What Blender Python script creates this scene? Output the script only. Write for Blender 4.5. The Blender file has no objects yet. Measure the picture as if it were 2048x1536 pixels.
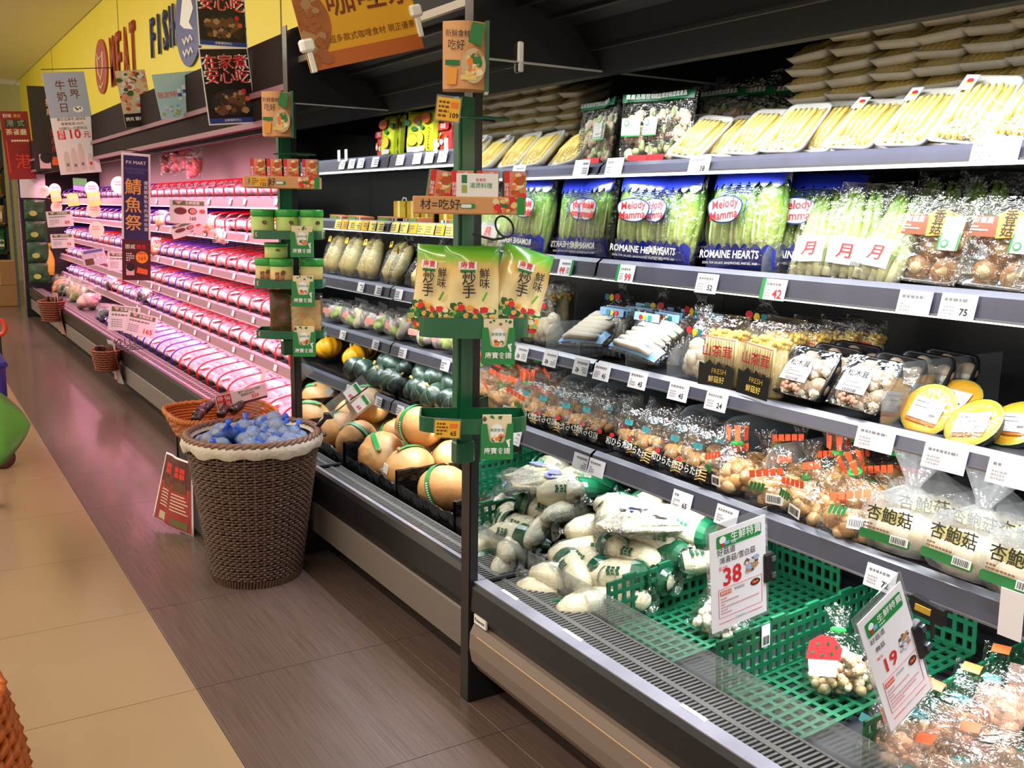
import bpy, math, random
from mathutils import Vector, Matrix, noise
RN = random.Random(7)
S = bpy.context.scene
COL = S.collection

# ------------------------------------------------------------------ camera
FL, YAW, PITCH, ROLL, CH = 1925.4, 0.565714, 0.178574, 0.0162965, 1.29
_cy, _sy = math.cos(YAW), math.sin(YAW)
FW = Vector((_sy*math.cos(PITCH), _cy*math.cos(PITCH), -math.sin(PITCH)))
_r = Vector((_cy, -_sy, 0)); _u = _r.cross(FW)
RT = _r*math.cos(ROLL) + _u*math.sin(ROLL)
UP = -_r*math.sin(ROLL) + _u*math.cos(ROLL)
cam = bpy.data.objects.new('camera', bpy.data.cameras.new('camera'))
COL.objects.link(cam)
cam.data.sensor_width = 36.0
cam.data.lens = FL/2048*36
cam.data.clip_start = 0.05
M3 = Matrix((RT, UP, -FW)).transposed()
cam.matrix_world = Matrix.Translation((0, 0, CH)) @ M3.to_4x4()
S.camera = cam

# ------------------------------------------------------------------ view, world, lamps
S.view_settings.view_transform = 'Standard'
S.view_settings.look = 'None'
S.view_settings.gamma = 1
S.view_settings.use_curve_mapping = False
S.view_settings.exposure = 0.0
try:
    S.cycles.max_bounces = 12
    S.cycles.transparent_max_bounces = 28
    S.cycles.diffuse_bounces = 3
    S.cycles.glossy_bounces = 4
    S.cycles.transmission_bounces = 4
    S.cycles.caustics_reflective = False
    S.cycles.caustics_refractive = False
    S.cycles.sample_clamp_indirect = 4.0
except Exception:
    pass
W = bpy.data.worlds.new('store_air'); S.world = W; W.use_nodes = True
W.node_tree.nodes['Background'].inputs[0].default_value = (1.0, 0.90, 0.74, 1)
W.node_tree.nodes['Background'].inputs[1].default_value = 0.85
def area(name, loc, size, energy, col, direction, sizey=None, spread=180):
    l = bpy.data.lights.new(name, 'AREA'); l.shape = 'RECTANGLE'
    l.size = size; l.size_y = sizey or size; l.energy = energy; l.color = col
    l.spread = math.radians(spread)
    o = bpy.data.objects.new(name, l); COL.objects.link(o); o.location = loc
    d = Vector(direction).normalized()
    up = Vector((0, 1, 0))
    x = up.cross(-d); x.normalize(); y = (-d).cross(x)
    o.rotation_euler = Matrix((x, y, -d)).transposed().to_euler()   # local y runs along the world Y axis
    return o
WHITE = (0.93, 0.97, 1.0); PINK = (1.0, 0.36, 0.50); WARM = (1.0, 0.88, 0.70)
MZ = 2.052           # mirror face of the near end panel
LZ = [(1.416, 1.388), (1.167, 1.120), (0.894, 0.862), (0.643, 0.593)]                        # right case shelf rails
LL = [(1.488, 1.440), (1.243, 1.204), (1.001, 0.957), (0.784, 0.742), (0.560, 0.517)]        # left case shelf rails
LM = [(1.340, 1.285), (1.150, 1.105), (0.930, 0.885), (0.725, 0.670), (0.520, 0.460)]        # meat case shelf rails
SX = 1.565           # shelf front
for zt, zb in LZ:
    area('shelf_lamp', (SX+0.02, 1.15, zb-0.012), 0.03, 4.6 if zb > 0.6 else 9.0, WHITE, (0.35, 0, -1), 1.75, 130)
for zt, zb in LL:
    area('shelf_lamp', (SX+0.02, 2.72, zb-0.012), 0.03, 3.4, WHITE, (0.35, 0, -1), 1.15, 130)
for zt, zb in LM:
    area('meat_lamp', (SX+0.025, 7.8, zb-0.012), 0.03, 30.0 if zb > 0.6 else 26.0, PINK, (0.25, 0, -1), 8.6, 130)
area('canopy_lamp', (1.50, 1.10, 1.665), 0.04, 15.0, WHITE, (0.12, 0, -1), 1.8, 120)
area('canopy_lamp', (1.50, 2.72, 1.665), 0.04, 7.0, WHITE, (0.12, 0, -1), 1.15, 120)
area('meat_canopy_lamp', (1.36, 7.8, 1.575), 0.05, 62.0, PINK, (0.75, 0, -1), 8.6, 130)
for x in (-0.9, -3.2):
    area('unseen_ceiling_lamp', (x, 7.0, 3.09), 0.10, 210.0, WARM, (0.45 if x > -2 else 0, 0, -1), 16.0)  # added lamps out of view; the nearer tilts to brighten the yellow wall

# ------------------------------------------------------------------ helpers
def at(px, py, x=None, y=None, z=None):
    d = FW + RT*((px-1024)/FL) - UP*((py-768)/FL)
    t = (z-CH)/d.z if z is not None else (x/d.x if x is not None else y/d.y)
    return Vector((0, 0, CH)) + d*t
def yat(px, x, z):                       # Y of the point (x, ?, z) that stands at column px
    k = (px-1024)/FL
    a = RT - FW*k
    return -(a.x*x + a.z*(z-CH))/a.y
def srgb(h):
    c = [int(h[i:i+2], 16)/255 for i in (0, 2, 4)]
    return tuple(((v+0.055)/1.055)**2.4 if v > 0.04045 else v/12.92 for v in c)
MATS = {}
def mat(name, col, rough=0.5, metal=0.0, spec=0.5, var=None, bump=None, emit=None, coat=0.0, alpha=None):
    """var = (scale, second colour, contrast 0..1, axis stretch), bump = (scale, strength, axis stretch)"""
    if name in MATS: return MATS[name]
    if isinstance(col, str): col = srgb(col)
    m = bpy.data.materials.new(name); m.use_nodes = True
    nt = m.node_tree; b = nt.nodes['Principled BSDF']
    b.inputs['Base Color'].default_value = (*col, 1)
    b.inputs['Roughness'].default_value = rough
    b.inputs['Metallic'].default_value = metal
    b.inputs['Specular IOR Level'].default_value = spec
    b.inputs['Coat Weight'].default_value = coat
    b.inputs['Coat Roughness'].default_value = 0.12
    def coords(stretch):
        tc = nt.nodes.new('ShaderNodeTexCoord'); mp = nt.nodes.new('ShaderNodeMapping')
        nt.links.new(tc.outputs['Object'], mp.inputs[0]); mp.inputs['Scale'].default_value = stretch
        return mp.outputs[0]
    if var:
        c2 = srgb(var[1]) if isinstance(var[1], str) else var[1]
        n = nt.nodes.new('ShaderNodeTexNoise'); n.inputs['Scale'].default_value = var[0]; n.inputs['Detail'].default_value = 4
        nt.links.new(coords(var[3] if len(var) > 3 else (1, 1, 1)), n.inputs['Vector'])
        r = nt.nodes.new('ShaderNodeValToRGB'); k = var[2]
        r.color_ramp.elements[0].position = 0.5-0.3*(1-k); r.color_ramp.elements[1].position = 0.5+0.3*(1-k)+0.01
        r.color_ramp.elements[0].color = (*col, 1); r.color_ramp.elements[1].color = (*c2, 1)
        nt.links.new(n.outputs[0], r.inputs[0]); nt.links.new(r.outputs[0], b.inputs['Base Color'])
    if bump:
        n = nt.nodes.new('ShaderNodeTexNoise'); n.inputs['Scale'].default_value = bump[0]; n.inputs['Detail'].default_value = 3
        nt.links.new(coords(bump[2] if len(bump) > 2 else (1, 1, 1)), n.inputs['Vector'])
        bp = nt.nodes.new('ShaderNodeBump'); bp.inputs['Strength'].default_value = bump[1]; bp.inputs['Distance'].default_value = 0.01
        nt.links.new(n.outputs[0], bp.inputs['Height']); nt.links.new(bp.outputs[0], b.inputs['Normal'])
    if emit:
        b.inputs['Emission Color'].default_value = (*emit[0], 1); b.inputs['Emission Strength'].default_value = emit[1]
    if alpha is not None:
        b.inputs['Alpha'].default_value = alpha
    MATS[name] = m; return m
def ramp_mat(name, stops, axis=2, z0=0.0, z1=1.0, rough=0.5, noise_amt=0.15, nscale=12, bump=None, coat=0.0):
    """colour that runs along one object axis (leaf base to tip and the like)"""
    if name in MATS: return MATS[name]
    m = mat(name, stops[0][1], rough, bump=bump, coat=coat); nt = m.node_tree; b = nt.nodes['Principled BSDF']
    tc = nt.nodes.new('ShaderNodeTexCoord'); sp = nt.nodes.new('ShaderNodeSeparateXYZ'); nt.links.new(tc.outputs['Object'], sp.inputs[0])
    mr = nt.nodes.new('ShaderNodeMapRange'); mr.inputs[1].default_value = z0; mr.inputs[2].default_value = z1
    nt.links.new(sp.outputs[axis], mr.inputs[0])
    n = nt.nodes.new('ShaderNodeTexNoise'); n.inputs['Scale'].default_value = nscale; n.inputs['Detail'].default_value = 4
    nt.links.new(tc.outputs['Object'], n.inputs['Vector'])
    ma = nt.nodes.new('ShaderNodeMath'); ma.operation = 'MULTIPLY_ADD'; ma.inputs[1].default_value = noise_amt*2
    nt.links.new(n.outputs[0], ma.inputs[0])
    mb = nt.nodes.new('ShaderNodeMath'); mb.operation = 'SUBTRACT'; mb.inputs[1].default_value = noise_amt
    nt.links.new(mr.outputs[0], mb.inputs[0]); nt.links.new(mb.outputs[0], ma.inputs[2])
    r = nt.nodes.new('ShaderNodeValToRGB'); e = r.color_ramp.elements
    while len(e) < len(stops): e.new(0.5)
    for k, (p, c) in enumerate(stops):
        e[k].position = p; e[k].color = (*(srgb(c) if isinstance(c, str) else c), 1)
    nt.links.new(ma.outputs[0], r.inputs[0]); nt.links.new(r.outputs[0], b.inputs['Base Color'])
    return m
def film(name, tint=(1, 1, 1), gloss=0.06, edge=0.42, haze=0.0, hazecol=(0.9, 0.93, 0.95), rough=0.12, bump=(45, 0.5)):
    if name in MATS: return MATS[name]
    m = bpy.data.materials.new(name); m.use_nodes = True; nt = m.node_tree
    for n in list(nt.nodes): nt.nodes.remove(n)
    out = nt.nodes.new('ShaderNodeOutputMaterial'); tr = nt.nodes.new('ShaderNodeBsdfTransparent'); tr.inputs[0].default_value = (*tint, 1)
    gl = nt.nodes.new('ShaderNodeBsdfAnisotropic'); gl.inputs['Roughness'].default_value = rough
    lw = nt.nodes.new('ShaderNodeLayerWeight'); lw.inputs['Blend'].default_value = 0.35
    base = tr.outputs[0]
    if haze:
        df = nt.nodes.new('ShaderNodeBsdfDiffuse'); df.inputs[0].default_value = (*hazecol, 1)
        tl = nt.nodes.new('ShaderNodeBsdfTranslucent'); tl.inputs[0].default_value = (*hazecol, 1)
        ad = nt.nodes.new('ShaderNodeMixShader'); ad.inputs[0].default_value = 0.4
        nt.links.new(df.outputs[0], ad.inputs[1]); nt.links.new(tl.outputs[0], ad.inputs[2])
        mh = nt.nodes.new('ShaderNodeMixShader'); mh.inputs[0].default_value = haze
        nt.links.new(tr.outputs[0], mh.inputs[1]); nt.links.new(ad.outputs[0], mh.inputs[2]); base = mh.outputs[0]
    mr = nt.nodes.new('ShaderNodeMapRange'); mr.inputs[3].default_value = gloss; mr.inputs[4].default_value = edge
    nt.links.new(lw.outputs['Facing'], mr.inputs[0])
    mx = nt.nodes.new('ShaderNodeMixShader'); nt.links.new(mr.outputs[0], mx.inputs[0])
    nt.links.new(base, mx.inputs[1]); nt.links.new(gl.outputs[0], mx.inputs[2]); nt.links.new(mx.outputs[0], out.inputs[0])
    if bump:
        tc = nt.nodes.new('ShaderNodeTexCoord'); n = nt.nodes.new('ShaderNodeTexNoise'); n.inputs['Scale'].default_value = bump[0]; n.inputs['Detail'].default_value = 2
        nt.links.new(tc.outputs['Object'], n.inputs['Vector'])
        bp = nt.nodes.new('ShaderNodeBump'); bp.inputs['Strength'].default_value = bump[1]; bp.inputs['Distance'].default_value = 0.012
        nt.links.new(n.outputs[0], bp.inputs['Height']); nt.links.new(bp.outputs[0], gl.inputs['Normal']); nt.links.new(bp.outputs[0], lw.inputs['Normal'])
    MATS[name] = m; return m

class MB:
    """collects shapes; build() links them as one mesh object"""
    def __init__(s): s.v, s.f, s.m = [], [], []
    def add(s, vs, fs, m=0, M=None):
        b = len(s.v)
        s.v += [tuple(M @ Vector(p)) for p in vs] if M is not None else [tuple(p) for p in vs]
        s.f += [tuple(i+b for i in f) for f in fs]; s.m += [m]*len(fs); return s
    def box(s, a, b, m=0, M=None):
        (x0, y0, z0), (x1, y1, z1) = a, b
        return s.add([(x0, y0, z0), (x1, y0, z0), (x1, y1, z0), (x0, y1, z0), (x0, y0, z1), (x1, y0, z1), (x1, y1, z1), (x0, y1, z1)],
                     [(3, 2, 1, 0), (4, 5, 6, 7), (0, 1, 5, 4), (1, 2, 6, 5), (2, 3, 7, 6), (3, 0, 4, 7)], m, M)
    def bevbox(s, a, b, r, m=0, M=None):          # box with chamfered upright edges and rims
        (x0, y0, z0), (x1, y1, z1) = a, b
        def ring(i, z): return [(x0+i+r, y0+i, z), (x1-i-r, y0+i, z), (x1-i, y0+i+r, z), (x1-i, y1-i-r, z), (x1-i-r, y1-i, z), (x0+i+r, y1-i, z), (x0+i, y1-i-r, z), (x0+i, y0+i+r, z)]
        R_ = [ring(r*0.7, z0), ring(0, z0+r), ring(0, z1-r), ring(r*0.7, z1)]
        vs = sum(R_, []); fs = [tuple(range(7, -1, -1)), tuple(range(24, 32))]
        for k in range(3):
            for i in range(8):
                j = (i+1) % 8; fs.append((k*8+i, k*8+j, k*8+8+j, k*8+8+i))
        return s.add(vs, fs, m, M)
    def prism(s, pts, y0, y1, m=0, M=None):        # outline in (x, z), run along y
        n = len(pts); vs = [(x, y0, z) for x, z in pts]+[(x, y1, z) for x, z in pts]
        fs = [tuple(range(n)), tuple(range(2*n-1, n-1, -1))]+[((i+1) % n, i, n+i, n+(i+1) % n) for i in range(n)]
        return s.add(vs, fs, m, M)
    def plate(s, pts, z0, z1, m=0, M=None):        # outline in (x, y), run along z
        n = len(pts); vs = [(x, y, z0) for x, y in pts]+[(x, y, z1) for x, y in pts]
        fs = [tuple(range(n-1, -1, -1)), tuple(range(n, 2*n))]+[(i, (i+1) % n, n+(i+1) % n, n+i) for i in range(n)]
        return s.add(vs, fs, m, M)
    def tube(s, path, r, n=6, m=0, closed=False, M=None):
        P = [Vector(p) for p in path]; N = len(P); rr = r if isinstance(r, (list, tuple)) else [r]*N
        vs, fs = [], []; ref = None
        for i, p in enumerate(P):
            t = (P[(i+1) % N]-P[i-1]) if closed or 0 < i < N-1 else (P[1]-P[0] if i == 0 else P[-1]-P[-2])
            t.normalize()
            if ref is None: ref = Vector((0, 0, 1)) if abs(t.z) < 0.9 else Vector((1, 0, 0))
            a = (ref-t*ref.dot(t)).normalized(); b = t.cross(a); ref = a
            vs += [p+(a*math.cos(2*math.pi*k/n)+b*math.sin(2*math.pi*k/n))*rr[i] for k in range(n)]
        for i in range(N if closed else N-1):
            j = (i+1) % N
            fs += [(i*n+k, i*n+(k+1) % n, j*n+(k+1) % n, j*n+k) for k in range(n)]
        if not closed: fs += [tuple(range(n-1, -1, -1)), tuple(range((N-1)*n, N*n))]
        return s.add(vs, fs, m, M)
    def lathe(s, prof, n=20, m=0, M=None, fn=None, caps=True):
        vs, fs = [], []; N = len(prof)
        for i, (r, z) in enumerate(prof):
            for k in range(n):
                a = 2*math.pi*k/n; q = fn(a, i/(N-1)) if fn else 1.0
                vs.append((r*q*math.cos(a), r*q*math.sin(a), z))
        for i in range(N-1):
            fs += [(i*n+k, i*n+(k+1) % n, (i+1)*n+(k+1) % n, (i+1)*n+k) for k in range(n)]
        if caps: fs += [tuple(range(n-1, -1, -1)), tuple(range((N-1)*n, N*n))]
        return s.add(vs, fs, m, M)
    def blob(s, c, rad, seg=8, rings=6, amp=0.0, fr=20.0, m=0, M=None, ribs=0, ribamp=0.0, taper=0.0, seed=0.0):
        vs, fs = [], []
        for i in range(rings+1):
            th = math.pi*i/rings
            for k in range(seg):
                a = 2*math.pi*k/seg
                d = Vector((math.sin(th)*math.cos(a), math.sin(th)*math.sin(a), math.cos(th)))
                q = 1.0
                if amp: q += amp*noise.noise(d*1.9+Vector((c[0]*fr+seed, c[1]*fr, c[2]*fr)))
                if ribs: q *= 1-ribamp*(1-abs(math.cos(a*ribs/2)))**2*math.sin(th)
                tp = 1-taper*d.z
                vs.append((c[0]+rad[0]*d.x*q*tp, c[1]+rad[1]*d.y*q*tp, c[2]+rad[2]*d.z*q))
        for i in range(rings):
            fs += [(i*seg+k, (i+1)*seg+k, (i+1)*seg+(k+1) % seg, i*seg+(k+1) % seg) for k in range(seg)]
        return s.add(vs, fs, m, M)
    def pillow(s, w, h, d, nx=12, nz=12, crinkle=0.006, fr=14, seed=0.0, m=0, M=None, px=2.6, flat_bottom=False, x0=0, z0=0):
        for side in (-1, 1):
            vs, fs = [], []
            for j in range(nz+1):
                for i in range(nx+1):
                    u, v = -1+2*i/nx, -1+2*j/nz
                    t = (max(0, 1-abs(u)**px)*max(0, 1-abs(v)**(px if v > 0 or not flat_bottom else 8)))**0.55
                    p = Vector((u*w/2, 0, v*h/2+h/2))
                    cr = crinkle*noise.noise(Vector((p.x*fr+seed, side*3.1+seed, p.z*fr)))*1.6
                    e = 0.02*w*noise.noise(Vector((seed+v*3, u*2, 0)))
                    vs.append((x0+p.x+e*abs(u), side*(t*d/2)+cr*(0.35+t), z0+p.z+0.5*e*v))
            for j in range(nz):
                for i in range(nx):
                    q = (j*(nx+1)+i, j*(nx+1)+i+1, (j+1)*(nx+1)+i+1, (j+1)*(nx+1)+i)
                    fs.append(q if side < 0 else q[::-1])
            s.add(vs, fs, m, M)
        return s
    def sack(s, rx, ry, h, neck=0.72, seed=0.0, n=18, crinkle=0.10, m=0, M=None, flare=0.5, sq=1.0):
        prof = [(0.02, 0.0), (0.72, 0.0), (0.96, 0.10), (1.0, 0.30), (0.92, 0.50), (0.55, neck-0.10), (0.16, neck), (0.20, neck+0.05), (flare, 0.93), (flare*1.15, 1.0)]
        vs, fs = [], []
        for i, (r, z) in enumerate(prof):
            for k in range(n):
                a = 2*math.pi*k/n; c, q = math.cos(a), math.sin(a)
                w = 1+crinkle*(2.2 if i > 5 else 1)*noise.noise(Vector((c*2.3+seed, q*2.3, z*5+seed)))*2
                vs.append((rx*r*w*c, ry*r*w*q, h*z*(1+0.05*noise.noise(Vector((c*3, q*3+seed, z))))))
        N = len(prof)
        for i in range(N-1):
            fs += [(i*n+k, i*n+(k+1) % n, (i+1)*n+(k+1) % n, (i+1)*n+k) for k in range(n)]
        return s.add(vs, fs, m, M)
    def mesh(s, name, mats, smooth=False):
        me = bpy.data.meshes.new(name); me.from_pydata(s.v, [], s.f)
        for m in (mats if isinstance(mats, (list, tuple)) else [mats]): me.materials.append(m)
        if any(s.m): me.polygons.foreach_set('material_index', s.m)
        if smooth: me.polygons.foreach_set('use_smooth', [True]*len(me.polygons))
        me.update(); return me
    def build(s, name, mats, parent=None, smooth=False, **kw):
        o = bpy.data.objects.new(name, s.mesh(name, mats, smooth)); COL.objects.link(o)
        if parent: o.parent = parent
        for k, v in kw.items(): o[k] = v
        return o
def thing(name, label, cat, group=None):
    o = bpy.data.objects.new(name, None); o.empty_display_size = 0.05; COL.objects.link(o)
    o['label'] = label; o['category'] = cat
    if group: o['group'] = group
    return o
def tag(o, label, cat, group=None):
    o['label'] = label; o['category'] = cat
    if group: o['group'] = group
    return o
def part(name, me, parent, M=None):
    o = bpy.data.objects.new(name, me); COL.objects.link(o); o.parent = parent
    if M is not None: o.matrix_local = M
    return o
def dup(root, label=None, group=None):
    r = root.copy(); COL.objects.link(r)
    for ch in list(root.children):
        c = ch.copy(); COL.objects.link(c); c.parent = r
        for g in list(ch.children):
            d = g.copy(); COL.objects.link(d); d.parent = c
    if label: r['label'] = label
    if group: r['group'] = group
    return r
def place(o, loc, rz=-90, rx=0, ry=0, sc=1.0):
    o.location = loc; o.rotation_euler = tuple(math.radians(a) for a in (rx, ry, rz))
    if sc != 1.0: o.scale = (sc, sc, sc) if not isinstance(sc, tuple) else sc
    return o
class Kind:
    """first use places the model itself, later uses place copies"""
    def __init__(s, root): s.root, s.used = root, False
    def put(s, label, loc, rz=-90, rx=0, ry=0, sc=1.0, group=None):
        o = s.root if not s.used else dup(s.root)
        s.used = True; o['label'] = label
        if group: o['group'] = group
        return place(o, loc, rz, rx, ry, sc)
TXT = {}
def text_mesh(s, m, bold):
    k = (s, m.name, bold)
    if k in TXT: return TXT[k]
    c = bpy.data.curves.new('lettering', 'FONT'); c.body = s; c.align_x = 'CENTER'; c.align_y = 'CENTER'
    c.size = 1.0; c.resolution_u = 2; c.space_line = 0.92
    if bold: c.offset = 0.022 if s.isascii() else 0.009
    o = bpy.data.objects.new('lettering', c); COL.objects.link(o)
    dg = bpy.context.evaluated_depsgraph_get()
    me = bpy.data.meshes.new_from_object(o.evaluated_get(dg)); bpy.data.objects.remove(o); bpy.data.curves.remove(c)
    me.materials.clear(); me.materials.append(m); me.name = 'lettering'
    TXT[k] = me; return me
def txt(parent, s, x, z, h, m, y=-0.001, bold=False, sx=1.0, rot=0.0, flip=False, name='lettering'):
    M = Matrix.Translation((x, y, z)) @ Matrix.Rotation(math.radians(90), 4, 'X') @ Matrix.Rotation(math.radians(rot), 4, 'Z') @ Matrix.Diagonal((h*sx, h, h, 1))
    return part(name, text_mesh(s, m, bold), parent, M)
def rect(parent, x0, z0, x1, z1, m, y=-0.0006, name='printed_panel', t=0.0003, r=0.0):
    b = MB()
    if r:
        pts = []
        for cx, cz, a0 in ((x1-r, z1-r, 0), (x0+r, z1-r, 90), (x0+r, z0+r, 180), (x1-r, z0+r, 270)):
            pts += [(cx+r*math.cos(math.radians(a0+a)), cz+r*math.sin(math.radians(a0+a))) for a in (0, 30, 60, 90)]
        b.prism(pts, y-t, y+t*0.5)
    else: b.box((x0, y-t, z0), (x1, y+t*0.5, z1))
    return b.build(name, m, parent)
def disc(parent, x, z, rx, rz_, m, y=-0.0006, name='printed_disc', n=18, t=0.0003):
    return MB().prism([(x+rx*math.cos(2*math.pi*k/n), z+rz_*math.sin(2*math.pi*k/n)) for k in range(n)], y-t, y+t*0.5).build(name, m, parent)
def blotches(parent, x0, z0, x1, z1, cols, n, size, y=-0.0012, name='printed_picture', seed=1):
    """a printed food picture: many small flat patches, joined"""
    r = random.Random(seed); b = MB()
    for k in range(n):
        cx, cz = r.uniform(x0, x1), r.uniform(z0, z1); a0 = r.uniform(0, 6.28); s = size*r.uniform(0.5, 1.2); q = 6
        b.prism([(cx+s*math.cos(a0+6.283*i/q)*r.uniform(0.7, 1.2), cz+s*math.sin(a0+6.283*i/q)*r.uniform(0.6, 1.0)) for i in range(q)], y-0.00004*k, y+0.0003, k % len(cols))
    return b.build(name, cols, parent, kind='stuff')
def smalltext(parent, x0, z0, x1, z1, rows, m, y=-0.0008, seed=3, name='fine_print'):
    r = random.Random(seed); b = MB(); hh = (z1-z0)/rows
    for i in range(rows):
        x = x0; z = z1-hh*(i+0.75)
        while x < x1:
            w = min(hh*r.uniform(0.4, 1.0), x1-x)
            b.box((x, y, z), (x+w, y+0.0004, z+hh*0.5)); x += w+hh*0.25
            if r.random() < 0.08: break
    return b.build(name, m, parent, kind='stuff')
def barcode(parent, x0, z0, x1, z1, y=-0.0012, seed=5):
    r = random.Random(seed); b = MB(); x = x0
    while x < x1-0.0006:
        w = r.choice((0.0008, 0.0012, 0.002))*(x1-x0)/0.03; b.box((x, y, z0), (x+w*0.6, y+0.0004, z1)); x += w*1.5
    return b.build('barcode', K['black_ink'], parent, kind='stuff')
def card(name, label, cat, corners, plane, m, t=0.0025, group=None):
    """flat card hung at a plane (x=, y= or z=); corners in picture order tl tr br bl; its own frame is x right, z up"""
    if 'bx' in plane:                        # hangs across the view at the place where x = bx
        cc = at(sum(c[0] for c in corners)/4, sum(c[1] for c in corners)/4, x=plane['bx']); plane = dict(y=cc.y)
    P = [at(*c, **plane) for c in corners]
    c0 = (P[0]+P[1]+P[2]+P[3])/4
    up = (P[0]+P[1]-P[2]-P[3])/2; rt = (P[1]+P[2]-P[0]-P[3])/2
    w, h = rt.length, up.length; zx = up.normalized(); xx = (rt-zx*rt.dot(zx)).normalized(); yy = zx.cross(xx)
    o = thing(name, label, cat, group)
    o.matrix_world = Matrix.Translation(c0-zx*h/2) @ Matrix((xx, yy, zx)).transposed().to_4x4()
    if m: MB().box((-w/2, 0, 0), (w/2, t, h)).build('sheet', m, o)
    return o, w, h
ORD = ['first', 'second', 'third', 'fourth', 'fifth', 'sixth', 'seventh', 'eighth', 'ninth', 'tenth', 'eleventh', 'twelfth', 'thirteenth', 'fourteenth', 'fifteenth', 'sixteenth', 'seventeenth', 'eighteenth', 'nineteenth', 'twentieth']
def rnd(a, b): return RN.uniform(a, b)

K = {}
K['black_ink'] = mat('black_ink', '1a1a1c', 0.6); K['red_ink'] = mat('red_ink', 'd8242c', 0.5); K['green_ink'] = mat('green_ink', '1f8a40', 0.5)
K['white_ink'] = mat('white_ink', 'f4f4f2', 0.5); K['grey_ink'] = mat('grey_ink', '77777c', 0.6); K['blue_ink'] = mat('blue_ink', '1e3596', 0.5)
K['yellow_ink'] = mat('yellow_ink', 'f3c52c', 0.5); K['orange_ink'] = mat('orange_ink', 'ee7a2c', 0.5); K['brown_ink'] = mat('brown_ink', '6a3b1e', 0.6)
K['paper'] = mat('white_paper', 'eeecf2', 0.55); K['card_yellow'] = mat('yellow_card', 'f2b62a', 0.5)
K['black'] = mat('black_plastic', '161618', 0.38, bump=(160, 0.05)); K['dark'] = mat('dark_metal', '2b2b2f', 0.36, var=(30, '212125', 0.2))
K['case_black'] = mat('case_black_panel', '141416', 0.33, var=(8, '1c1c1f', 0.1), bump=(220, 0.05))
K['rail'] = mat('grey_price_rail', '484857', 0.3, coat=0.2, var=(3, '3e3e4c', 0.1, (1, 6, 1)))
K['steel'] = mat('brushed_steel', 'b4b6be', 0.28, 0.9, var=(40, '8d8f98', 0.2, (1, 0.05, 1)))
K['shelf'] = mat('grey_shelf_metal', '4c4d55', 0.35, 0.2)
K['green'] = mat('green_enamel', '0f5c38', 0.28, coat=0.4); K['green_card'] = mat('green_card', '1f7d3c', 0.4)
K['crate'] = mat('green_crate_plastic', '14603f', 0.42, bump=(60, 0.1)); K['kraft'] = mat('kraft_card', 'd49a66', 0.55)
K['clear'] = film('clear_film'); K['milky'] = film('milky_film', haze=0.30); K['crisp'] = film('crisp_film', gloss=0.075, edge=0.5, bump=(70, 0.9))
K['acrylic'] = film('clear_acrylic', tint=(0.93, 0.95, 0.96), gloss=0.06, edge=0.5, haze=0.10, rough=0.05, bump=None)
K['frost'] = film('frosted_divider', tint=(0.8, 0.84, 0.85), gloss=0.05, edge=0.4, haze=0.38, hazecol=(0.55, 0.6, 0.62), rough=0.2, bump=None)
K['foam'] = mat('white_foam', 'eceae4', 0.5, var=(90, 'e2dfd6', 0.1))
K['led'] = mat('lit_led_strip', 'ffffff', 0.5, emit=((0.92, 0.96, 1.0), 3.5)); K['led_pink'] = mat('lit_pink_strip', 'ffc0d0', 0.5, emit=((1.0, 0.42, 0.6), 5.0))
mir = mat('mirror_glass', 'd9dcdc', 0.025, 1.0)
K['mirror'] = mir
# ------------------------------------------------------------------ the room
def struct(name, b, m, parent=None, **kw):
    o = b.build(name, m, parent, **kw)
    if not parent: o['kind'] = 'structure'
    return o
T = 0.6035
flo = struct('floor', MB().box((-4.2, -2.2, -0.05), (2.8, 18.2, -0.003)), mat('floor_grout', '5a4a3c', 0.7))
m_light = mat('beige_floor_tile', 'b2977a', 0.16, var=(2.2, 'ab8f70', 0.0), coat=0.3)
m_dark = mat('dark_ribbed_floor_tile', '74605a', 0.27, var=(1.0, '5a4a45', 0.1, (170, 4, 1)), bump=(1.0, 0.10, (260, 6, 1)), coat=0.4)
def tile_mesh(w, m):
    g = 0.0011
    return MB().prism([(g, -0.008), (w-g, -0.008), (w-g, -0.0010), (w-g-0.001, 0), (g+0.001, 0), (g, -0.0010)], g, T-g).mesh('tile', m)
tl, td = tile_mesh(1.207, m_light), tile_mesh(0.594, m_dark)
for j in range(-7, 26):
    y = 2.491+T*j
    for x0 in ((-0.62, -1.827) if j > -4 else (-0.62,)):
        part('tile', tl, flo, Matrix.Translation((x0, y, 0)))
    for i in range(3):
        part('tile', td, flo, Matrix.Translation((0.587+i*0.594, y, 0)))
wy = struct('wall_right', MB().box((1.80, -1.0, 2.14), (1.95, 17.3, 3.16)), mat('yellow_painted_wall', 'f2df3c', 0.5, var=(1.5, 'eed835', 0.1)))
gap = MB()
for y in (5.15, 9.4, 13.6): gap.box((1.797, y, 2.14), (1.8005, y+0.012, 3.16))
gap.build('panel_joint', mat('joint_brown', '7a5a20', 0.6), wy)
struct('trim_1', MB().prism([(1.78, 2.10), (1.96, 2.10), (1.96, 2.14), (1.80, 2.15)], -1, 17.3), mat('olive_soffit', '8e8534', 0.5))
struct('wall_back', MB().box((-4.2, 18.0, 0), (2.8, 18.1, 3.2)), mat('olive_cream_wall', 'b5ac6a', 0.6))
struct('wall_behind_cases', MB().box((2.10, -1.0, 0), (2.2, 17.3, 3.16)), mat('dark_wall', '3a3733', 0.7))
cel = struct('ceiling', MB().box((-4.2, -2.2, 3.17), (2.8, 18.2, 3.25)), mat('ceiling_grid', '8d8666', 0.6))
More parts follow.
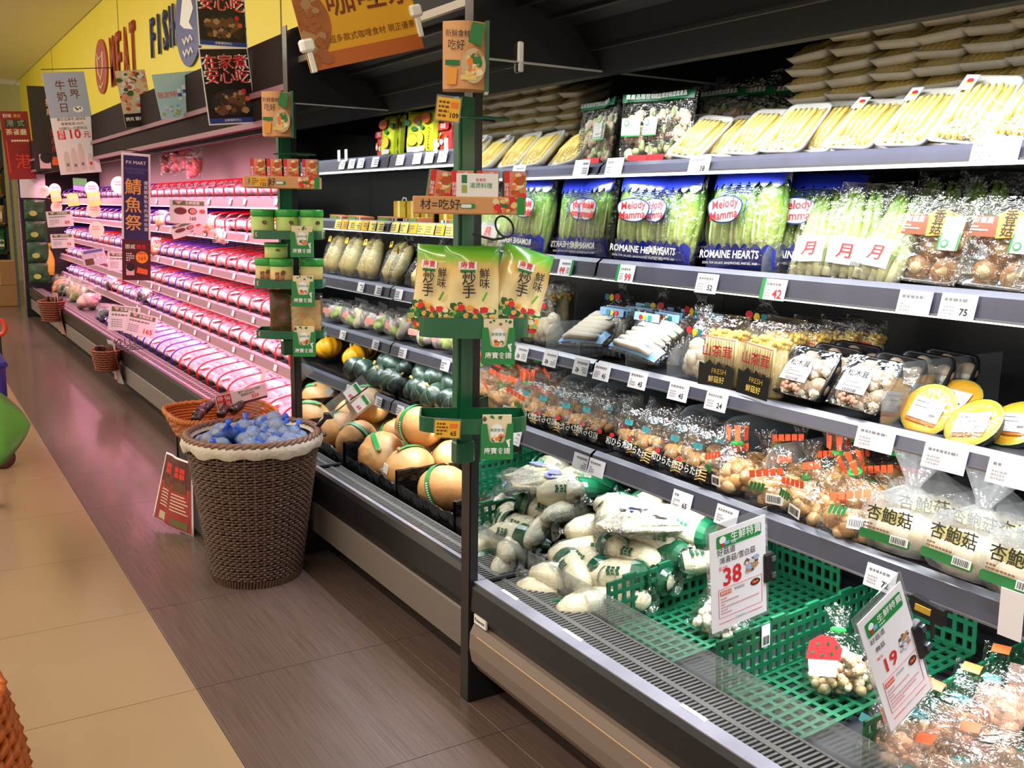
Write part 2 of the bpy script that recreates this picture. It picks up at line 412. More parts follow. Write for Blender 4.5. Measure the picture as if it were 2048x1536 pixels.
cp = MB().prism([(0.006, 0.012), (1.2, 0.012), (1.2, 0), (1.19, -0.006), (0.016, -0.006), (0.006, 0)], 0.006, 0.6).mesh('panel', mat('ceiling_panel', 'f0ebcc', 0.7, bump=(60, 0.15)))
for i in range(-3, 2):
    for j in range(0, 30):
        if i < -1 and j < 12: continue
        part('panel', cp, cel, Matrix.Translation((0.59+1.2*i, 0.1+0.6*j, 3.162)))
# ------------------------------------------------------------------ wall lettering
def wall_text(name, label, s, pts, m, icon=False):
    o = thing(name, label, 'sign'); P = [at(*p, x=1.79) for p in pts]
    ys = [p.y for p in P]; zs = [p.z for p in P]
    w, h = max(ys)-min(ys), max(zs)-min(zs)
    place(o, (1.797, max(ys), min(zs)), -90)
    return o, w, h
mred = mat('brick_red_sign', 'b2432c', 0.45); mblu = mat('navy_sign', '3b4688', 0.45)
def word_sign(name, label, s, pts, m):
    o, w, h = wall_text(name, label, s, pts, m); n = len(s)
    for k, ch in enumerate(s):
        me = text_mesh(ch, m, True)
        b = MB(); zs = [v.co.y for v in me.vertices]; xs = [v.co.x for v in me.vertices]
        zz = max(zs)-min(zs); xc = (max(xs)+min(xs))/2; xw = max(xs)-min(xs)
        cell = w/n; sx = cell*0.62/max(xw, 0.45); sz = h/zz
        ob = part('letter', me.copy(), o, Matrix.Translation((cell*(k+0.5)-xc*sx, -0.012, h/2-sz*(max(zs)+min(zs))/2)) @ Matrix.Rotation(math.radians(90), 4, 'X') @ Matrix.Diagonal((sx, sz, 1, 1)))
        md = ob.modifiers.new('thick', 'SOLIDIFY'); md.thickness = 0.012; md.offset = 0
    return o
word_sign('wall_lettering', 'brick red letters MEAT on the yellow wall', 'MEAT', [(222, 165), (268, 40), (277, 148)], mred)
word_sign('wall_lettering', 'navy blue letters FISH on the yellow wall', 'FISH', [(302, 118), (350, 5), (348, 92)], mblu)
def icon_sign(label, y, z, ry, rz_, m, fish):
    o = thing('wall_icon', label, 'sign'); place(o, (1.797, y, z), -90)
    MB().prism([(ry*math.cos(2*math.pi*k/40), rz_*math.sin(2*math.pi*k/40)) for k in range(40)], -0.014, 0).build('disc', m, o)
    if fish:
        b = MB(); b.prism([(-0.2, 0.0), (-0.02, 0.30), (0.16, 0.05), (0.04, -0.02), (0.14, -0.08), (-0.1, -0.04)], -0.018, -0.014)
        for q in (-0.13, -0.21): b.tube([(-0.13+0.05*i, -0.018, q+0.02*(-1)**i) for i in range(6)], 0.009, 5)
        b.build('fish_mark', K['white_ink'], o)
    else:
        b = MB(); b.tube([(-0.15, -0.018, 0.10), (-0.12, -0.018, -0.05), (0.0, -0.018, -0.12), (0.13, -0.018, -0.03), (0.15, -0.018, 0.12)], 0.009, 5)
        b.tube([(-0.17, -0.018, 0.14), (-0.05, -0.018, 0.07), (0.07, -0.018, 0.09)], 0.007, 5)
        b.tube([(-0.1, -0.018, -0.17), (0.0, -0.018, -0.2), (0.1, -0.018, -0.16)], 0.008, 5)
        b.build('bull_mark', mat('pale_line', 'f0d8c0', 0.5), o)
icon_sign('round red bull icon left of the MEAT letters', at(203, 131, x=1.79).y, at(207, 131, x=1.79).z, 0.30, 0.25, mred, False)
icon_sign('round blue fish icon right of the FISH letters', at(378, 52, x=1.79).y, at(378, 40, x=1.79).z, 0.34, 0.30, mblu, True)

# ------------------------------------------------------------------ refrigerated cases
ROOF = 1.90
def case(name, label, y0, y1, rails, kind):
    c = thing(name, label, 'display case'); c.location = (0, 0, 0)
    bk = K['case_black']
    mback = bk if kind != 'meat' else mat('white_case_liner', 'cfc4c4', 0.4)
    MB().box((2.035, y0, 0.22), (2.075, y1, ROOF)).build('back_panel', mback, c)
    MB().box((1.36, y0, 0.20), (2.035, y1, 0.288)).build('deck', mat('deck_grey', '3c3d42', 0.35, 0.3), c)
    MB().box((1.33, y0, 0.0), (2.07, y1, 0.20)).build('plinth', K['black'], c)
    # front: fascia, bumper, sloping price rail, air grille
    if kind == 'near':
        fas = [(1.196, 0.335), (1.188, 0.322), (1.186, 0.262), (1.205, 0.222), (1.30, 0.222), (1.30, 0.30), (1.235, 0.33)]
        bmp = [(1.205, 0.232), (1.19, 0.228), (1.178, 0.205), (1.176, 0.165), (1.184, 0.125), (1.205, 0.095), (1.235, 0.075), (1.30, 0.065), (1.30, 0.23)]
        MB().prism(bmp, y0, y1-0.012).build('bumper', mat('taupe_bumper', '85756c', 0.38, bump=(300, 0.15)), c)
        MB().tube([(1.1775, y0, 0.207), (1.1775, y1-0.05, 0.207)], 0.0022, 5).build('bumper_bead', mat('bead', 'c9a987', 0.25), c)
    else:
        fas = [(1.222, 0.345), (1.212, 0.33), (1.214, 0.25), (1.232, 0.212), (1.32, 0.212), (1.32, 0.31), (1.26, 0.335)]
        bmp = [(1.236, 0.213), (1.228, 0.206), (1.228, 0.098), (1.24, 0.088), (1.32, 0.088), (1.32, 0.213)]
        MB().prism(bmp, y0, y1).build('bumper', mat('grey_bumper', '7d736d' if kind == 'far' else '6f665c', 0.4, bump=(300, 0.2)), c)
    MB().prism(fas, y0, y1).build('fascia', bk, c)
    dx = 0 if kind == 'near' else 0.028
    MB().prism([(1.196+dx, 0.338), (1.234+dx, 0.350-0.012), (1.234+dx, 0.328), (1.196+dx, 0.330)], y0, y1).build('front_rail', mat('lavender_front_rail', 'a9a9ba', 0.22, coat=0.5, var=(3, '8c8c9e', 0.1, (1, 4, 1))), c)
    g = MB(); L = y1-y0; gx0, gx1 = 1.24+dx, 1.352
    g.box((gx0, y0, 0.300), (gx1, y1, 0.304), 1)
    step = 0.0125 if kind != 'meat' else 0.05; n = int(L/step)
    rows = ((gx0+0.003, gx0+0.038), (gx0+0.052, gx1-0.006))
    for xa, xb in ((gx0, gx0+0.004), (gx0+0.038, gx0+0.052), (gx1-0.007, gx1)): g.box((xa, y0, 0.316), (xb, y1, 0.328))
    for k in range(n):
        for xa, xb in rows: g.box((xa, y0+step*k, 0.317), (xb, y0+step*k+step*0.48, 0.327))
    g.build('air_grille', [mat('grille_grey', '6d6c6b' if kind == 'near' else '55504e', 0.4, 0.3), mat('grille_gap', '0b0b0c', 0.8)], c, kind='stuff')
    # shelves
    for zt, zb in rails:
        s = MB().box((SX+0.004, y0+0.004, zt-0.030), (2.034, y1-0.004, zt-0.011)).build('shelf', K['shelf'], c)
        MB().prism([(SX-0.006, zb), (SX+0.002, zt-0.010), (SX+0.016, zt), (SX+0.022, zt-0.010), (SX+0.006, zb)], y0+0.004, y1-0.004).build('price_rail', K['rail'] if kind != 'meat' else mat('pink_lit_meat_rail', 'a08a94', 0.3, coat=0.3), s)  # meat rail: pink case light is put into its base colour
        MB().box((SX-0.010, y0+0.004, zb-0.004), (SX+0.008, y1-0.004, zb)).build('rail_edge', K['steel'] if kind != 'meat' else mat('pink_edge', 'd9b3bd', 0.3), s)
        MB().box((SX+0.010, y0+0.01, zb-0.009), (SX+0.030, y1-0.01, zb-0.001)).build('led_strip', K['led'] if kind != 'meat' else K['led_pink'], s)
    # canopy
    top = MB(); zc = 1.785 if kind != 'meat' else 1.60
    top.prism([(1.225, zc), (1.30, zc), (1.47, zc-0.04 if kind != 'meat' else zc+0.03), (1.565, 1.637), (1.60, 1.637), (1.64, 1.76), (2.03, 1.78), (2.03, ROOF), (1.225, ROOF)], y0, y1)
    top.build('canopy', mat('canopy_black', '0a0a0b', 0.55, spec=0.2) if kind != 'meat' else mat('canopy_maroon', '2a2020', 0.75, spec=0.08), c)
    rb = MB()
    for x, z in ((1.30, zc-0.004), (1.40, zc-0.02 if kind != 'meat' else zc+0.012), (1.51, 1.70), (1.612, 1.66)): rb.box((x, y0, z-0.012), (x+0.016, y1, z+0.006))
    rb.build('canopy_rib', mat('rib_black', '141416', 0.5, spec=0.25), c)
    MB().box((1.222, y0, zc-0.004), (1.236, y1, zc+0.016)).build('canopy_edge', mat('edge_grey', '8b8378', 0.3, 0.4) if kind != 'meat' else mat('dusky_edge', '9a707c', 0.35), c)
    if kind == 'meat':
        MB().box((1.212, y0, 1.70), (1.225, y1, 1.722)).build('pink_bar', mat('pink_bar', '8a5f6c', 0.4), c)
    return c
case('refrigerated_case', 'black refrigerated case of mushrooms and baby corn right of the near post', 0.10, MZ, LZ, 'near')
case('refrigerated_case', 'black refrigerated case of pumpkins and yams between the two posts', 2.10, 3.335, LL, 'far')
case('refrigerated_case', 'long pink-lit meat case under the yellow wall', 3.387, 12.20, LM, 'meat')
def end_panel(label, ya, yb, rounded, mirror=True):
    o = thing('case_end_panel', label, 'partition')
    top = [(1.185, 1.644), (1.185, 1.86), (1.20, 1.89), (1.235, 1.905), (2.08, 1.905), (2.08, 1.644)] if rounded else [(1.185, 1.644), (1.185, 1.93), (2.08, 1.93), (2.08, 1.644)]
    b = MB(); b.prism(top, ya, yb); b.box((1.185, ya, 0.0), (1.207, yb, 1.645)); b.prism([(1.207, 0.335), (1.207, 0.0), (1.325, 0.0), (1.36, 0.2), (2.08, 0.2), (2.08, 0.335)], ya, yb)
    b.build('frame', K['case_black'], o)
    MB().box((1.182, ya+0.004, 0.0), (1.1855, yb-0.004, 1.9)).build('post_face', mat('post_brown', '2c2522', 0.32, 0.3), o)
    MB().box((1.207, ya+0.001, 0.335), (2.06, yb-0.001, 1.644)).build('mirror', K['mirror'] if mirror else K['case_black'], o)
    MB().box((1.207, ya-0.003, 1.6415), (2.03, ya+0.001, 1.6455)).build('mirror_edge', mat('mirror_edge', 'c9cdcf', 0.3, 0.5), o)
    MB().box((1.207, ya-0.004, 0.330), (1.352, ya+0.001, 0.337)).build('ledge', K['dark'], o)
    return o
end_panel('black end panel with mirror side, carrying the nearer green display pole', MZ, 2.100, False)
end_panel('black end panel with mirror side, carrying the farther green display pole', 3.335, 3.387, True)
far = thing('case_end_panel', 'dark end panel with green packets clipped on, at the far end of the meat case', 'partition')
MB().prism([(1.185, 0), (1.185, 1.86), (1.24, 1.905), (2.08, 1.905), (2.08, 0)], 12.20, 12.26).build('frame', K['case_black'], far)
MB().box((1.17, 12.19, 0), (1.185, 12.27, 1.7)).build('post_face', K['steel'], far)
MB().box((1.20, 12.185, 1.34), (1.46, 12.199, 1.60)).build('notice', K['paper'], far)
nb = MB().box((0, 0, 0), (0.09, 0.006, 0.035)).mesh('brand_plate', [K['white_ink']])
bp = thing('maker_plate', 'small white maker plate on the near case fascia', 'plate'); place(bp, (1.1855, 2.03, 0.236), -90)
MB().box((0, -0.0015, 0), (0.058, 0.004, 0.024)).build('plate', K['white_ink'], bp); txt(bp, 'Panasonic', 0.029, 0.012, 0.0125, K['black_ink'], -0.002, True)
cl = thing('plastic_clip', 'white plastic clip stuck on the black panel above the mirror', 'clip'); p = at(1041, 122, y=MZ-0.006)
cl.location = p; MB().bevbox((-0.008, -0.004, -0.004), (0.008, 0.0055, 0.045), 0.003).build('body', K['white_ink'], cl)
MB().bevbox((-0.007, -0.006, -0.026), (0.007, 0.003, -0.004), 0.003).build('tip', mat('clip_tip', 'cfd2d4', 0.3), cl)
# ------------------------------------------------------------------ produce models (local: x right along the shelf, y into the shelf, z up)
def C_(n, h, **k): return mat(n, h, **k)
corn_m = C_('pale_baby_corn', 'f2dc86', rough=0.45, var=(60, 'e8c95e', 0.0, (1, 1, 0.3)), bump=(300, 0.25))
def tray_outline(w, h, r, n=4):
    pts = []
    for cx, cz, a0 in ((w/2-r, h-r, 0), (-w/2+r, h-r, 90), (-w/2+r, r, 180), (w/2-r, r, 270)):
        pts += [(cx+r*math.cos(math.radians(a0+90*i/n)), cz+r*math.sin(math.radians(a0+90*i/n))) for i in range(n+1)]
    return pts
def open_tray(w, h, d, r=0.018, wall=0.004, slope=0.012, m=0):
    """foam tray lying in the xz plane, hollow side towards -y"""
    b = MB(); o = tray_outline(w, h, r)
    def sc(k): return [(x*(1-2*k/w), (z-h/2)*(1-2*k/h)+h/2) for x, z in o]
    rings = [(sc(0), -d), (sc(slope), 0.0), (sc(slope), 0.0), (sc(slope+wall), -wall), (sc(0.006), -d), ]
    n = len(o); vs = []
    for pts, y in (rings[0], rings[1], rings[3], rings[4]): vs += [(x, y, z) for x, z in pts]
    fs = [tuple(range(n, 2*n)), tuple(range(3*n-1, 2*n-1, -1))]
    for a, c in ((0, 1), (2, 3), (3, 0)):
        for i in range(n):
            j = (i+1) % n; fs.append((a*n+i, a*n+j, c*n+j, c*n+i))
    b.add(vs, fs, m); return b
def film_lid(w, h, y, bulge=0.006, seed=1.0):
    b = MB(); n = 8; vs, fs = [], []
    for j in range(n+1):
        for i in range(n+1):
            u, v = -1+2*i/n, -1+2*j/n
            vs.append((u*w/2, y-bulge*(1-u*u)*(1-v*v)+0.0012*noise.noise(Vector((u*4+seed, v*4, seed))), h/2+v*h/2))
    for j in range(n):
        for i in range(n): fs.append((j*(n+1)+i, j*(n+1)+i+1, (j+1)*(n+1)+i+1, (j+1)*(n+1)+i))
    return b.add(vs, fs)
def make_corn_tray(sticker=False):
    t = thing('baby_corn_tray', 'x', 'baby corn')
    open_tray(0.118, 0.152, 0.019).build('foam_tray', K['foam'], t, True)
    b = MB()
    for k in range(8):
        x = -0.044+k*0.0126; q = rnd(-0.003, 0.003)
        b.tube([(x, -0.012, 0.016+q), (x, -0.017, 0.03), (x+q*0.5, -0.019, 0.075), (x, -0.018, 0.12), (x, -0.014, 0.137+q)], [0.004, 0.0078, 0.0082, 0.0062, 0.002], 7)
    for k in range(5):
        x = -0.03+k*0.0145
        b.tube([(x, -0.022, 0.03), (x, -0.027, 0.06), (x+0.002, -0.026, 0.115), (x, -0.022, 0.13)], [0.004, 0.0075, 0.006, 0.002], 7)
    b.build('corn_cob', corn_m, t, True, kind='stuff')
    film_lid(0.114, 0.148, -0.022, 0.012).build('film_wrap', K['clear'], t, True)
    if sticker:
        s = MB().box((-0.05, -0.0315, 0.108), (-0.022, -0.030, 0.142)).build('sticker', mat('pale_blue_sticker', 'dfe8f2', 0.4), t)
        disc(s, -0.034, 0.128, 0.007, 0.005, K['red_ink'], -0.0325); rect(s, -0.042, 0.121, -0.026, 0.124, K['yellow_ink'], -0.0325)
    return t
def make_pouch(name, cat, w, h, d, front, seed, film_m, crinkle=0.005):
    t = thing(name, 'x', cat)
    MB().pillow(w, h, d, 14, 16, crinkle, 16, seed).build('plastic_bag', film_m, t)
    return t
def print_sheet(w, z0, z1, d, h, y_extra=-0.0015, n=10, px=2.6, scal=0, x0=None, x1=None, wob=0.0):
    """a print that follows the front bulge of a pillow bag of width w, height h, depth d"""
    b = MB(); xa, xb = (-w/2*0.97, w/2*0.97) if x0 is None else (x0, x1); nz = 4 if not scal else 5; vs, fs = [], []
    for j in range(nz+1):
        for i in range(n+1):
            x = xa+(xb-xa)*i/n; f = j/nz; z = z0+(z1-z0)*f
            if scal and j == nz: z += scal*abs(math.sin(math.pi*i/n*8))
            u, v = min(1, abs(x)/(w/2)), min(1, abs(z-h/2)/(h/2))
            t = (max(0, 1-u**px)*max(0, 1-v**px))**0.55
            vs.append((x, -t*d/2-0.004+y_extra, z))
    for j in range(nz):
        for i in range(n): fs.append((j*(n+1)+i, j*(n+1)+i+1, (j+1)*(n+1)+i+1, (j+1)*(n+1)+i))
    return b.add(vs, fs)
green_head = C_('dark_green_header', '17643a', rough=0.35)
def make_mix_bag():
    t = make_pouch('vegetable_mix_bag', 'vegetables', 0.168, 0.182, 0.045, None, 3.3, K['crisp'], 0.004)
    b = MB()
    for k in range(46):
        b.blob((rnd(-0.066, 0.066), rnd(-0.008, 0.008), rnd(0.018, 0.135)), (rnd(.009, .016), .008, rnd(.009, .018)), 7, 5, 0.25, 30, k % 3)
    b.build('mushroom_pieces', [C_('cream_veg', 'e9dcb8'), C_('pale_green_veg', 'b9c98a'), C_('pink_veg', 'e2b2a0')], t, True, kind='stuff')
    print_sheet(0.168, 0.158, 0.180, 0.045, 0.182).build('header_print', green_head, t)
    txt(t, '農產品履歷驗證農產品', 0, 0.169, 0.0135, K['white_ink'], -0.022)
    s = MB().box((-0.07, -0.031, 0.07), (-0.02, -0.029, 0.115)).build('sticker', K['white_ink'], t)
    disc(s, -0.057, 0.103, 0.008, 0.008, K['green_ink'], -0.0315); disc(s, -0.057, 0.103, 0.0055, 0.0055, K['white_ink'], -0.032)
    smalltext(s, -0.066, 0.074, -0.024, 0.092, 4, K['grey_ink'], -0.0315); rect(s, -0.07, 0.069, -0.02, 0.0725, K['green_ink'], -0.0315)
    txt(t, '鮮\n綜\n菇', 0.03, 0.075, 0.026, K['black_ink'], -0.031, True)
    rect(t, -0.05, 0.008, 0.02, 0.022, K['red_ink'], -0.026, r=0.005)
    return t
leaf_m = ramp_mat('romaine_leaf', [(0.0, 'e9efb4'), (0.35, 'b8d46a'), (0.75, '6fa53a'), (1.0, '3f7a2c')], 2, 0.0, 0.22, 0.4, 0.10, 35, bump=(70, 0.5))
blue_print = C_('blue_bag_print', '1f2fa8', rough=0.22, coat=0.5)
def make_romaine(logo=True, w=0.215):
    t = thing('romaine_lettuce_bag', 'x', 'lettuce'); h = 0.228
    n = 3
    for k in range(n):
        b = MB(); cx = -w*0.30+k*w*0.30
        for q in range(7):
            a = q*0.9+k; r = 0.020 if q else 0
            x0 = cx+r*math.cos(a); y0 = r*0.75*math.sin(a)
            b.blob((x0, y0, 0.108+rnd(-0.006, 0.006)), (0.020, 0.017, 0.092), 10, 9, 0.12, 40, 0, None, 5, 0.10, -0.28, q*1.7+k)
        b.build('lettuce_heart', leaf_m, t, True)
        rb = MB()
        for q in (-0.022, -0.004, 0.014): rb.tube([(cx+q*0.9, -0.020, 0.045), (cx+q*1.1, -0.0285+abs(q)*0.3, 0.075), (cx+q*1.2, -0.0275+abs(q)*0.3, 0.13), (cx+q*0.9, -0.016, 0.185)], [0.004, 0.0042, 0.003, 0.001], 6)
        rb.build('leaf_ribs', mat('pale_leaf_rib', 'dbe7a6', 0.4), t, True, kind='stuff')
    MB().pillow(w, h, 0.085, 16, 18, 0.005, 18, rnd(0, 9), flat_bottom=True).build('plastic_bag', K['crisp'], t)
    pr = print_sheet(w, 0.004, 0.045, 0.085, h, n=48, scal=0.011); pr.build('bottom_print', blue_print, t)
    print_sheet(w, 0.224, 0.190, 0.085, h, n=48, scal=-0.013).build('top_print', blue_print, t)
    txt(t, 'ROMAINE HEARTS', 0, 0.031, 0.0235, K['white_ink'], -0.0475, True, 0.92)
    txt(t, 'IDEAL FOR SALADS, SANDWICHES, PARTIES, AND', 0, 0.013, 0.0075, K['white_ink'], -0.042)
    if logo:
        x, z = -w*0.13, 0.130
        pts = [(x+0.052*math.cos(a)*(1+0.08*math.sin(3*a)), z+0.034*math.sin(a)*(1+0.1*math.cos(2*a))) for a in [2*math.pi*i/30 for i in range(30)]]
        MB().prism(pts, -0.0495, -0.049).build('logo_outline', C_('navy_print', '1c2f6e'), t)
        MB().prism([(x+(px-x)*0.93, z+(pz-z)*0.9) for px, pz in pts], -0.050, -0.0495).build('logo_panel', K['white_ink'], t)
        txt(t, 'Melody', x, z+0.012, 0.028, C_('logo_red', 'd8323c'), -0.0508, True, 0.95, 6); txt(t, 'Mamma', x, z-0.013, 0.028, C_('logo_red', 'd8323c'), -0.0508, True, 0.95, 6)
        nt = MB()
        for q in range(4): nt.tube([(x-0.01, -0.0495, z+0.030+q*0.005), (x+0.03, -0.0495, z+0.037+q*0.005), (x+0.075, -0.0485, z+0.033+q*0.006)], 0.0011, 4)
        nt.tube([(x+0.062, -0.0485, z-0.02), (x+0.055, -0.0485, z-0.008), (x+0.07, -0.0485, z+0.005), (x+0.062, -0.0485, z+0.02), (x+0.058, -0.0485, z-0.02), (x+0.066, -0.0485, z-0.032)], 0.0011, 4)
        nt.build('music_mark', C_('navy_print', '1c2f6e'), t)
    return t
shoot_m = ramp_mat('bamboo_shoot_skin', [(0, 'f0ecc4'), (0.3, 'd9e59a'), (0.65, '9cc456'), (0.9, '6b8a3a'), (1, '4b3a26')], 2, 0.0, 0.2, 0.4, 0.06, 18)
def make_bamboo():
    t = thing('water_bamboo_bag', 'x', 'vegetables')
    for k in range(5):
        b = MB(); x = -0.045+k*0.0225; l = rnd(-0.015, 0.015)
        b.tube([(x, 0, 0.004), (x, -0.006*(k % 2), 0.03), (x*0.95+l*0.3, 0.004, 0.10), (x*0.8+l, 0, 0.165), (x*0.7+l, 0, 0.195+l)], [0.010, 0.0145, 0.0125, 0.0085, 0.003], 8)
        b.build('bamboo_shoot', shoot_m, t, True)
    MB().pillow(0.135, 0.205, 0.05, 12, 14, 0.006, 18, rnd(0, 9)).build('plastic_bag', K['crisp'], t)
    s = print_sheet(0.135, 0.028, 0.085, 0.05, 0.205, x0=-0.040, x1=0.040).build('label', K['white_ink'], t)
    txt(t, '月', 0.008, 0.053, 0.034, K['red_ink'], -0.0315, True, 1.25); txt(t, '埔里茭白筍', 0, 0.079, 0.011, C_('teal_ink', '3d7a8c'), -0.0315)
    barcode(t, -0.045, 0.018, -0.012, 0.028, -0.031)
    return t
cap_m = C_('brown_mushroom_cap', 'b98a58', rough=0.5, var=(30, '8a5c34', 0.1), bump=(60, 0.3))
def make_shiitake():
    t = thing('shiitake_pack', 'x', 'mushrooms')
    for x, z, r in ((-0.036, 0.035, .03), (0.026, 0.032, .031), (-0.012, 0.078, .033), (0.042, 0.085, .028), (-0.045, 0.105, .026), (0.01, 0.12, .028)):
        b = MB(); b.blob((x, rnd(-0.006, 0.002), z), (r, 0.022, r*0.92), 12, 8, 0.12, 30, 0)
        b.blob((x+0.004, -0.016, z-0.004), (r*0.45, 0.012, r*0.4), 8, 6, 0.15, 30, 1)
        b.build('mushroom_cap', [cap_m, C_('mushroom_gill', 'e2c894', rough=0.6)], t, True)
    open_tray(0.142, 0.158, 0.03).build('clear_tray', K['acrylic'], t, True, label='clear plastic tray')
    film_lid(0.15, 0.166, -0.036, 0.006, 4.0).build('film_wrap', K['crisp'], t)
    lb = MB().prism([(-0.068, 0.088), (0.02, 0.088), (0.03, 0.126), (-0.06, 0.126)], -0.0445, -0.0435).build('brown_label', C_('brown_label', '7d3f24'), t)
    txt(t, '財團農', -0.044, 0.117, 0.013, K['white_ink'], -0.0455); smalltext(t, -0.064, 0.091, -0.03, 0.108, 3, K['white_ink'], -0.0455)
    MB().prism([(-0.012, 0.086), (0.024, 0.09), (0.03, 0.135), (0.006, 0.14), (-0.018, 0.13)], -0.0452, -0.0446).build('orange_print', C_('amber_print', 'f0a23c'), t)
    txt(t, '香\n菇', 0.006, 0.112, 0.026, K['black_ink'], -0.0462, True)
    s = MB().box((0.02, -0.0465, 0.062), (0.062, -0.0455, 0.126)).build('sticker', K['white_ink'], t)
    rect(s, 0.02, 0.062, 0.0235, 0.095, K['green_ink'], -0.047); rect(s, 0.0585, 0.062, 0.062, 0.095, K['green_ink'], -0.047); disc(s, 0.034, 0.074, 0.008, 0.008, K['green_ink'], -0.047); disc(s, 0.034, 0.074, 0.005, 0.005, K['white_ink'], -0.0475)
    smalltext(s, 0.026, 0.1, 0.058, 0.122, 4, K['grey_ink'], -0.047)
    return t
def clump(b, w, d, h, n, r, m=0, z0=0.0, seed=0, elong=1.2, amp=0.12):
    q = random.Random(seed)
    for k in range(n):
        a = q.uniform(0, 6.28); rr = math.sqrt(q.random())
        x, y = rr*math.cos(a)*(w/2-r*0.8), rr*math.sin(a)*(d/2-r*0.8); zz = q.uniform(r*0.8, h-r)*(1-0.25*rr)
        s = r*q.uniform(0.7, 1.2)
        M = Matrix.Translation((x, y, z0+zz)) @ Matrix.Rotation(q.uniform(-0.9, 0.9), 4, 'X') @ Matrix.Rotation(q.uniform(-0.9, 0.9), 4, 'Y')
        b.blob((0, 0, 0), (s, s, s*elong), 8, 6, amp, 5, m if isinstance(m, int) else q.choice(m), M, seed=k)
    return b
wm_m = C_('pale_mushroom', 'e6dcc6', rough=0.5, var=(25, 'cdbb9a', 0.1)); bm_m = C_('tan_mushroom', 'c99a5c', rough=0.5, var=(40, 'a8743a', 0.1)); bm2 = C_('buff_mushroom', 'dcb87e', rough=0.5)
gm_m = C_('grey_brown_mushroom', '8d7760', rough=0.5, var=(40, '6b543f', 0.1))
def make_white_bag():
    t = thing('white_mushroom_bag', 'x', 'mushrooms')
    clump(MB(), 0.125, 0.075, 0.125, 26, 0.024, (0, 1), 0, 11).build('mushroom_clump', [wm_m, C_('cream_mushroom', 'efe4cc')], t, True, kind='stuff')
    MB().sack(0.068, 0.045, 0.185, 0.80, 1.3, 18, 0.07, flare=0.35).build('plastic_bag', K['crisp'], t)
    disc(t, -0.02, 0.125, 0.011, 0.009, K['red_ink'], -0.030); disc(t, 0.004, 0.122, 0.009, 0.009, K['yellow_ink'], -0.031); rect(t, 0.016, 0.114, 0.034, 0.13, C_('teal_print', '2f7f83'), -0.030, r=0.004)
    return t
def make_stem_bag():
    t = thing('king_oyster_pack', 'x', 'mushrooms')
    for k in range(5):
        b = MB(); x = -0.04+k*0.02
        b.tube([(x*1.1, -0.008, 0.004), (x, -0.010, 0.03), (x*0.95, -0.006, 0.075), (x*0.8, 0, 0.10)], [0.013, 0.014, 0.0095, 0.0075], 9)
        b.blob((x*0.8, 0, 0.108), (0.014, 0.013, 0.011), 9, 6, 0.1, 30, 1)
        b.build('mushroom_stem', [C_('ivory_stem', 'ddd4c2', rough=0.45), C_('fawn_cap', 'b59a7c', rough=0.5)], t, True)
    MB().pillow(0.125, 0.14, 0.05, 12, 12, 0.005, 18, 5.5, flat_bottom=True).build('plastic_bag', K['crisp'], t)
    print_sheet(0.125, 0.004, 0.03, 0.05, 0.14).build('blue_print', C_('sky_print', '7fb4e6', rough=0.3), t)
    rect(t, -0.055, 0.115, 0.05, 0.136, C_('sky_tint', '9cc6ea', rough=0.3), -0.018)
    disc(t, -0.025, 0.124, 0.008, 0.007, K['red_ink'], -0.020); disc(t, -0.008, 0.124, 0.007, 0.007, K['yellow_ink'], -0.021); rect(t, 0.004, 0.117, 0.02, 0.131, C_('teal_print', '2f7f83'), -0.020, r=0.003)
    return t
def make_blue_pack():
    t = thing('blue_edged_mushroom_pack', 'x', 'mushrooms'); b = MB()
    for k in range(6):
        z = 0.014+k*0.022
        b.tube([(-0.075, -0.018, z), (-0.03, -0.024, z), (0.04, -0.026, z+0.003), (0.075, -0.018, z)], [0.010, 0.0125, 0.012, 0.008], 9)
    b.build('mushroom_stems', C_('ivory_stem', 'ddd4c2', rough=0.45), t, True, kind='stuff')
    MB().pillow(0.205, 0.145, 0.055, 16, 12, 0.005, 18, 2.1).build('plastic_bag', K['crisp'], t)
    o = print_sheet(0.205, 0.002, 0.044, 0.055, 0.145, n=14).build('blue_print', C_('sky_print', '7fb4e6', rough=0.3), t)
    txt(t, '雪白菇 鮮品', 0.02, 0.022, 0.016, C_('deep_blue_ink', '2b5fa8'), -0.0315); rect(t, -0.06, 0.09, -0.03, 0.115, K['white_ink'], -0.0335, r=0.004)
    txt(t, '有機', -0.045, 0.102, 0.012, K['black_ink'], -0.0342)
    return t
eno_m = C_('enoki_stem', 'f0dfa8', rough=0.5, var=(50, 'e0c67c', 0.0, (6, 6, 0.3)), bump=(120, 0.6, (3, 3, 0.15))); enoh = C_('enoki_head', 'efc75a', rough=0.45)
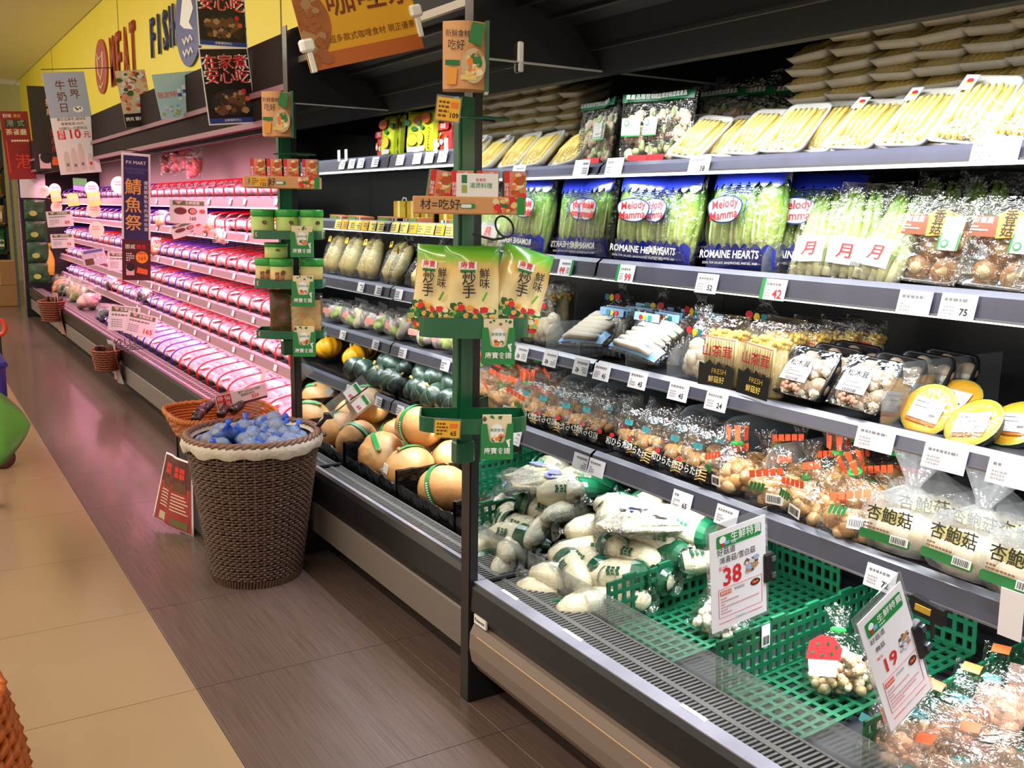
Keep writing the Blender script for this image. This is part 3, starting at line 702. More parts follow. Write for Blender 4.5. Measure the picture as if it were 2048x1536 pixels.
def make_enoki():
    t = thing('enoki_pack', 'x', 'mushrooms'); w, d, h = 0.105, 0.055, 0.152; b = MB(); q = random.Random(4)
    b.bevbox((-w/2+0.005, -d/2+0.005, 0.002), (w/2-0.005, d/2-0.005, 0.122), 0.010, 0)
    for k in range(12): b.tube([(-w/2+0.008+k*0.0081, -d/2+0.004, 0.04), (-w/2+0.008+k*0.0081, -d/2+0.003, 0.12)], 0.0028, 5, 0)
    for k in range(70):
        b.blob((q.uniform(-w/2+.008, w/2-.008), q.uniform(-d/2+.006, d/2-.006), 0.122+q.uniform(-.004, .012)), (.0062, .0062, .006), 6, 4, 0, 1, 1)
    b.build('enoki_bunch', [eno_m, enoh], t, True, kind='stuff')
    MB().pillow(w+0.012, h+0.02, d+0.012, 12, 14, 0.004, 20, 7.7, px=6, flat_bottom=True).build('plastic_bag', K['crisp'], t)
    y = -d/2-0.0085
    MB().prism([(-w/2, 0.004), (w/2, 0.004), (w/2, 0.052), (w*0.3, 0.060), (w*0.2, 0.050), (w*0.08, 0.064), (-w*0.05, 0.052), (-w*0.2, 0.066), (-w*0.33, 0.054), (-w/2, 0.058)], y-0.0004, y).build('black_print', C_('black_print', '151310', rough=0.25), t)
    gold = C_('gold_print', 'c9a13c', rough=0.35)
    txt(t, 'FRESH', 0.01, 0.040, 0.0165, gold, y-0.001); txt(t, '鮮菇好', 0.004, 0.020, 0.0165, C_('bright_gold', 'f2d36a', rough=0.35), y-0.001, True)
    txt(t, '山茶茸', 0, 0.085, 0.031, C_('crimson_ink', 'b9232e'), y-0.001, True)
    MB().tube([(-w/2, y-0.001, 0.121), (-w*0.1, y-0.001, 0.118), (w/2, y-0.001, 0.116)], 0.0013, 4).build('red_line', K['red_ink'], t)
    return t
def make_cap_tray():
    t = thing('mushroom_tray', 'x', 'mushrooms')
    open_tray(0.128, 0.122, 0.036, 0.016).build('black_tray', C_('black_tray', '121214', rough=0.3), t, True)
    for x, z, r in ((-0.036, 0.032, .022), (0.004, 0.030, .021), (0.040, 0.036, .024), (-0.03, 0.074, .023), (0.012, 0.078, .024), (0.042, 0.088, .02), (-0.012, 0.1, .018)):
        b = MB(); b.blob((x, -0.024, z), (r, 0.020, r*0.95), 12, 8, 0.05, 30, 0, None, 0, 0, 0.0, x*50)
        b.blob((x+0.003, -0.028, z-0.014), (r*0.6, 0.014, r*0.6), 8, 6, 0.05, 30, 1)
        b.build('mushroom_cap', [C_('beige_cap', 'b7a48e', rough=0.4, var=(25, '9a8066', 0.0)), C_('ivory_stem', 'ddd4c2', rough=0.45)], t, True)
    film_lid(0.124, 0.118, -0.040, 0.008, 6.0).build('film_wrap', K['clear'], t, True)
    pts = [(0.034*math.cos(a)-0.012, 0.058+0.034*math.sin(a)) for a in [math.pi*i/14 for i in range(15)]]+[(-0.046, 0.030), (0.022, 0.030)]
    s = MB().prism(pts, -0.0505, -0.0495).build('label', C_('blush_label', 'ece4e6'), t)
    txt(s, '松木茸', -0.012, 0.072, 0.017, K['black_ink'], -0.0512, True); smalltext(s, -0.036, 0.042, 0.012, 0.06, 4, K['grey_ink'], -0.0512); barcode(s, -0.03, 0.031, 0.004, 0.038, -0.0512)
    b = MB(); q = random.Random(9)
    for k in range(9): b.blob((q.uniform(-.03, .016), -0.047, q.uniform(.012, .026)), (.006, .004, .006), 7, 5)
    b.build('pink_print', C_('pinkish_print', 'c08a72'), t, True)
    return t
squash = C_('dark_green_rind', '15261d', rough=0.4, var=(25, '1e3427', 0.1), bump=(50, 0.2))
def make_half():
    t = thing('halved_pumpkin', 'x', 'pumpkin')
    b = MB(); prof = [(0.001, -0.062), (0.03, -0.058), (0.055, -0.042), (0.072, -0.018), (0.078, 0.0)]
    b.lathe(prof, 24, 0, None, lambda a, f: 1-0.05*(1-abs(math.cos(a*4))), False); b.build('rind', squash, t, True)
    b = MB(); b.lathe([(0.0775, 0.0), (0.074, 0.002), (0.048, 0.0), (0.030, -0.010), (0.001, -0.012)], 24, 0, None, None, False)
    for k in range(0, len(b.f)): b.m[k] = 0 if k < 24 else (1 if k < 72 else 2)
    b.build('cut_face', [C_('rind_edge', 'b7c96a'), C_('pumpkin_flesh', 'f2b22a', rough=0.45), C_('seed_hollow', 'd98a1e', rough=0.6, bump=(90, 0.8))], t, True)
    film_lid(0.15, 0.15, 0, 0.0, 8.0)
    M = Matrix.Translation((0, 0, 0.004)) @ Matrix.Rotation(math.radians(-90), 4, 'X')
    s = MB().box((-0.048, -0.034, 0.004), (0.042, 0.030, 0.005)).build('label', K['white_ink'], t)
    g = MB().box((-0.040, 0.014, 0.0051), (-0.005, 0.018, 0.0054)).box((-0.040, 0.0, 0.0051), (0.01, 0.003, 0.0054)).box((0.012, -0.02, 0.0051), (0.03, -0.012, 0.0054)).build('fine_print', K['grey_ink'], s)
    MB().box((-0.048, -0.044, 0.0036), (0.040, -0.036, 0.0044)).build('orange_band', C_('burnt_print', 'c8742a'), t)
    MB().lathe([(0.079, -0.012), (0.0795, 0.001), (0.06, 0.0062), (0.001, 0.0064)], 24, 0, None, None, False).build('film_wrap', K['clear'], t, True)
    return t
def make_black_bag():
    t = thing('black_label_mushroom_bag', 'x', 'mushrooms')
    clump(MB(), 0.125, 0.07, 0.09, 40, 0.015, (0, 1), 0, 21, 0.8).build('mushroom_clump', [gm_m, bm_m], t, True, kind='stuff')
    MB().pillow(0.145, 0.145, 0.08, 14, 14, 0.011, 20, 6.1, flat_bottom=True).build('plastic_bag', K['crisp'], t)
    print_sheet(0.145, 0.003, 0.042, 0.08, 0.145, -0.004, n=12).build('black_print', C_('black_print', '151310', rough=0.25), t)
    txt(t, '和ひらたけ', -0.004, 0.030, 0.023, K['white_ink'], -0.0475, True)
    g = MB()
    for q in range(4): g.tube([(0.03, -0.0455, 0.012+q*0.007), (0.045, -0.044, 0.018+q*0.007), (0.062, -0.040, 0.016+q*0.008)], 0.0016, 4)
    g.build('gold_stripes', C_('gold_print', 'c9a13c', rough=0.35), t)
    disc(t, -0.052, 0.046, 0.010, 0.007, K['red_ink'], -0.037); rect(t, 0.0, 0.085, 0.034, 0.1, C_('teal_print', '2f7f83'), -0.044, r=0.004)
    return t
def make_brown_bag(seed=0, top=True):
    t = thing('brown_mushroom_bag', 'x', 'mushrooms')
    clump(MB(), 0.135, 0.105, 0.095, 44, 0.0185, (0, 0, 1), 0, 31+seed, 0.8, 0.18).build('mushroom_clump', [bm_m, bm2], t, True, kind='stuff')
    MB().sack(0.076, 0.060, 0.165 if top else 0.13, 0.70, seed+0.7, 20, 0.09, flare=0.42).build('plastic_bag', K['crisp'], t)
    pr = MB(); q = random.Random(seed)
    for k in range(5):
        a0 = -0.3+k*0.11; z = 0.072+0.004*k
        pr.prism([(-0.042+k*0.016, z), (-0.029+k*0.016, z+0.003), (-0.031+k*0.016, z+0.019), (-0.044+k*0.016, z+0.016)], -0.062, -0.0612)
    pr.build('orange_print', C_('orange_red_print', 'e8592c'), t)
    gp = MB()
    for k in range(4): gp.prism([(-0.042+k*0.009, 0.046), (-0.036+k*0.009, 0.045), (-0.030+k*0.009, 0.063), (-0.037+k*0.009, 0.066)], -0.065, -0.0642)
    gp.build('green_print', C_('leaf_print', '1f7434'), t)
    s = MB().box((0.0, -0.0655, 0.022), (0.040, -0.0648, 0.045)).build('sticker', K['white_ink'], t); barcode(s, 0.004, 0.026, 0.036, 0.041, -0.0662)
    if top:
        tp = MB(); tp.tube([(0.014*math.cos(a), 0.011*math.sin(a), 0.117) for a in [2*math.pi*i/12 for i in range(12)]], 0.004, 5, 0, True)
        tp.build('green_tie', C_('bright_green_tape', '2fae4e'), t)
        fl = MB()
        for k in range(6):
            a = k*1.05; fl.prism([(-0.004, 0.125), (0.005, 0.125), (0.008, 0.157), (-0.006, 0.155)], -0.022-0.004*(k % 2), -0.0215, 0, Matrix.Rotation(a, 4, 'Z'))
        fl.build('neck_print', C_('orange_red_print', 'e8592c'), t)
    return t
def make_oyster_bag():
    t = thing('oyster_mushroom_bag', 'x', 'mushrooms')
    b = MB(); clump(b, 0.17, 0.10, 0.095, 12, 0.042, (0, 1), 0.002, 41, 0.9, 0.08); b.build('mushroom_clump', [C_('tan_white_mushroom', 'd9c6a4', rough=0.45), C_('cream_mushroom', 'efe4cc')], t, True, kind='stuff')
    MB().sack(0.094, 0.062, 0.20, 0.66, 2.9, 20, 0.08, flare=0.5).build('plastic_bag', film('milk_bag', haze=0.16, gloss=0.06, edge=0.45), t)
    txt(t, '杏鮑菇', 0.0, 0.070, 0.033, C_('olive_black', '2e2a12'), -0.0655, True); disc(t, -0.004, 0.072, 0.038, 0.014, C_('lemon_print', 'cfc88a'), -0.0640)
    rect(t, -0.06, 0.018, 0.05, 0.036, C_('leaf_print', '1f7434'), -0.062, r=0.006); s = rect(t, 0.008, 0.022, 0.046, 0.038, K['white_ink'], -0.0632); barcode(t, 0.011, 0.024, 0.043, 0.036, -0.0642)
    smalltext(t, -0.05, 0.038, 0.06, 0.052, 2, C_('rust_print', '8a5a32'), -0.0645)
    return t
wrapveg = C_('ivory_vegetable', 'f5efd6', rough=0.42, var=(16, 'e6d9a8', 0.1, (1, 1, 0.35)), bump=(60, 0.35, (1, 1, 0.12)))
def make_wrapped(seed):
    t = thing('wrapped_vegetable', 'x', 'vegetable'); b = MB(); L = 0.185
    prof = [(0.004, 0), (0.020, 0.004), (0.036, 0.03), (0.042, 0.075), (0.040, 0.115), (0.031, 0.155), (0.016, 0.180), (0.004, 0.186)]
    b.lathe(prof, 30, 0, None, lambda a, f: 1+0.07*noise.noise(Vector((math.cos(a)*2+seed, math.sin(a)*2, f*3)))+0.035*math.cos(a*7+3*noise.noise(Vector((f*4, seed, 0))))*math.sin(math.pi*f), True)
    b.build('vegetable', wrapveg, t, True)
    b = MB(); pf = [(0.006, -0.022), (0.030, -0.014), (0.022, -0.002)]+[(r+0.0025, z) for r, z in prof[2:]]+[(0.008, 0.198), (0.024, 0.212)]
    b.lathe(pf, 18, 0, None, lambda a, f: 1+0.09*noise.noise(Vector((math.cos(a)*3+seed, math.sin(a)*3, f*7+seed))), False).build('plastic_bag', K['crisp'], t)
    b = MB(); b.lathe([(0.0430, 0.100), (0.0452, 0.104), (0.0425, 0.135), (0.0345, 0.160), (0.020, 0.186), (0.012, 0.200)], 18, 0, None, lambda a, f: 1+0.05*noise.noise(Vector((math.cos(a)*3+seed, math.sin(a)*3, f*5+seed))), False) if seed % 2 == 0 else b.lathe([(0.0425, 0.025), (0.036, 0.006), (0.025, -0.004), (0.030, -0.014)], 18, 0, None, lambda a, f: 1.03+0.05*noise.noise(Vector((math.cos(a)*3, math.sin(a)*3+seed, f*5))), False)
    b.build('green_print', C_('bottle_green_print', '0f4a2e', rough=0.25, coat=0.5), t)
    g = MB()
    for zz, s in ((0.05, 1), (0.062, 0.8), (0.073, 1.1)):
        for k in range(3):
            a = 3.6+k*0.16; r = 0.0452; g.box((-0.0035*s, -0.0003, 0), (0.0035*s, 0.0003, 0.008), 0, Matrix.Translation((r*math.cos(a), r*math.sin(a), zz+0.002*(k % 2))) @ Matrix.Rotation(a+math.pi/2, 4, 'Z'))
    g.build('brand_print', C_('bottle_green_print', '0f4a2e', rough=0.25), t)
    return t
pk_o = ramp_mat('orange_pumpkin_skin', [(0, 'b98a58'), (0.45, 'dfa468'), (0.8, 'd29a60'), (1, '8f8f6a')], 2, -0.09, 0.09, 0.42, 0.25, 9, bump=(35, 0.25))
def make_big_pumpkin():
    t = thing('orange_pumpkin', 'x', 'pumpkin'); r = 0.092
    MB().blob((0, 0, 0), (r, r, r*0.82), 32, 16, 0.05, 3, 0, None, 11, 0.035).build('skin', pk_o, t, True)
    MB().tube([(0, 0, r*0.74), (0.002, 0, r*0.86), (0.006, 0.002, r*0.93)], [0.010, 0.007, 0.008], 8).build('stem', C_('dry_stem', '9a7a4a', rough=0.8), t, True)
    n = 40; vs, fs = [], []
    for k in range(n+1):
        a = math.radians(-150+240*k/n)
        for s in (-1, 1):
            rr = r*1.022; vs.append((s*0.009, rr*math.cos(a)*1.0, rr*0.85*math.sin(a)))
    for k in range(n): fs.append((2*k, 2*k+1, 2*k+3, 2*k+2))
    M = Matrix.Rotation(math.radians(25), 4, 'Z')
    MB().add(vs, fs, 0, M).build('green_band', C_('green_band', '1f8f4a', rough=0.35), t, True)
    b = MB()
    for k in range(16):
        a = math.radians(-150+60+k*5.5); rr = r*1.026
        b.box((-0.004, -0.002, -0.0003), (0.004, 0.002, 0.0003), 0, M @ Matrix.Translation((0, rr*math.cos(a), rr*0.85*math.sin(a))) @ Matrix.Rotation(a-math.pi/2, 4, 'X'))
    b.build('band_print', K['white_ink'], t)
    MB().box((-0.022, -0.0006, -0.016), (0.024, 0.0006, 0.016), 0, M @ Matrix.Translation((0.0, -r*0.80, r*0.50)) @ Matrix.Rotation(math.radians(-38), 4, 'X')).build('white_sticker', K['white_ink'], t)
    return t
def make_small_pumpkin(name, m, ribs, amp, ar=0.74):
    t = thing(name, 'x', 'pumpkin'); r = 0.066
    MB().blob((0, 0, 0), (r, r, r*ar), ribs*4, 14, 0.03, 3, 0, None, ribs, amp).build('skin', m, t, True)
    MB().tube([(0, 0, r*ar*0.84), (0.003, 0, r*ar*1.1), (0.008, 0.002, r*ar*1.25)], [0.008, 0.006, 0.007], 7).build('stem', C_('straw_stem', 'c9a95a', rough=0.8), t, True)
    if 'green' in name:
        b = MB()
        for k in range(ribs):
            a = 2*math.pi*(k+0.5)/ribs; q = []
            for i in range(7):
                th = 0.25+i*0.36; rr = 1-amp*0.9*math.sin(th)+0.004
                q.append((r*rr*math.sin(th)*math.cos(a), r*rr*math.sin(th)*math.sin(a), r*ar*rr*math.cos(th)))
            b.tube(q, 0.0006, 4)
        b.build('pale_stripes', C_('pale_rind_line', '47604a', rough=0.5), t)
    return t
# ------------------------------------------------------------------ near case, top shelf
Z1, Z2, Z3, Z4 = [zt-0.010 for zt, zb in LZ]
G = 'baby corn trays leaning on the top shelf'
kA, kB = Kind(make_corn_tray(False)), Kind(make_corn_tray(True))
row = [(1372, 1.628, -47), (1486, 1.632, -46), (1566, 1.630, -44), (1700, 1.634, -47), (1806, 1.632, -42), (1918, 1.624, -36), (2040, 1.626, -38)]
for k, (px, x, lean) in enumerate(row):
    kd = kB if k in (4, 5, 3) else kA
    kd.put('%s leaning baby corn tray from the mirror, front row of the top shelf' % ORD[k], (x, yat(px-6, x, Z1+0.02), Z1+0.004), -90+rnd(-6, 2), lean, rnd(2, 8), 1.0, G)
for k, (px, x, lean) in enumerate([(1440, 1.668, -48), (1533, 1.672, -46), (1622, 1.670, -42), (1660, 1.676, -46), (1762, 1.672, -44), (1866, 1.668, -40), (1975, 1.668, -40)]):
    kA.put('%s baby corn tray from the mirror, peeking out behind the front row' % ORD[k], (x, yat(px, x, Z1+0.03), Z1+0.004), -90+rnd(-4, 4), lean, rnd(2, 9), 1.0, G)
cols = [1617, 1698, 1786, 1878, 1974, 2070]
for c, px in enumerate(cols):
    for j in range(8):
        if c == 0 and j == 7: continue
        x = 1.80+rnd(-0.008, 0.008)
        kA.put('flat baby corn tray, %s from the bottom of the %s pile on the top shelf' % (ORD[j], ORD[c]), (x-0.02, yat(px+rnd(-5, 5), x, 1.55), Z1+0.030+j*0.0325), -90+rnd(-4, 4), -73+rnd(-5, 5), rnd(-4, 4), (1, 1, 1.0), 'baby corn trays piled at the back of the top shelf')
kM = Kind(make_mix_bag())
for k, (px, x, rz, rx, lb) in enumerate([(1333, 1.655, -90, -8, 'green-topped mixed mushroom bag standing in front, beside the mirror on the top shelf'), (1262, 1.652, -60, -6, 'green-topped mixed mushroom bag turned against the mirror on the top shelf'), (1428, 1.83, -90, -10, 'green-topped mushroom bag behind the corn trays, nearest the mirror'), (1478, 1.85, -88, -12, 'green-topped mushroom bag behind the corn trays, middle of three'), (1520, 1.87, -85, -14, 'green-topped mushroom bag behind the corn trays, farthest from the mirror')]):
    kM.put(lb, (x, min(MZ-0.09, yat(px, x, Z1+0.08)), Z1+0.003+(0.02 if k > 1 else 0)), rz, rx, 0, 1.0, 'green-topped vegetable bags')
t = thing('dark_bagged_greens', 'x', 'vegetables'); clump(MB(), 0.20, 0.09, 0.07, 16, 0.026, 0, 0.003, 51, 1.5).build('leaves', C_('dull_olive_veg', '5c5637', rough=0.6, var=(30, '3e3a26', 0.1)), t, True, kind='stuff')
MB().pillow(0.24, 0.10, 0.10, 12, 10, 0.008, 16, 4.4, flat_bottom=True).build('plastic_bag', K['crisp'], t)
kG = Kind(t)
for k, (px, z) in enumerate([(1500, 0.0), (1520, 0.075), (1488, 0.15)]):
    kG.put('dull clear bag of dark greens, %s from the bottom, behind the mushroom bags' % ORD[k], (1.945, yat(px, 1.94, Z1+0.1), Z1+0.003+z), -90+rnd(-8, 8))
# ------------------------------------------------------------------ second shelf
kR = Kind(make_romaine(True))
def rom(px, x, rz, lean, lb, sc=1.0): kR.put(lb, (x, min(yat(px, x, Z2+0.1), MZ-0.11), Z2+0.003), rz, lean, rnd(-3, 3), sc, 'bags of romaine lettuce on the second shelf')
rom(1232, 1.640, -78, -6, 'romaine bag pressed against the mirror in the front row')
rom(1338, 1.650, -96, -8, 'romaine bag second from the mirror in the front row')
rom(1488, 1.635, -90, -8, 'romaine bag with its whole red and white logo facing the aisle', 1.04)
rom(1612, 1.700, -80, -14, 'romaine bag partly behind the clear divider beside the bamboo shoots')
rom(1270, 1.76, -88, -6, 'romaine bag in the back row beside the mirror'); rom(1395, 1.76, -92, -6, 'romaine bag in the back row, second from the mirror'); rom(1520, 1.77, -90, -6, 'romaine bag in the back row, third from the mirror'); rom(1640, 1.80, -90, -4, 'romaine bag standing tall at the end of the back row')
kB_ = Kind(make_bamboo())
for px, x, rx, rz, lb in [(1622, 1.628, -22, -92, 'water bamboo bag leaning beside the clear divider'), (1690, 1.640, -16, -86, 'water bamboo bag in the middle of three'), (1748, 1.620, -24, -100, 'water bamboo bag leaning towards the brown mushroom packs'), (1742, 1.72, -12, -90, 'water bamboo bag with brown tips behind the front three'), (1850, 1.83, -8, -92, 'water bamboo bag with dark tips behind the brown mushroom packs'), (1945, 1.84, -8, -86, 'last water bamboo bag behind the brown mushroom packs')]:
    kB_.put(lb, (x, yat(px, x, Z2+0.06), Z2+0.002+(0.0 if x < 1.75 else 0.02)), rz, rx, rnd(-4, 6), 1.0, 'bags of water bamboo shoots')
kS = Kind(make_shiitake())
for px, x, lb in [(1846, 1.612, 'brown-labelled shiitake pack beside the bamboo shoots'), (1986, 1.608, 'brown-labelled shiitake pack near the edge of the photo'), (2110, 1.61, 'brown-labelled shiitake pack at the very edge of the photo')]:
    kS.put(lb, (x+0.03, yat(px, x, Z2+0.06), Z2+0.002), -92, -18, 2, 1.0, 'shiitake packs')
# ------------------------------------------------------------------ clear dividers
def divider(px, x0, x1, z, h, lb, m='acrylic', r=0.05, y=None):
    o = thing('shelf_divider', lb, 'divider'); L = x1-x0
    pts = [(0.0, 0.0), (L, 0.0), (L, h)]+[(r-r*math.sin(a), h-r+r*math.cos(a)) for a in [math.pi/2*i/6 for i in range(7)]]
    MB().prism(pts, -0.0012, 0.0012).build('plate', K[m], o)
    MB().box((0, -0.012, 0), (L, 0.012, 0.002)).build('foot', K[m], o)
    o.location = (x0, y if y is not None else yat(px, x0, z+0.03), z+0.0005)
divider(1524, 1.592, 1.88, Z2, 0.075, 'clear divider between the romaine bags and the bamboo shoots')
divider(1252, 1.590, 1.90, Z3, 0.080, 'clear rounded divider beside the blue-edged pack on the third shelf')
divider(1334, 1.590, 1.90, Z3, 0.085, 'clear rounded divider left of the pale mushroom bag on the third shelf')
divider(1530, 1.588, 1.90, Z3, 0.105, 'clear divider between the enoki packs and the mushroom trays')
divider(1762, 1.588, 1.98, Z3, 0.125, 'clear divider between the mushroom trays and the halved pumpkins', r=0.07)
divider(1258, 1.70, 2.02, Z4, 0.155, 'grey frosted divider standing behind the black-label bags, nearer the mirror', 'frost', 0.05, 1.86)
divider(1320, 1.70, 2.02, Z4, 0.155, 'grey frosted divider standing behind the black-label bags, farther from the mirror', 'frost', 0.05, 1.70)
divider(1530, 1.66, 2.00, Z4, 0.13, 'low grey frosted divider behind the first bags with orange print', 'frost', 0.04, 1.51)
divider(1737, 1.588, 1.92, Z4, 0.115, 'clear divider between the orange-print bags and the oyster mushrooms')
# ------------------------------------------------------------------ third shelf
t = make_blue_pack(); t['label'] = 'blue-edged mushroom pack lying flat over the shelf rail beside the mirror'; place(t, (1.598, 1.940, Z3+0.034), -92, -62, 5)
kK = Kind(make_stem_bag())
for px, x, rx, lb in [(1212, 1.69, -6, 'king oyster pack standing behind the blue-edged pack, beside the mirror'), (1290, 1.675, -10, 'king oyster pack with blue foot between two clear dividers'), (1335, 1.73, -6, 'king oyster pack behind the second clear divider'), (1250, 1.78, -4, 'king oyster pack in the second row beside the mirror'), (1345, 1.86, -4, 'king oyster pack at the back below the lettuce'), (1420, 1.86, -4, 'king oyster pack at the back behind the pale mushroom bag')]:
    kK.put(lb, (x, min(yat(px, x, Z3+0.06), MZ-0.07), Z3+0.003), -90+rnd(-6, 6), rx, 0, 1.0, 'king oyster packs on the third shelf')
kW = Kind(make_white_bag())
for px, x, lb, sc in [(1408, 1.640, 'pale mushroom bag beside the enoki packs', 1.0), (1180, 1.86, 'pale mushroom bag at the back beside the mirror', 1.1), (1520, 1.88, 'pale mushroom bag lying high behind the enoki packs', 1.15)]:
    kW.put(lb, (x, min(yat(px, x, Z3+0.06), MZ-0.08), Z3+0.003), -90+rnd(-20, 20), rnd(-6, 2), 0, sc, 'bags of pale mushrooms')
kE = Kind(make_enoki())
for px, x, rz, lb in [(1452, 1.618, -86, 'enoki pack with black foot in front, beside the pale mushroom bag'), (1530, 1.604, -96, 'enoki pack with black foot in front, beside the clear divider'), (1560, 1.70, -90, 'enoki pack in the second row behind the front two'), (1610, 1.76, -94, 'enoki pack in the second row, third from the pale bag'), (1672, 1.84, -86, 'enoki pack in the back row, second from the end'), (1718, 1.88, -92, 'enoki pack at the end of the back row')]:
    kE.put(lb, (x, yat(px, x, Z3+0.06), Z3+0.003), rz, -3, rnd(-2, 2), 1.0, 'enoki packs')
kT = Kind(make_cap_tray())
for px, x, rx, lb in [(1604, 1.612, -36, 'black tray of beige mushrooms in front, beside the enoki packs'), (1722, 1.612, -34, 'black tray of beige mushrooms in front, beside the halved pumpkins'), (1648, 1.692, -36, 'second black tray behind the one beside the enoki'), (1772, 1.692, -34, 'second black tray behind the one beside the pumpkins'), (1690, 1.765, -34, 'third black tray behind the one beside the enoki'), (1830, 1.765, -32, 'third black tray behind the one beside the pumpkins'), (1880, 1.835, -30, 'last black tray at the back beside the pumpkin divider')]:
    kT.put(lb, (x, yat(px, x, Z3+0.05), Z3+0.005), -91+rnd(-3, 3), rx, 2, 1.0, 'black trays of beige mushrooms')
kH = Kind(make_half())
for px, py, x, z, tilt, lb in [(1856, 828, 1.665, Z3+0.030, (58, 6), 'halved pumpkin in front, nearest the clear divider'), (1946, 838, 1.640, Z3+0.028, (46, -12), 'halved pumpkin in front with a bright white label'), (1906, 810, 1.760, Z3+0.040, (40, 4), 'halved pumpkin behind the front two'), (2030, 835, 1.70, Z3+0.030, (40, -6), 'halved pumpkin at the edge of the photo')]:
    kH.put(lb, (x, yat(px, x, z), z+0.008), -90, tilt[0], tilt[1], 0.72, 'halved pumpkins')
# ------------------------------------------------------------------ fourth shelf
kL = Kind(make_black_bag())
for k, (px, x) in enumerate([(1226, 1.640), (1296, 1.632), (1356, 1.628), (1402, 1.622)]):
    kL.put('%s black-label mushroom bag from the mirror in the front row' % ORD[k], (x, min(yat(px, x, Z4+0.05), MZ-0.08), Z4+0.003), -92+rnd(-7, 7), -12, rnd(-5, 5), 1.0, 'black-label mushroom bags')
for k, (px, x) in enumerate([(1225, 1.74), (1300, 1.735), (1372, 1.73), (1450, 1.73)]):
    kL.put('%s black-label mushroom bag from the mirror in the second row' % ORD[k], (x, min(yat(px, x, Z4+0.05), MZ-0.08), Z4+0.003), -90+rnd(-12, 12), -6, rnd(-5, 5), 1.0, 'black-label mushroom bags')
kO1, kO2 = Kind(make_brown_bag(1, True)), Kind(make_brown_bag(4, False))
spots = [(1475, 1.650, 0, 1, 0), (1555, 1.648, 0, 0, 0), (1628, 1.640, 0, 0, 0), (1706, 1.612, -0.012, 0, -26), (1530, 1.735, 0.01, 0, 0), (1616, 1.74, 0.01, 0, 0), (1675, 1.725, 0.02, 1, 0), (1745, 1.72, 0.02, 1, 28), (1590, 1.82, 0.04, 0, 0), (1700, 1.82, 0.03, 1, 0), (1790, 1.80, 0.03, 1, 0), (1760, 1.90, 0.02, 0, 0), (1850, 1.88, 0.02, 0, 0)]
for k, (px, x, dz, tp, rx) in enumerate(spots):
    rowname = 'front' if x < 1.7 else ('second' if x < 1.77 else 'back')
    idx = sum(1 for q in spots[:k] if ('front' if q[1] < 1.7 else ('second' if q[1] < 1.77 else 'back')) == rowname)
    (kO1 if tp else kO2).put('%s orange-print brown mushroom bag from the black-label bags, %s row' % (ORD[idx], rowname), (x, yat(px, x, Z4+0.05), Z4+0.003+dz), -90+rnd(-25, 25), rx, rnd(-8, 8), 1.0, 'orange-print bags of brown mushrooms')
kY = Kind(make_oyster_bag())
for px, x, rz, rx, dz, lb in [(1806, 1.632, -86, -10, 0, 'oyster mushroom bag behind the clear divider'), (1936, 1.622, -94, -14, 0, 'oyster mushroom bag with big black characters in front'), (2062, 1.615, -92, -12, 0, 'oyster mushroom bag at the edge of the photo'), (1860, 1.735, -70, -4, 0.015, 'oyster mushroom bag in the second row with white knotted top'), (1985, 1.735, -95, -4, 0.015, 'oyster mushroom bag in the second row near the edge'), (2080, 1.74, -90, -4, 0.015, 'oyster mushroom bag in the second row at the edge')]:
    kY.put(lb, (x, yat(px, x, Z4+0.05), Z4+0.003+dz), rz, rx, 0, 1.0, 'oyster mushroom bags')
# ------------------------------------------------------------------ well of the near case: wrapped vegetables
DK = 0.288
kV = [Kind(make_wrapped(s)) for s in (0, 1, 2, 3)]
def pile(px, py, lift):                     # point on the sloping heap seen at that pixel
    best = None
    for i in range(120):
        x = 1.38+i*0.005; p = at(px, py, x=x)
        zz = DK+0.045+lift+max(0, (x-1.42))*0.36
        if p.z < zz:
            best = p; break
    return best if best is not None else at(px, py, x=1.7)
veg = [(1112, 1196, 150, 0), (1196, 1205, 165, 0), (1075, 1118, 110, 0.0), (1140, 1165, 130, 0.01), (1256, 1185, 95, 0.0), (1225, 1142, 120, 0.05), (1090, 1062, 140, 0.03), (1178, 1098, 150, 0.05), (1262, 1108, 100, 0.05), (1148, 1040, 170, 0.05), (1230, 1032, 35, 0.10), (1310, 1085, 125, 0.05), (1380, 1098, 140, 0.04), (1195, 1060, 60, 0.07), (1300, 1045, 70, 0.08), (1370, 1055, 100, 0.08), (1160, 990, 60, 0.10), (1130, 1100, 80, 0.04), (1345, 1130, 115, 0.01), (1290, 1145, 100, 0.01), (1160, 1240, 150, 0), (1050, 1150, 140, 0.0), (1120, 1130, 70, 0.035), (1210, 1010, 120, 0.09), (1280, 1000, 60, 0.10), (1400, 1125, 80, 0.03)]
for k, (px, py, ang, lift) in enumerate(veg):
    p = pile(px, py, lift)
    y = min(p.y, MZ-0.055); o = kV[k % 4]
    a = math.radians(ang); dx, dy = math.cos(a)*0.092, math.sin(a)*0.092
    yy = min(MZ-0.055-abs(dy), y)
    if yy-abs(dy) < 1.72 and p.x < 1.9 and py > 1120: yy = max(yy, 1.76+abs(dy)*0.4)
    lev = 'bottom' if lift < 0.015 else ('middle' if lift < 0.06 else 'top')
    idx = sum(1 for q in veg[:k] if ('bottom' if q[3] < 0.015 else ('middle' if q[3] < 0.06 else 'top')) == lev)
    o.put('%s wrapped ivory vegetable from the front corner, %s layer of the heap' % (ORD[idx], lev), (p.x-dx, yy-dy, p.z), ang-90, -90+rnd(-14, 6), 0, 1.10, 'wrapped ivory vegetables heaped in the well')
for o in [c for c in COL.objects if c.name.startswith('wrapped_vegetable')]:
    pass
t = thing('bundled_vegetable_bag', 'x', 'vegetables'); b = MB()
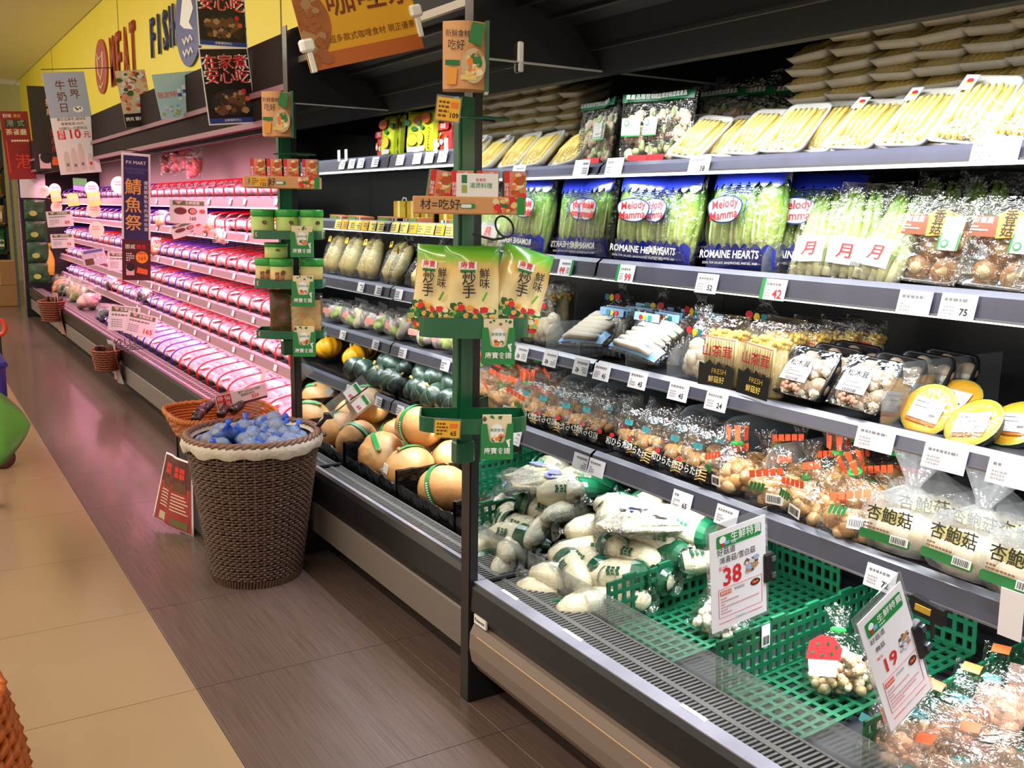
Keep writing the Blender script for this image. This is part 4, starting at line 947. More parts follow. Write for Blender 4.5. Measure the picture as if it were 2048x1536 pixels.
for k in range(7): b.tube([(-0.036+k*0.012, -0.012*(k % 2), 0.01), (-0.036+k*0.012, -0.02*(k % 2), 0.10), (-0.030+k*0.010, 0, 0.20)], [0.009, 0.010, 0.007], 7)
b.build('pale_stalks', wrapveg, t, True, kind='stuff'); MB().pillow(0.12, 0.23, 0.06, 10, 14, 0.008, 18, 3.6).build('plastic_bag', K['crisp'], t)
rect(t, -0.03, 0.05, 0.03, 0.09, C_('violet_print', '6f6fb0', rough=0.4), -0.036, r=0.008)
kQ = Kind(t)
for px, py, ang, lb in [(1118, 962, 215, 'bag of pale stalks at the back corner beside the mirror'), (1262, 1032, 200, 'bag of pale stalks with violet print, end on'), (1362, 1058, 165, 'bag of pale stalks lying towards the price card 38')]:
    p = pile(px, py, 0.085)
    kQ.put(lb, (p.x, min(p.y, MZ-0.16), p.z+0.01), ang-90, -86, 0, 0.85, 'bags of pale stalks')
# green crates
def crate(label, y0, w, x0=1.375, x1=1.95, h=0.125):
    t = thing('green_crate', label, 'crate')
    def grid(L, H, nx, nz, th):                      # open square lattice in the xz plane
        b = MB(); f = 0.0105; sx, sz = L/nx, H/nz
        for i in range(nx+1): b.box((min(L-f, max(0, i*sx-f/2)), -th/2, 0), (min(L, max(f, i*sx+f/2)), th/2, H))
        for j in range(nz+1): b.box((0, -th/2-0.0005, min(H-f, max(0, j*sz-f/2))), (L, th/2+0.0005, min(H, max(f, j*sz+f/2))))
        return b
    L = x1-x0; lift = 0.36*L*0.30
    wl = grid(L, h, 22, 4, 0.005)
    for k in range(5): wl.box((0.05+k*0.11, -0.004, h-0.002), (0.09+k*0.11, 0.004, h+0.007))
    part('side_wall', wl.mesh('side_wall', K['crate']), t, Matrix.Translation((0, 0, 0)))
    fl = grid(L, w, 17, 8, 0.005); part('floor', fl.mesh('floor', K['crate']), t, Matrix.Translation((0, 0, 0.004)) @ Matrix.Rotation(math.radians(90), 4, 'X'))
    bw = grid(w, h*1.15, 8, 4, 0.005); part('back_wall', bw.mesh('back_wall', K['crate']), t, Matrix.Translation((L, 0, 0)) @ Matrix.Rotation(math.radians(-90), 4, 'Z'))
    MB().tube([(0.0, -0.01, 0.004), (0.0, -w+0.01, 0.004)], 0.005, 6).build('front_rim', K['crate'], t)
    t.location = (x0, y0, DK+0.004); t.rotation_euler = (0, -0.07, 0)
    return t
# floor grids are laid towards -y: rotating +90 about x sends z to -y
c1 = crate('green mesh crate beside the heap of wrapped vegetables', 1.715, 0.215)
c2 = crate('green mesh crate between the two standing price cards', 1.345, 0.215)
c3 = crate('green mesh crate behind the price card 19', 0.98, 0.215)
tg = rect(c2, 0.125, 0.075, 0.150, 0.125, K['white_ink'], -0.006, 'barcode_tag'); barcode(tg, 0.128, 0.08, 0.147, 0.10, -0.008)
# loose bags in the crates
t = thing('white_mushroom_bag', 'white mushroom bag with blue print lying in the first green crate', 'mushrooms')
clump(MB(), 0.12, 0.08, 0.10, 70, 0.0105, 0, 0, 61, 1.0).build('mushroom_clump', C_('white_button', 'f0e6d2', rough=0.45), t, True, kind='stuff')
MB().pillow(0.145, 0.135, 0.095, 14, 12, 0.009, 20, 8.2, flat_bottom=True).build('plastic_bag', K['crisp'], t); rect(t, -0.055, 0.105, -0.02, 0.128, C_('sky_print', '7fb4e6', rough=0.3), -0.034, r=0.006)
for x, z in ((0.02, 0.03), (0.035, 0.05), (0.0, 0.02)): disc(t, x, z, 0.004, 0.004, K['red_ink'] if x else C_('leaf_print', '1f7434'), -0.052)
p = at(1412, 1262, z=DK+0.04); place(t, (p.x+0.02, p.y, DK+0.022), -70, -42, 12)
t = thing('spotted_cap_mushroom_bag', 'mushroom bag with red spotted print lying in the second green crate', 'mushrooms')
clump(MB(), 0.13, 0.085, 0.12, 90, 0.0105, (0, 1), 0, 71, 1.0).build('mushroom_clump', [C_('buff_button', 'd9b886', rough=0.45), C_('cream_button', 'e8d4ae', rough=0.45)], t, True, kind='stuff')
MB().sack(0.075, 0.055, 0.185, 0.72, 5.4, 20, 0.08, flare=0.35).build('plastic_bag', K['crisp'], t)
MB().prism([(-0.042, 0.062), (0.030, 0.062), (0.034, 0.085), (0.016, 0.108), (-0.012, 0.112), (-0.036, 0.098)], -0.061, -0.0602).build('red_print', K['red_ink'], t)
b = MB()
for x, z in ((-0.028, 0.075), (-0.008, 0.07), (0.012, 0.074), (-0.018, 0.092), (0.004, 0.094), (0.022, 0.088)): b.prism([(x+0.0038*math.cos(k*.785), z+0.0038*math.sin(k*.785)) for k in range(8)], -0.0618, -0.061)
b.build('dot_print', C_('bottle_green_print', '0f4a2e', rough=0.25, coat=0.5), t); MB().prism([(-0.034, 0.028), (0.022, 0.028), (0.026, 0.062), (-0.038, 0.062)], -0.0605, -0.06).build('pink_print', C_('soft_pink_print', 'f0c4cc'), t)
MB().tube([(0.013*math.cos(a), 0.011*math.sin(a), 0.134) for a in [2*math.pi*i/12 for i in range(12)]], 0.005, 5, 0, True).build('green_tie', C_('bright_green_tape', '2fae4e'), t)
p = at(1668, 1370, z=DK+0.05); place(t, (p.x+0.01, p.y, DK+0.024), -70, -30, -14)
t = thing('buff_mushroom_bag', 'small bag of buff mushrooms behind the foot of price card 19', 'mushrooms')
clump(MB(), 0.10, 0.075, 0.085, 60, 0.0105, (0, 1), 0, 81, 1.0).build('mushroom_clump', [C_('buff_button', 'd9b886', rough=0.45), C_('cream_button', 'e8d4ae', rough=0.45)], t, True, kind='stuff')
MB().pillow(0.125, 0.115, 0.08, 12, 12, 0.008, 20, 1.2, flat_bottom=True).build('plastic_bag', K['crisp'], t); rect(t, -0.05, 0.008, -0.015, 0.03, C_('bottle_green_print', '0f4a2e', rough=0.25, coat=0.5), -0.038)
p = at(1738, 1372, z=DK+0.04); place(t, (p.x+0.03, p.y, DK+0.015), -60, -35, 0)
# brown mushroom bags in the near corner
def make_lion(seed):
    t = thing('pink_print_mushroom_bag', 'x', 'mushrooms')
    clump(MB(), 0.14, 0.10, 0.11, 60, 0.02, (0, 1), 0, seed, 0.6, 0.3).build('mushroom_clump', [C_('maitake_brown', 'a07a54', rough=0.55, var=(40, '6e4e34', 0.1)), C_('maitake_buff', 'c9a47c', rough=0.55)], t, True, kind='stuff')
    MB().pillow(0.165, 0.165, 0.115, 16, 14, 0.012, 18, seed*0.37, flat_bottom=True).build('plastic_bag', K['crisp'], t)
    print_sheet(0.165, 0.055, 0.125, 0.115, 0.165, -0.007, x0=-0.02, x1=0.068).build('pink_print', film('pink_film', tint=(1.0, 0.80, 0.74), gloss=0.12, edge=0.6, haze=0.22, hazecol=(0.95, 0.62, 0.5)), t)
    print_sheet(0.165, 0.140, 0.160, 0.115, 0.165, -0.004, x0=-0.062, x1=-0.026).build('orange_print', C_('orange_red_print', 'e8592c'), t)
    rect(t, -0.062, 0.075, -0.030, 0.092, C_('teal_print', '2f7f83'), -0.066, r=0.003)
    return t
kP = [Kind(make_lion(3)), Kind(make_lion(8))]
for k, (px, py, x, lb) in enumerate([(1778, 1490, 1.42, 'pink-print brown mushroom bag under the tip of price card 19'), (1868, 1440, 1.50, 'pink-print brown mushroom bag right behind price card 19'), (1960, 1415, 1.60, 'pink-print brown mushroom bag leaning at the back of the corner heap'), (2030, 1380, 1.70, 'pink-print brown mushroom bag farthest back in the corner heap'), (1900, 1530, 1.38, 'pink-print brown mushroom bag at the bottom edge of the photo'), (1990, 1500, 1.46, 'pink-print brown mushroom bag with white patch in the corner heap')]):
    y = yat(px, x, 0.36); kP[k % 2].put(lb, (x, y, DK+0.004+(x-1.38)*0.16), -80+rnd(-20, 20), -30, rnd(-10, 10), 0.92, 'pink-print mushroom bags in the near corner')
# clear front guards
for k, (ya, yb, lb) in enumerate([(2.045, 1.73, 'clear front guard beside the mirror'), (1.725, 1.18, 'clear front guard before the first two crates'), (1.175, 0.62, 'clear front guard before the near corner heap')]):
    o = thing('front_guard', lb, 'guard'); MB().box((1.358, yb, DK+0.001), (1.361, ya, DK+0.105)).build('plate', K['acrylic'], o)
    for y in (ya-0.03, yb+0.03): MB().box((1.357, y-0.01, DK), (1.375, y+0.01, DK+0.004)).build('clip', K['acrylic'], o)
# ------------------------------------------------------------------ far case
L1, L2, L3, L4, L5 = [zt-0.010 for zt, zb in LL]
FM = 3.335
def pouch(name, lb, cat, w, h, d, base, deco):
    t = thing(name, lb, cat); MB().pillow(w, h, d, 12, 14, 0.004, 14, rnd(0, 9), flat_bottom=True, px=3.5).build('pouch', base, t); deco(t); return t
lime = C_('lime_pouch', 'c9d31e', rough=0.3, coat=0.4); redp = C_('red_pouch', 'b8302a', rough=0.3, coat=0.4)
def deco_lime(t):
    disc(t, 0.02, 0.125, 0.035, 0.018, C_('curry_print', 'b8541e'), -0.030); disc(t, -0.045, 0.118, 0.014, 0.011, C_('leaf_print', '1f7434'), -0.027); disc(t, -0.01, 0.095, 0.014, 0.008, C_('leaf_print', '1f7434'), -0.030)
    disc(t, -0.015, 0.055, 0.026, 0.023, K['black_ink'], -0.032); disc(t, -0.015, 0.055, 0.0245, 0.0215, C_('honey_print', 'e8bf2e'), -0.0325)
    rect(t, -0.04, 0.012, 0.02, 0.03, K['white_ink'], -0.029, r=0.006); smalltext(t, 0.034, 0.02, 0.048, 0.095, 8, K['brown_ink'], -0.027)
def deco_red(t):
    rect(t, -0.04, 0.08, 0.04, 0.105, K['red_ink'], -0.029, r=0.01); blotches(t, -0.035, 0.015, 0.035, 0.07, [C_('curry_print', 'b8541e'), K['white_ink'], K['orange_ink']], 12, 0.013, -0.029)
    txt(t, '咖哩', 0, 0.092, 0.02, K['white_ink'], -0.031, True)
kLm = Kind(pouch('lime_pouch', 'x', 'pouch', 0.125, 0.16, 0.05, lime, deco_lime)); kRd = Kind(pouch('red_pouch', 'x', 'pouch', 0.105, 0.125, 0.045, redp, deco_red))
for kd, px, x, rz, lb in [(kLm, 858, 1.645, -92, 'lime curry pouch facing front on the far case top shelf'), (kLm, 824, 1.655, -66, 'lime curry pouch beside the far mirror'), (kRd, 898, 1.67, -90, 'red curry pouch beside the near green pole'), (kLm, 848, 1.735, -90, 'lime curry pouch in the second row'), (kRd, 930, 1.73, -90, 'red curry pouch at the back behind the near green pole')]:
    kd.put(lb, (x, min(FM-0.07, yat(px, x, L1+0.06)), L1+0.003), rz, -4)
goldb = C_('gold_box', 'cfa92a', rough=0.25, metal=0.5)
t = thing('gold_gift_box', 'x', 'box'); MB().bevbox((-0.055, 0, 0), (0.055, 0.05, 0.085), 0.003).build('carton', goldb, t); rect(t, -0.05, 0.06, 0.05, 0.075, C_('dark_gold', 'a8861c', rough=0.3), -0.001); rect(t, -0.012, 0.0, 0.012, 0.085, C_('pale_gold', 'f0d878', rough=0.3), -0.0015); MB().tube([(-0.02, 0.025, 0.085), (-0.012, 0.025, 0.098), (0.012, 0.025, 0.098), (0.02, 0.025, 0.085)], 0.003, 5).build('handle', K['white_ink'], t)
kg = Kind(t)
for k in range(3): kg.put('%s gold gift box from the far mirror on the second shelf' % ORD[k], (1.76, FM-0.075-0.125*k, L2+0.002), -90)
t = thing('curry_roux_box', 'x', 'box'); MB().bevbox((-0.075, 0, 0), (0.075, 0.06, 0.02), 0.002).build('carton', C_('rust_box', 'a8623c', rough=0.4), t); rect(t, -0.074, 0.002, -0.04, 0.018, K['white_ink'], -0.001); rect(t, -0.015, 0.003, 0.06, 0.017, C_('grass_print', '6fb04a'), -0.001); rect(t, -0.058, 0.002, -0.046, 0.018, C_('leaf_print', '1f7434'), -0.0016)
kc = Kind(t)
for k, (px, y) in enumerate([(0, FM-0.10), (0, FM-0.42), (0, FM-0.62)]): kc.put('%s flat curry box from the far mirror, lying on the second shelf edge' % ORD[k], (1.60, y, L2+0.003), -90+(-6 if k == 0 else 2), 0, -2)
yam = ramp_mat('pale_yam_skin', [(0, 'd9bd72'), (0.5, 'ecdc9e'), (1, 'e6cf80')], 2, 0, 0.2, 0.5, 0.25, 14, bump=(60, 0.3))
def make_yam(n, w):
    t = thing('yam_bag', 'x', 'vegetable')
    for k in range(n):
        b = MB(); x = (k-(n-1)/2)*0.062
        b.tube([(x*1.1, 0, 0.008), (x*1.05, -0.006, 0.04), (x, 0, 0.10), (x*0.9, 0.004, 0.155), (x*0.85, 0, 0.175)], [0.014, 0.034, 0.030, 0.026, 0.008], 12)
        b.build('yam', yam, t, True)
    MB().sack(w, 0.05, 0.235, 0.82, n*2.1, 18, 0.06, flare=0.35).build('plastic_bag', K['crisp'], t)
    MB().prism([(x_*0.017, 0.148+z_*0.013) for x_, z_ in ((-1, -1), (1, -1), (1, 0.6), (0.3, 1), (-0.6, 1))], -0.047, -0.0463).build('yellow_label', K['yellow_ink'], t); disc(t, 0.002, 0.152, 0.007, 0.006, K['black_ink'], -0.0475)
    return t
k1, k2 = Kind(make_yam(2, 0.082)), Kind(make_yam(1, 0.055))
k1.put('bag of two pale yams on the third shelf, next to the far mirror', (1.66, FM-0.20, L3+0.003), -86, -22, 6); k1.put('bag of two pale yams on the third shelf, behind the snack pouches', (1.655, FM-0.42, L3+0.003), -94, -18, 4); k1.put('bag of two pale yams on the third shelf, behind the green pole', (1.65, FM-0.62, L3+0.003), -90, -18, 0)
k2.put('single yellow yam bag lying against the far mirror', (1.63, FM-0.065, L3+0.003), -50, -10, 30); k1.put('bag of two pale yams in the far corner of the near end', (1.66, FM-0.84, L3+0.003), -88, -18, 0)
def make_tray_veg(seed):
    t = thing('wrapped_vegetable_tray', 'x', 'vegetables')
    clump(MB(), 0.18, 0.12, 0.065, 18, 0.024, (0, 1, 2, 0), 0.004, seed, 1.6).build('mixed_vegetables', [C_('lilac_grey_veg', 'c9b6ac', rough=0.5), C_('cream_veg', 'e9dcb8'), C_('soft_green_veg', '9fb05a')], t, True, kind='stuff')
    MB().pillow(0.21, 0.10, 0.15, 14, 12, 0.010, 18, seed*0.31, flat_bottom=True).build('plastic_bag', K['crisp'], t)
    b = MB(); b.prism([(-0.06, 0.075), (0.06, 0.08), (0.065, 0.092), (-0.055, 0.092)], -0.066, -0.062); b.build('black_print', K['black_ink'], t)
    rect(t, -0.06, 0.03, 0.0, 0.055, C_('salmon_print', 'd98a7c'), -0.079, r=0.008); return t
kt = [Kind(make_tray_veg(13)), Kind(make_tray_veg(27))]
for k, (y, x, rz) in enumerate([(FM-0.13, 1.68, -80), (FM-0.33, 1.67, -100), (FM-0.55, 1.67, -86), (FM-0.76, 1.66, -94), (FM-0.24, 1.80, -90), (FM-0.48, 1.81, -84), (FM-0.70, 1.80, -96)]):
    kt[k % 2].put('%s wrapped vegetable tray from the far mirror in the %s row of the fourth shelf' % (ORD[k if k < 4 else k-4], 'front' if k < 4 else 'back'), (x, y, L4+0.010), rz, -8, rnd(-5, 5), 1.0, 'wrapped vegetable trays')
bl = C_('black_liner', '0e0e10', rough=0.22, bump=(30, 0.9))
def liner(label, y0, y1, x0, x1, z0, h, m=bl):
    """a black plastic-lined bin: low front lip, sides, crumpled rim"""
    t = thing('black_lined_bin', label, 'bin'); b = MB(); n = 16
    for (xa, ya), (xb, yb), hh in (((x0, y0), (x0, y1), h*0.62), ((x1, y0), (x1, y1), h), ((x0, y0), (x1, y0), h), ((x0, y1), (x1, y1), h)):
        vs, fs = [], []
        for i in range(n+1):
            f = i/n; x, y = xa+(xb-xa)*f, ya+(yb-ya)*f
            for zz in (0, hh*0.5, hh):
                w = 0.006*noise.noise(Vector((x*30, y*30, zz*30)))
                vs += [(x+w, y+w, z0+zz+(w*1.2 if zz else 0)), (x+w+(0.006 if xa == xb else 0), y+w+(0.006 if ya == yb else 0), z0+zz+(w*1.2 if zz else 0))]
        for i in range(n):
            q = i*6
            for k in (0, 2): fs += [(q+k, q+6+k, q+8+k, q+2+k), (q+1+k, q+3+k, q+9+k, q+7+k)]
            fs.append((q+4, q+10, q+11, q+5))
        b.add(vs, fs)
    b.box((x0, y0, z0), (x1, y1, z0+0.004)); b.build('liner', m, t); return t
lin5 = liner('black crumpled liner under the green pumpkins', 2.12, 3.325, 1.592, 1.99, L5+0.002, 0.035)
kGP, kYP = Kind(make_small_pumpkin('green_pumpkin', squash, 10, 0.06)), Kind(make_small_pumpkin('yellow_pumpkin', C_('yellow_rind', 'f2b81c', rough=0.35, var=(20, 'e89c14', 0.1)), 10, 0.13))
gp = [(812, 748, 1.66, .06), (798, 735, 1.69, .11), (835, 752, 1.65, .06), (872, 795, 1.635, .06), (852, 775, 1.645, .06), (905, 790, 1.63, .06), (880, 765, 1.68, .12), (862, 735, 1.75, .15), (900, 745, 1.74, .14), (915, 770, 1.70, .10), (790, 715, 1.78, .15), (830, 722, 1.78, .15), (920, 815, 1.62, .06)]
for k, (px, py, x, dz) in enumerate(gp):
    rowname = 'front' if dz < 0.08 else 'upper'
    idx = sum(1 for q in gp[:k] if (q[3] < 0.08) == (dz < 0.08))
    kGP.put('%s dark green pumpkin in the %s layer on the fifth shelf' % (ORD[idx], rowname), (x, min(FM-0.07, yat(px, x, L5+dz)), L5+dz-0.003), rnd(0, 360), rnd(-50, 50), rnd(-40, 40), 1.0, 'dark green pumpkins')
for k, (dy, x, dz) in enumerate([(0.70, 1.72, 0.075), (0.98, 1.70, 0.08)]): kYP.put('yellow ribbed pumpkin shown in the far mirror, %s' % ('nearer the green pumpkins' if k == 0 else 'nearer the far pole'), (x, FM-dy, L5+dz), 30*k, 25, -20, 1.0, 'yellow pumpkins')
kYP.put('yellow ribbed pumpkin shown in the far mirror, between two others', (1.84, FM-0.86, L5+0.075), 60, 30, 10, 1.0, 'yellow pumpkins')
# pumpkin bins in the well
for k, (ya, yb) in enumerate([(2.885, 3.325), (2.475, 2.875), (2.115, 2.465)]):
    liner('%s black lined pumpkin bin from the far mirror' % ORD[k], ya, yb, 1.37, 1.85, DK+0.001, 0.125)
kBP = Kind(make_big_pumpkin())
for k, (x, y, z, rx, ry, rz) in enumerate([(1.470, 3.215, .378, 62, 0, -35), (1.655, 3.225, .380, 30, -30, 40), (1.475, 3.000, .380, 25, 12, -120), (1.665, 3.010, .380, 40, -20, 200), (1.570, 3.105, .500, 20, 15, 80), (1.470, 2.720, .378, 20, 28, 90), (1.660, 2.740, .380, 30, 20, -40), (1.480, 2.330, .378, 14, 22, 20), (1.670, 2.300, .380, -12, 25, 120)]):
    kBP.put('%s orange pumpkin with green band, from the far mirror' % ORD[k], (x, y, z), rz, rx, ry, 1.0, 'orange pumpkins in the lined bins')
# ------------------------------------------------------------------ price tags
def price_tag(px, py, x, lb, s='', col='black', strip=False, w=0.068, h=0.045, rot=0.0, paper='paper'):
    p = at(px, py, x=x); o = thing('price_tag', lb, 'price tag', 'shelf price tags')
    MB().box((-w/2, 0, -h/2), (w/2, 0.0012, h/2)).build('ticket', K[paper], o)
    if s:
        big = 0.026 if col == 'red' else 0.017
        txt(o, s, w*0.20, -h*0.22, big, K[col+'_ink'], -0.0006, True)
    smalltext(o, -w*0.40+(0.008 if strip else 0), h*0.16, w*0.28, h*0.36, 1, K['grey_ink'], -0.0006, int(px)); smalltext(o, -w*0.40+(0.008 if strip else 0), -h*0.36, -w*0.08, h*0.05, 3, C_('light_print', 'a5a2a8'), -0.0006, int(py))
    if strip: rect(o, -w/2, -h/2, -w/2+0.010, h/2, K['green_ink'], -0.0006)
    o.location = p; o.rotation_euler = (math.radians(-14), math.radians(rot), math.radians(-90)); return o
xf = SX-0.0095
for px, py, lb, s, c, st in [
    (1228, 333, 'top shelf tag beside the mirror', '', 'black', False), (1398, 329, 'top shelf tag reading 38', '38', 'black', False), (1990, 301, 'wide blank top shelf tag below the corn trays', '', 'black', False),
    (1250, 547, 'tag with green strip and red 99 below the romaine', '99', 'red', True), (1413, 567, 'tag reading 52 below the romaine logo bag', '52', 'black', False), (1546, 579, 'tag with green strip and red 42 below the bamboo shoots', '42', 'red', True), (1828, 606, 'blank tag below the first shiitake pack', '', 'black', False), (1915, 613, 'tag reading 75 below the shiitake packs', '75', 'black', False),
    (1203, 744, 'tag reading 45 beside the mirror on the third shelf', '45', 'black', False), (1275, 760, 'second tag reading 45 on the third shelf', '45', 'black', False), (1356, 783, 'third tag reading 45 on the third shelf', '45', 'black', False), (1432, 802, 'tag reading 24 below the enoki packs', '24', 'black', False), (1749, 878, 'tag with fine print below the pumpkin divider', '', 'black', False), (1888, 917, 'tag with fine print below the first halved pumpkin', '', 'black', False), (2022, 948, 'tag with fine print at the edge of the third shelf', '', 'black', False),
    (1192, 936, 'blank tag beside the mirror on the fourth shelf', '', 'black', False), (1363, 1002, 'tag reading 65 below the black-label bags', '65', 'black', False), (1452, 1033, 'tag half behind the top of price card 38', '', 'black', False), (1760, 1157, 'tag reading 72 below the oyster mushrooms', '72', 'black', False)]:
    price_tag(px, py, xf, lb, s, c, st, w=0.085 if 'wide' in lb or 'fine print' in lb else 0.068)
p = at(2022, 1232, x=xf); o = thing('hanging_paper_tag', 'long blank paper tag hanging off the fourth shelf rail at the edge', 'price tag'); o.location = p; o.rotation_euler = (0, 0, math.radians(-90))
b = MB(); b.prism([(-0.02, -0.04), (0.022, -0.04), (0.021, 0.0), (0.02, 0.045), (-0.022, 0.045), (-0.021, 0.0)], -0.001, 0.0005); b.build('ticket', K['paper'], o)
p = at(1858, 1218, x=xf); o = thing('spring_clip', 'black spring clip gripping the fourth shelf rail', 'clip'); o.location = p; o.rotation_euler = (0, 0.05, math.radians(-90))
MB().prism([(-0.036, -0.014), (0.036, -0.018), (0.034, 0.012), (-0.032, 0.018)], -0.012, 0.004).build('jaw', K['black'], o); MB().box((-0.02, -0.0145, -0.006), (0.012, -0.012, 0.006)).build('gold_print', C_('gold_print', 'c9a13c', rough=0.35), o)
MB().tube([(0.012, -0.004, -0.018), (0.018, -0.004, -0.05)], 0.004, 6).build('arm', K['black'], o)
for k, (y, lb) in enumerate([(1.93, 'front rail tag nearest the mirror'), (1.66, 'front rail tag beside the first green crate'), (1.26, 'front rail tag before the second green crate'), (0.90, 'front rail tag before the near corner')]):
    o = thing('price_tag', lb, 'price tag', 'front rail price tags'); o.location = (1.215, y, 0.3352); o.rotation_euler = (math.radians(-74), 0, math.radians(-90))
    MB().box((-0.036, 0, -0.019), (0.036, 0.001, 0.019)).build('ticket', K['paper'], o); smalltext(o, -0.03, -0.012, 0.02, 0.012, 3, K['grey_ink'], -0.0006, k)
for zt, zb, nm, items in ((1.488, 1.440, 'first', [(800, 0), (834, 0), (858, 0), (885, 0)]), (1.243, 1.204, 'second', [(790, 1), (808, 1), (826, 1), (843, 1), (860, 1), (880, 1), (900, 1)]), (1.001, 0.957, 'third', [(797, 0), (838, 0)]), (0.784, 0.742, 'fourth', [(805, 0), (890, 0)]), (0.560, 0.517, 'fifth', [(800, 0), (873, 0)])):
    for k, (px, ye) in enumerate(items):
        y = yat(px, xf, (zt+zb)/2)
        o = thing('price_tag', '%s %s tag from the far mirror on the %s shelf rail' % (ORD[k], 'yellow' if ye else 'white', nm), 'price tag', 'shelf price tags'); o.location = (xf, y, (zt+zb)/2-0.002); o.rotation_euler = (math.radians(-14), 0, math.radians(-90))
        MB().box((-0.030, 0, -0.019), (0.030, 0.001, 0.019)).build('ticket', K['card_yellow'] if ye and k in (2, 5) else (C_('lemon_card', 'f2dd6a') if ye else K['paper']), o); smalltext(o, -0.026, -0.014, 0.01, 0.012, 3, K['grey_ink'], -0.0006, k)
for k, px in enumerate((872, 893)):
    o = thing('shelf_talker', '%s small white upright slip on the far case top shelf' % ORD[k], 'price tag'); o.location = (xf-0.002, yat(px, xf, 1.49), 1.475); o.rotation_euler = (0, 0, math.radians(-90)); MB().box((-0.013, 0, 0), (0.013, 0.001, 0.045)).build('slip', K['paper'], o)
# ------------------------------------------------------------------ standing price cards
def promo(label, corners, plane, big, l2, l1='好菇道', py='每包'):
    o, w, h = card('price_card', label, 'sign', corners, plane, None)
    MB().box((-w/2-0.004, 0.0012, -0.004), (w/2+0.004, 0.0026, h+0.004)).build('sleeve', K['acrylic'], o); MB().box((-w/2+0.003, 0, 0.004), (w/2-0.003, 0.0012, h*0.955)).build('sheet', K['paper'], o)
    rect(o, -w*0.37, h*0.79, w*0.40, h*0.905, K['green_ink'], -0.0006, r=0.004)
    txt(o, '生鮮特賣', w*0.13, h*0.858, w*0.135, K['white_ink'], -0.0014, True); smalltext(o, -w*0.12, h*0.800, w*0.36, h*0.822, 1, C_('pale_green_print', 'bfe0c4'), -0.0012)
    disc(o, -w*0.27, h*0.862, w*0.055, w*0.05, K['white_ink'], -0.0012); rect(o, -w*0.24, h*0.815, w*-0.16, h*0.845, C_('sky_print', '7fb4e6', rough=0.3), -0.0014); rect(o, -w*0.30, h*0.805, w*-0.25, h*0.835, K['red_ink'], -0.0013)
    txt(o, l1, -w*0.21, h*0.748, w*0.105, K['black_ink']); txt(o, l2, -w*0.21+(w*0.19 if len(l2) > 3 else 0), h*0.666, w*0.100, K['black_ink'])
    txt(o, py, -w*0.27, h*0.598, w*0.062, K['red_ink']); txt(o, big, -w*0.12, h*0.50, w*0.33, K['red_ink'], -0.001, True); txt(o, '元', w*0.13, h*0.49, w*0.06, C_('rose_ink', 'd08088'))
    blotches(o, w*0.12, h*0.475, w*0.33, h*0.595, [C_('photo_tan', 'b08a62'), C_('photo_pale', 'd9d4dc'), C_('photo_brown', '6a4a38'), C_('photo_blue', '9fb2d8')], 26, w*0.045, -0.0008, seed=len(l2))
    fr = MB()
    for a, b_ in (((-w*0.36, h*0.135), (w*0.40, h*0.138)), ((-w*0.36, h*0.405), (w*0.40, h*0.408))): fr.box((a[0], -0.0008, a[1]), (b_[0], 0, b_[1]))
    for x in (-w*0.36, w*0.395): fr.box((x, -0.0008, h*0.135), (x+0.0008, 0, h*0.408))
    fr.build('frame_line', C_('rose_ink', 'd08088'), o)
    rect(o, -w*0.33, h*0.345, -w*0.14, h*0.385, C_('tomato_print', 'e0573a'), -0.0008); txt(o, '美味食譜', -w*0.235, h*0.365, w*0.045, K['white_ink'], -0.0013); txt(o, '照燒菇菇', -w*0.0, h*0.366, w*0.045, K['grey_ink'])
    disc(o, w*0.28, h*0.355, w*0.085, h*0.032, C_('bowl_print', '3a2a22'), -0.0008); blotches(o, w*0.23, h*0.345, w*0.33, h*0.365, [K['orange_ink'], K['red_ink']], 8, w*0.025, -0.0013)
    smalltext(o, -w*0.32, h*0.16, w*0.34, h*0.325, 6, C_('rose_print', 'd9a8ac'), -0.0008)
    rect(o, -w*0.36, h*0.0835, -w*0.10, h*0.0875, K['red_ink'], -0.0008); rect(o, w*0.14, h*0.0835, w*0.40, h*0.0875, K['red_ink'], -0.0008); txt(o, '全聯福利中心', w*0.02, h*0.085, w*0.036, K['grey_ink'])
    c = MB(); c.bevbox((w/2-0.010, -0.006, h*0.30), (w/2+0.016, 0.010, h*0.58), 0.003); c.build('clip', K['black'], o)
    s = MB().box((w/2+0.006, -0.0085, h*0.34), (w/2+0.016, -0.006, h*0.385)).box((w/2+0.006, -0.0085, h*0.50), (w/2+0.016, -0.006, h*0.545)); s.build('clip_screws', K['steel'], o)
    MB().tube([(w/2+0.012, 0.006, h*0.44), (w/2+0.035, 0.03, h*0.40), (w/2+0.03, 0.10, h*0.20), (w/2+0.01, 0.16, h*-0.1)], 0.004, 6).build('stem', K['black'], o)
    return o
promo('upright white price card reading 38 with green banner', [(1417, 1042), (1531, 1036), (1534, 1243), (1424, 1254)], dict(y=1.262), '38', '鴻喜菇/雪白菇', '好菇道', '任2包')
promo('tilted white price card reading 19 with green banner', [(1704, 1222), (1804, 1168), (1866, 1392), (1780, 1455)], dict(y=0.93), '19', '舞菇')
